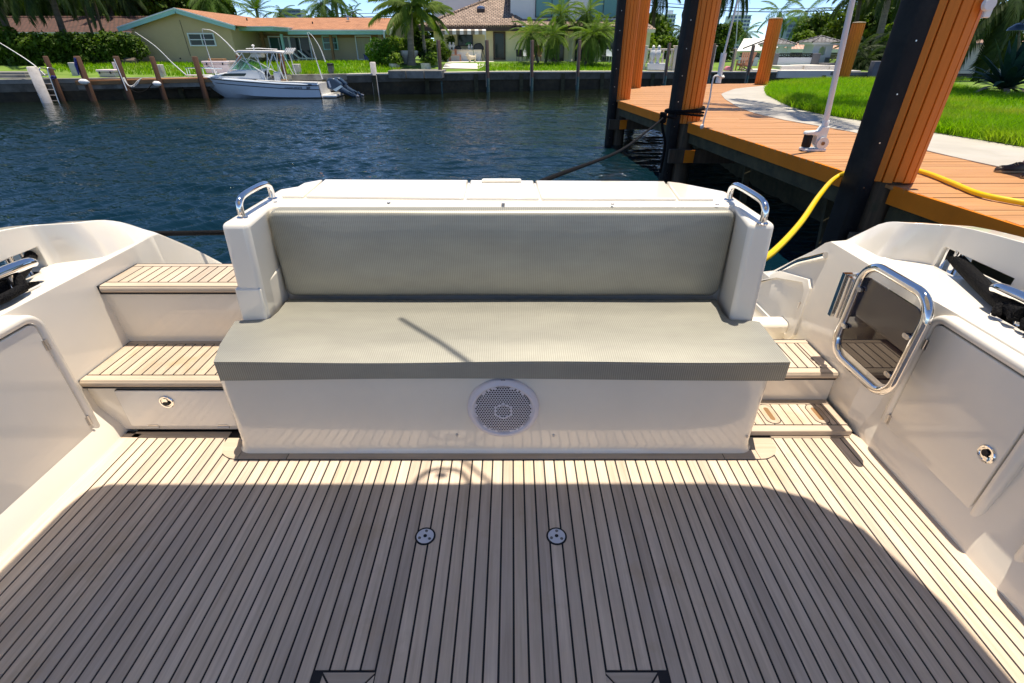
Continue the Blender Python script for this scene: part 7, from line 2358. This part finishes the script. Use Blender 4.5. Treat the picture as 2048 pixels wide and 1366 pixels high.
# palms on the skyline over the tan house
gS = 'palms on the skyline above the terracotta roof'
for (px, pyc, D, kind, sc, nf, el, lab, sd) in ((513, 22, 60, 'date', .72, 34, (80, -5), 'spiky date palm crown above the terracotta roof', 1),
                                            (561, 26, 66, 'coco', .55, 16, (60, -40), 'drooping palm crown between the date palm and the grey block', 2),
                                            (643, 6, 62, 'coco', .75, 20, (55, -55), 'tall coconut palm on the skyline above the sliding doors', 3),
                                            (668, -14, 62, 'coco', .7, 18, (55, -55), 'very tall palm whose crown leaves the picture beside the coconut palm', 4),
                                            (618, 30, 70, 'small', .75, 14, (60, -30), 'small palm head on the roof ridge left of the coconut palm', 5),
                                            (652, 33, 72, 'small', .7, 14, (60, -30), 'small palm head on the roof ridge under the coconut palm', 6),
                                            (690, 30, 72, 'small', .7, 14, (60, -30), 'small palm head on the roof ridge right of the coconut palm', 7),
                                            (706, 24, 72, 'small', .65, 14, (70, -30), 'narrow palm head on the ridge, rightmost over the terracotta roof', 8)):
    c = at(px, pyc, D); b = Vector((c.x + (.6 if sd in (3,) else 0), c.y, G0))
    palm('skyline_palm', lab, b, c, .2, .14, kind, nf, 'trunk', el, gS, 0, 0, sd + 20, sc)
tree('leafy_tree', 'mid green tree in the gap between the tan and cream houses', at(815, 110, 50), at(815, 78, 50), 1.9, 2600, .2, 'tree', 15, None, 'tree', .2)
tree('leafy_tree', 'tree top showing above the gap left of the cream house roof', at(846, 110, 53), at(848, 62, 53), 1.6, 1600, .2, 'tree', 16, None, 'tree', .2)

# right hand trees
gR = 'trees on the right skyline'
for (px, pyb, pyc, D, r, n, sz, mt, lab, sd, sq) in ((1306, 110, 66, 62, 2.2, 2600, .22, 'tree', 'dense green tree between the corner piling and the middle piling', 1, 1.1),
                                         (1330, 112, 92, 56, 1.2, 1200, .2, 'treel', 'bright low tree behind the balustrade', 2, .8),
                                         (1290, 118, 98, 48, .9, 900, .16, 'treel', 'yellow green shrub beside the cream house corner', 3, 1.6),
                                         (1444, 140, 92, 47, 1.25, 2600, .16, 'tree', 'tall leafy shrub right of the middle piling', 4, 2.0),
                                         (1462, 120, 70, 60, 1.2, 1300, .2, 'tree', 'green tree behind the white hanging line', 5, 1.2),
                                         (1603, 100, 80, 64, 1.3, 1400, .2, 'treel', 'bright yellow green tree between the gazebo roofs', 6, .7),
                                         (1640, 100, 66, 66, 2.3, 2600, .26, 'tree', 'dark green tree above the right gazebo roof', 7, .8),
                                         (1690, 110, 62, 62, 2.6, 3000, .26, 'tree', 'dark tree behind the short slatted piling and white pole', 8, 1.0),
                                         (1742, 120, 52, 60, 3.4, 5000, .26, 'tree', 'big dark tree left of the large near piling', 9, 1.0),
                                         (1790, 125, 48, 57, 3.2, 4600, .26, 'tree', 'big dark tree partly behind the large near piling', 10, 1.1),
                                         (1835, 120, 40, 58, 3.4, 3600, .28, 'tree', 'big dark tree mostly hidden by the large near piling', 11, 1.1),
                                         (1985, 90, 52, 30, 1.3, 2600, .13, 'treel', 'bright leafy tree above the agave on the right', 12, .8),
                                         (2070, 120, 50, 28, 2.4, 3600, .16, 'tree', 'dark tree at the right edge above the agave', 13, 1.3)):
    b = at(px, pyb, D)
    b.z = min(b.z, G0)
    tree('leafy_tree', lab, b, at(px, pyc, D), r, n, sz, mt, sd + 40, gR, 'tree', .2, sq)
gK = 'palms on the right skyline'
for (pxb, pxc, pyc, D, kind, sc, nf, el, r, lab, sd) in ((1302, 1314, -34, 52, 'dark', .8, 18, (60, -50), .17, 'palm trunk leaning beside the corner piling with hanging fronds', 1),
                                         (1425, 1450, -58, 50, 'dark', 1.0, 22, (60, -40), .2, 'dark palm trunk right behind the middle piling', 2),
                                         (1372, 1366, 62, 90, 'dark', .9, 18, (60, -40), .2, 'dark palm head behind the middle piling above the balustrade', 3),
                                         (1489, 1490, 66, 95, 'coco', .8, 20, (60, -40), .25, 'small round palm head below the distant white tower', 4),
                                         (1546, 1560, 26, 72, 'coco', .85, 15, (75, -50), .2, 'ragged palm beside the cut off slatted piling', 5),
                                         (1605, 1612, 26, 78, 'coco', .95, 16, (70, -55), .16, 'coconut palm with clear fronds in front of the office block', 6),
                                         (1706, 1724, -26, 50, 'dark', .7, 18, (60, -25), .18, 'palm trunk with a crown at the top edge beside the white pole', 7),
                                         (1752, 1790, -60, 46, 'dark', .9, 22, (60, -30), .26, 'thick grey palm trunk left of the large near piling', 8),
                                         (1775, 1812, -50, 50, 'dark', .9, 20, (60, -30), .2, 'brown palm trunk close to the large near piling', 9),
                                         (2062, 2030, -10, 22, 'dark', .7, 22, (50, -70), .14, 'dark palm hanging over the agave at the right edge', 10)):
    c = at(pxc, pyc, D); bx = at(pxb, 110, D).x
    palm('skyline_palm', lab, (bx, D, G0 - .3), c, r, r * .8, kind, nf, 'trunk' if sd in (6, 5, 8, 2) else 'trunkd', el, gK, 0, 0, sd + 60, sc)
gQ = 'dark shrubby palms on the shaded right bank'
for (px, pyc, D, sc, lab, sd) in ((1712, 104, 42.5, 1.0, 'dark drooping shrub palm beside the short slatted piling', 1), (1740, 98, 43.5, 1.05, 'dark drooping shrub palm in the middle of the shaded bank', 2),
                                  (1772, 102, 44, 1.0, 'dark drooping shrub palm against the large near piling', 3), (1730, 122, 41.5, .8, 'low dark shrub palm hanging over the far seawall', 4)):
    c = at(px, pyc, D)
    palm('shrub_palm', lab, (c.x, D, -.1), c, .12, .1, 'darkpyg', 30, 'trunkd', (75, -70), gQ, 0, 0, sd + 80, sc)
tree('leafy_tree', 'bright green shrub among the dark palms near the large piling', at(1790, 140, 46), at(1790, 92, 46), 1.3, 1600, .2, 'treel', 91, None, 'tree', .1, 1.5)
# tall canopy behind the left houses, rising out of the picture
for k, (px, py, D, r) in enumerate(((-420, -40, 52, 6.0), (-250, -120, 58, 6.5), (-120, -170, 60, 7.0), (20, -150, 62, 7.0), (150, -190, 63, 7.0), (285, -170, 64, 6.5), (400, -120, 64, 5.0))):
    b = at(px, 100, D); b.z = G0
    tree('canopy_tree', 'tall dark canopy tree behind the left houses, number %s from the left edge' % ('zero', 'one', 'two', 'three', 'four', 'five', 'six')[k] if False else ('tall dark canopy tree far beyond the left edge', 'tall dark canopy tree just beyond the left edge', 'tall canopy tree over the left end of the red brown roof', 'tall canopy tree above the leaning palm at the left edge', 'tall canopy tree above the slender palm pair', 'tall canopy tree rising over the left slope of the gable', 'tall canopy tree rising over the gable peak')[k],
         b, at(px, py, D), r, 3600, .55, 'tree', 70 + k, 'tall trees rising out of the picture on the left', 'tree', .4, .75)
# big tree off to the left whose dark reflection colours the water
b = at(-120, 140, 36); b.z = .3
tree('leafy_tree', 'dark spreading tree beyond the left edge of the bank', b, at(-110, 20, 36), 3.6, 3600, .3, 'tree', 33, None, 'tree', .3)

# palm behind the nearest piling whose fronds streak the path with shade, and a shade tree over the agave
palm('tall_palm', 'leaning palm standing behind the nearest piling, its fronds shading the footpath', (8.45, 12.0, DZ), (6.7, 12.6, 6.4), .15, .11, 'coco', 13, 'trunk', (40, -25), None, 0, .9, 31, .85)
tree('shade_tree', 'spreading shade tree just beyond the right edge over the agave', (18.5, 15.5, DZ), (14.6, 15.2, 6.2), 3.3, 3000, .22, 'tree', 61, None, 'tree', .25, .7)
# ---- agave
def agave():
    c = at_z(2003, 188, DZ + .10)
    t = thing('agave', 'large dark blue green agave with dry lower leaves at the lawn edge', 'agave', tuple(c))
    rnd = random.Random(9)
    for k in range(44):
        az = 2.39996 * k
        el = rad(88 - 80 * (k / 44) ** .8 + rnd.uniform(-5, 5))
        L = rnd.uniform(1.25, 1.6) * (1.0 if k < 34 else .9)
        dry = k >= 34
        w = .13
        d = Vector((math.cos(az) * math.cos(el), math.sin(az) * math.cos(el), math.sin(el)))
        sd = Vector((-math.sin(az), math.cos(az), 0))
        up = d.cross(sd) * -1
        V, F = [], []
        ns = 8
        for i in range(ns + 1):
            f = i / ns
            drp = (.10 + .35 * (k / 44)) * L * f ** 2.4 * (1.6 if dry else 1)
            p = d * L * f * (1 if not dry else .85) + Vector((0, 0, .10 - drp)) + d * .06
            if p.z < .03: p.z = .03 + .01 * rnd.random()
            ww = w * (.55 + 1.1 * f - 1.62 * f * f) * (1 if not dry else .7) + .004
            V += [p - sd * ww, p - up * (.025 if not dry else -.01) * (1 - f), p + sd * ww, p - up * .055 * (1 - f) * (1 if not dry else .3)]
        for i in range(ns):
            a, b_ = 4 * i, 4 * i + 4
            for j in range(4):
                F.append((a + j, b_ + j, b_ + (j + 1) % 4, a + (j + 1) % 4))
        me_ = MB().add(V, F).mesh('leaf', M['deadleaf' if dry else 'agave'], 50)
        o_ = child('leaf', t, me_)
        if dry:
            o_['label'] = 'dry pale brown leaf'
agave()
# lamp head at the right edge
lp = thing('garden_lamp', 'dark dome shaped garden lamp hanging at the right edge above the agave', 'lamp', tuple(at(2036, 60, 16)))
q = at(2037, 56, 16)
MB().lathe([(.02, .12), (.10, .10), (.22, .0), (.24, -.06), (.20, -.06)], 18, tuple(q)).build('shade', 'navy', lp, smooth=50)
MB().tube([q + Vector((0, 0, .1)), q + Vector((.25, 0, .45)), q + Vector((.8, 0, .6)), q + Vector((1.2, 0, .3)), (q.x + 1.2, 16, DZ)], .03, 8).build('arm', 'slate', lp)
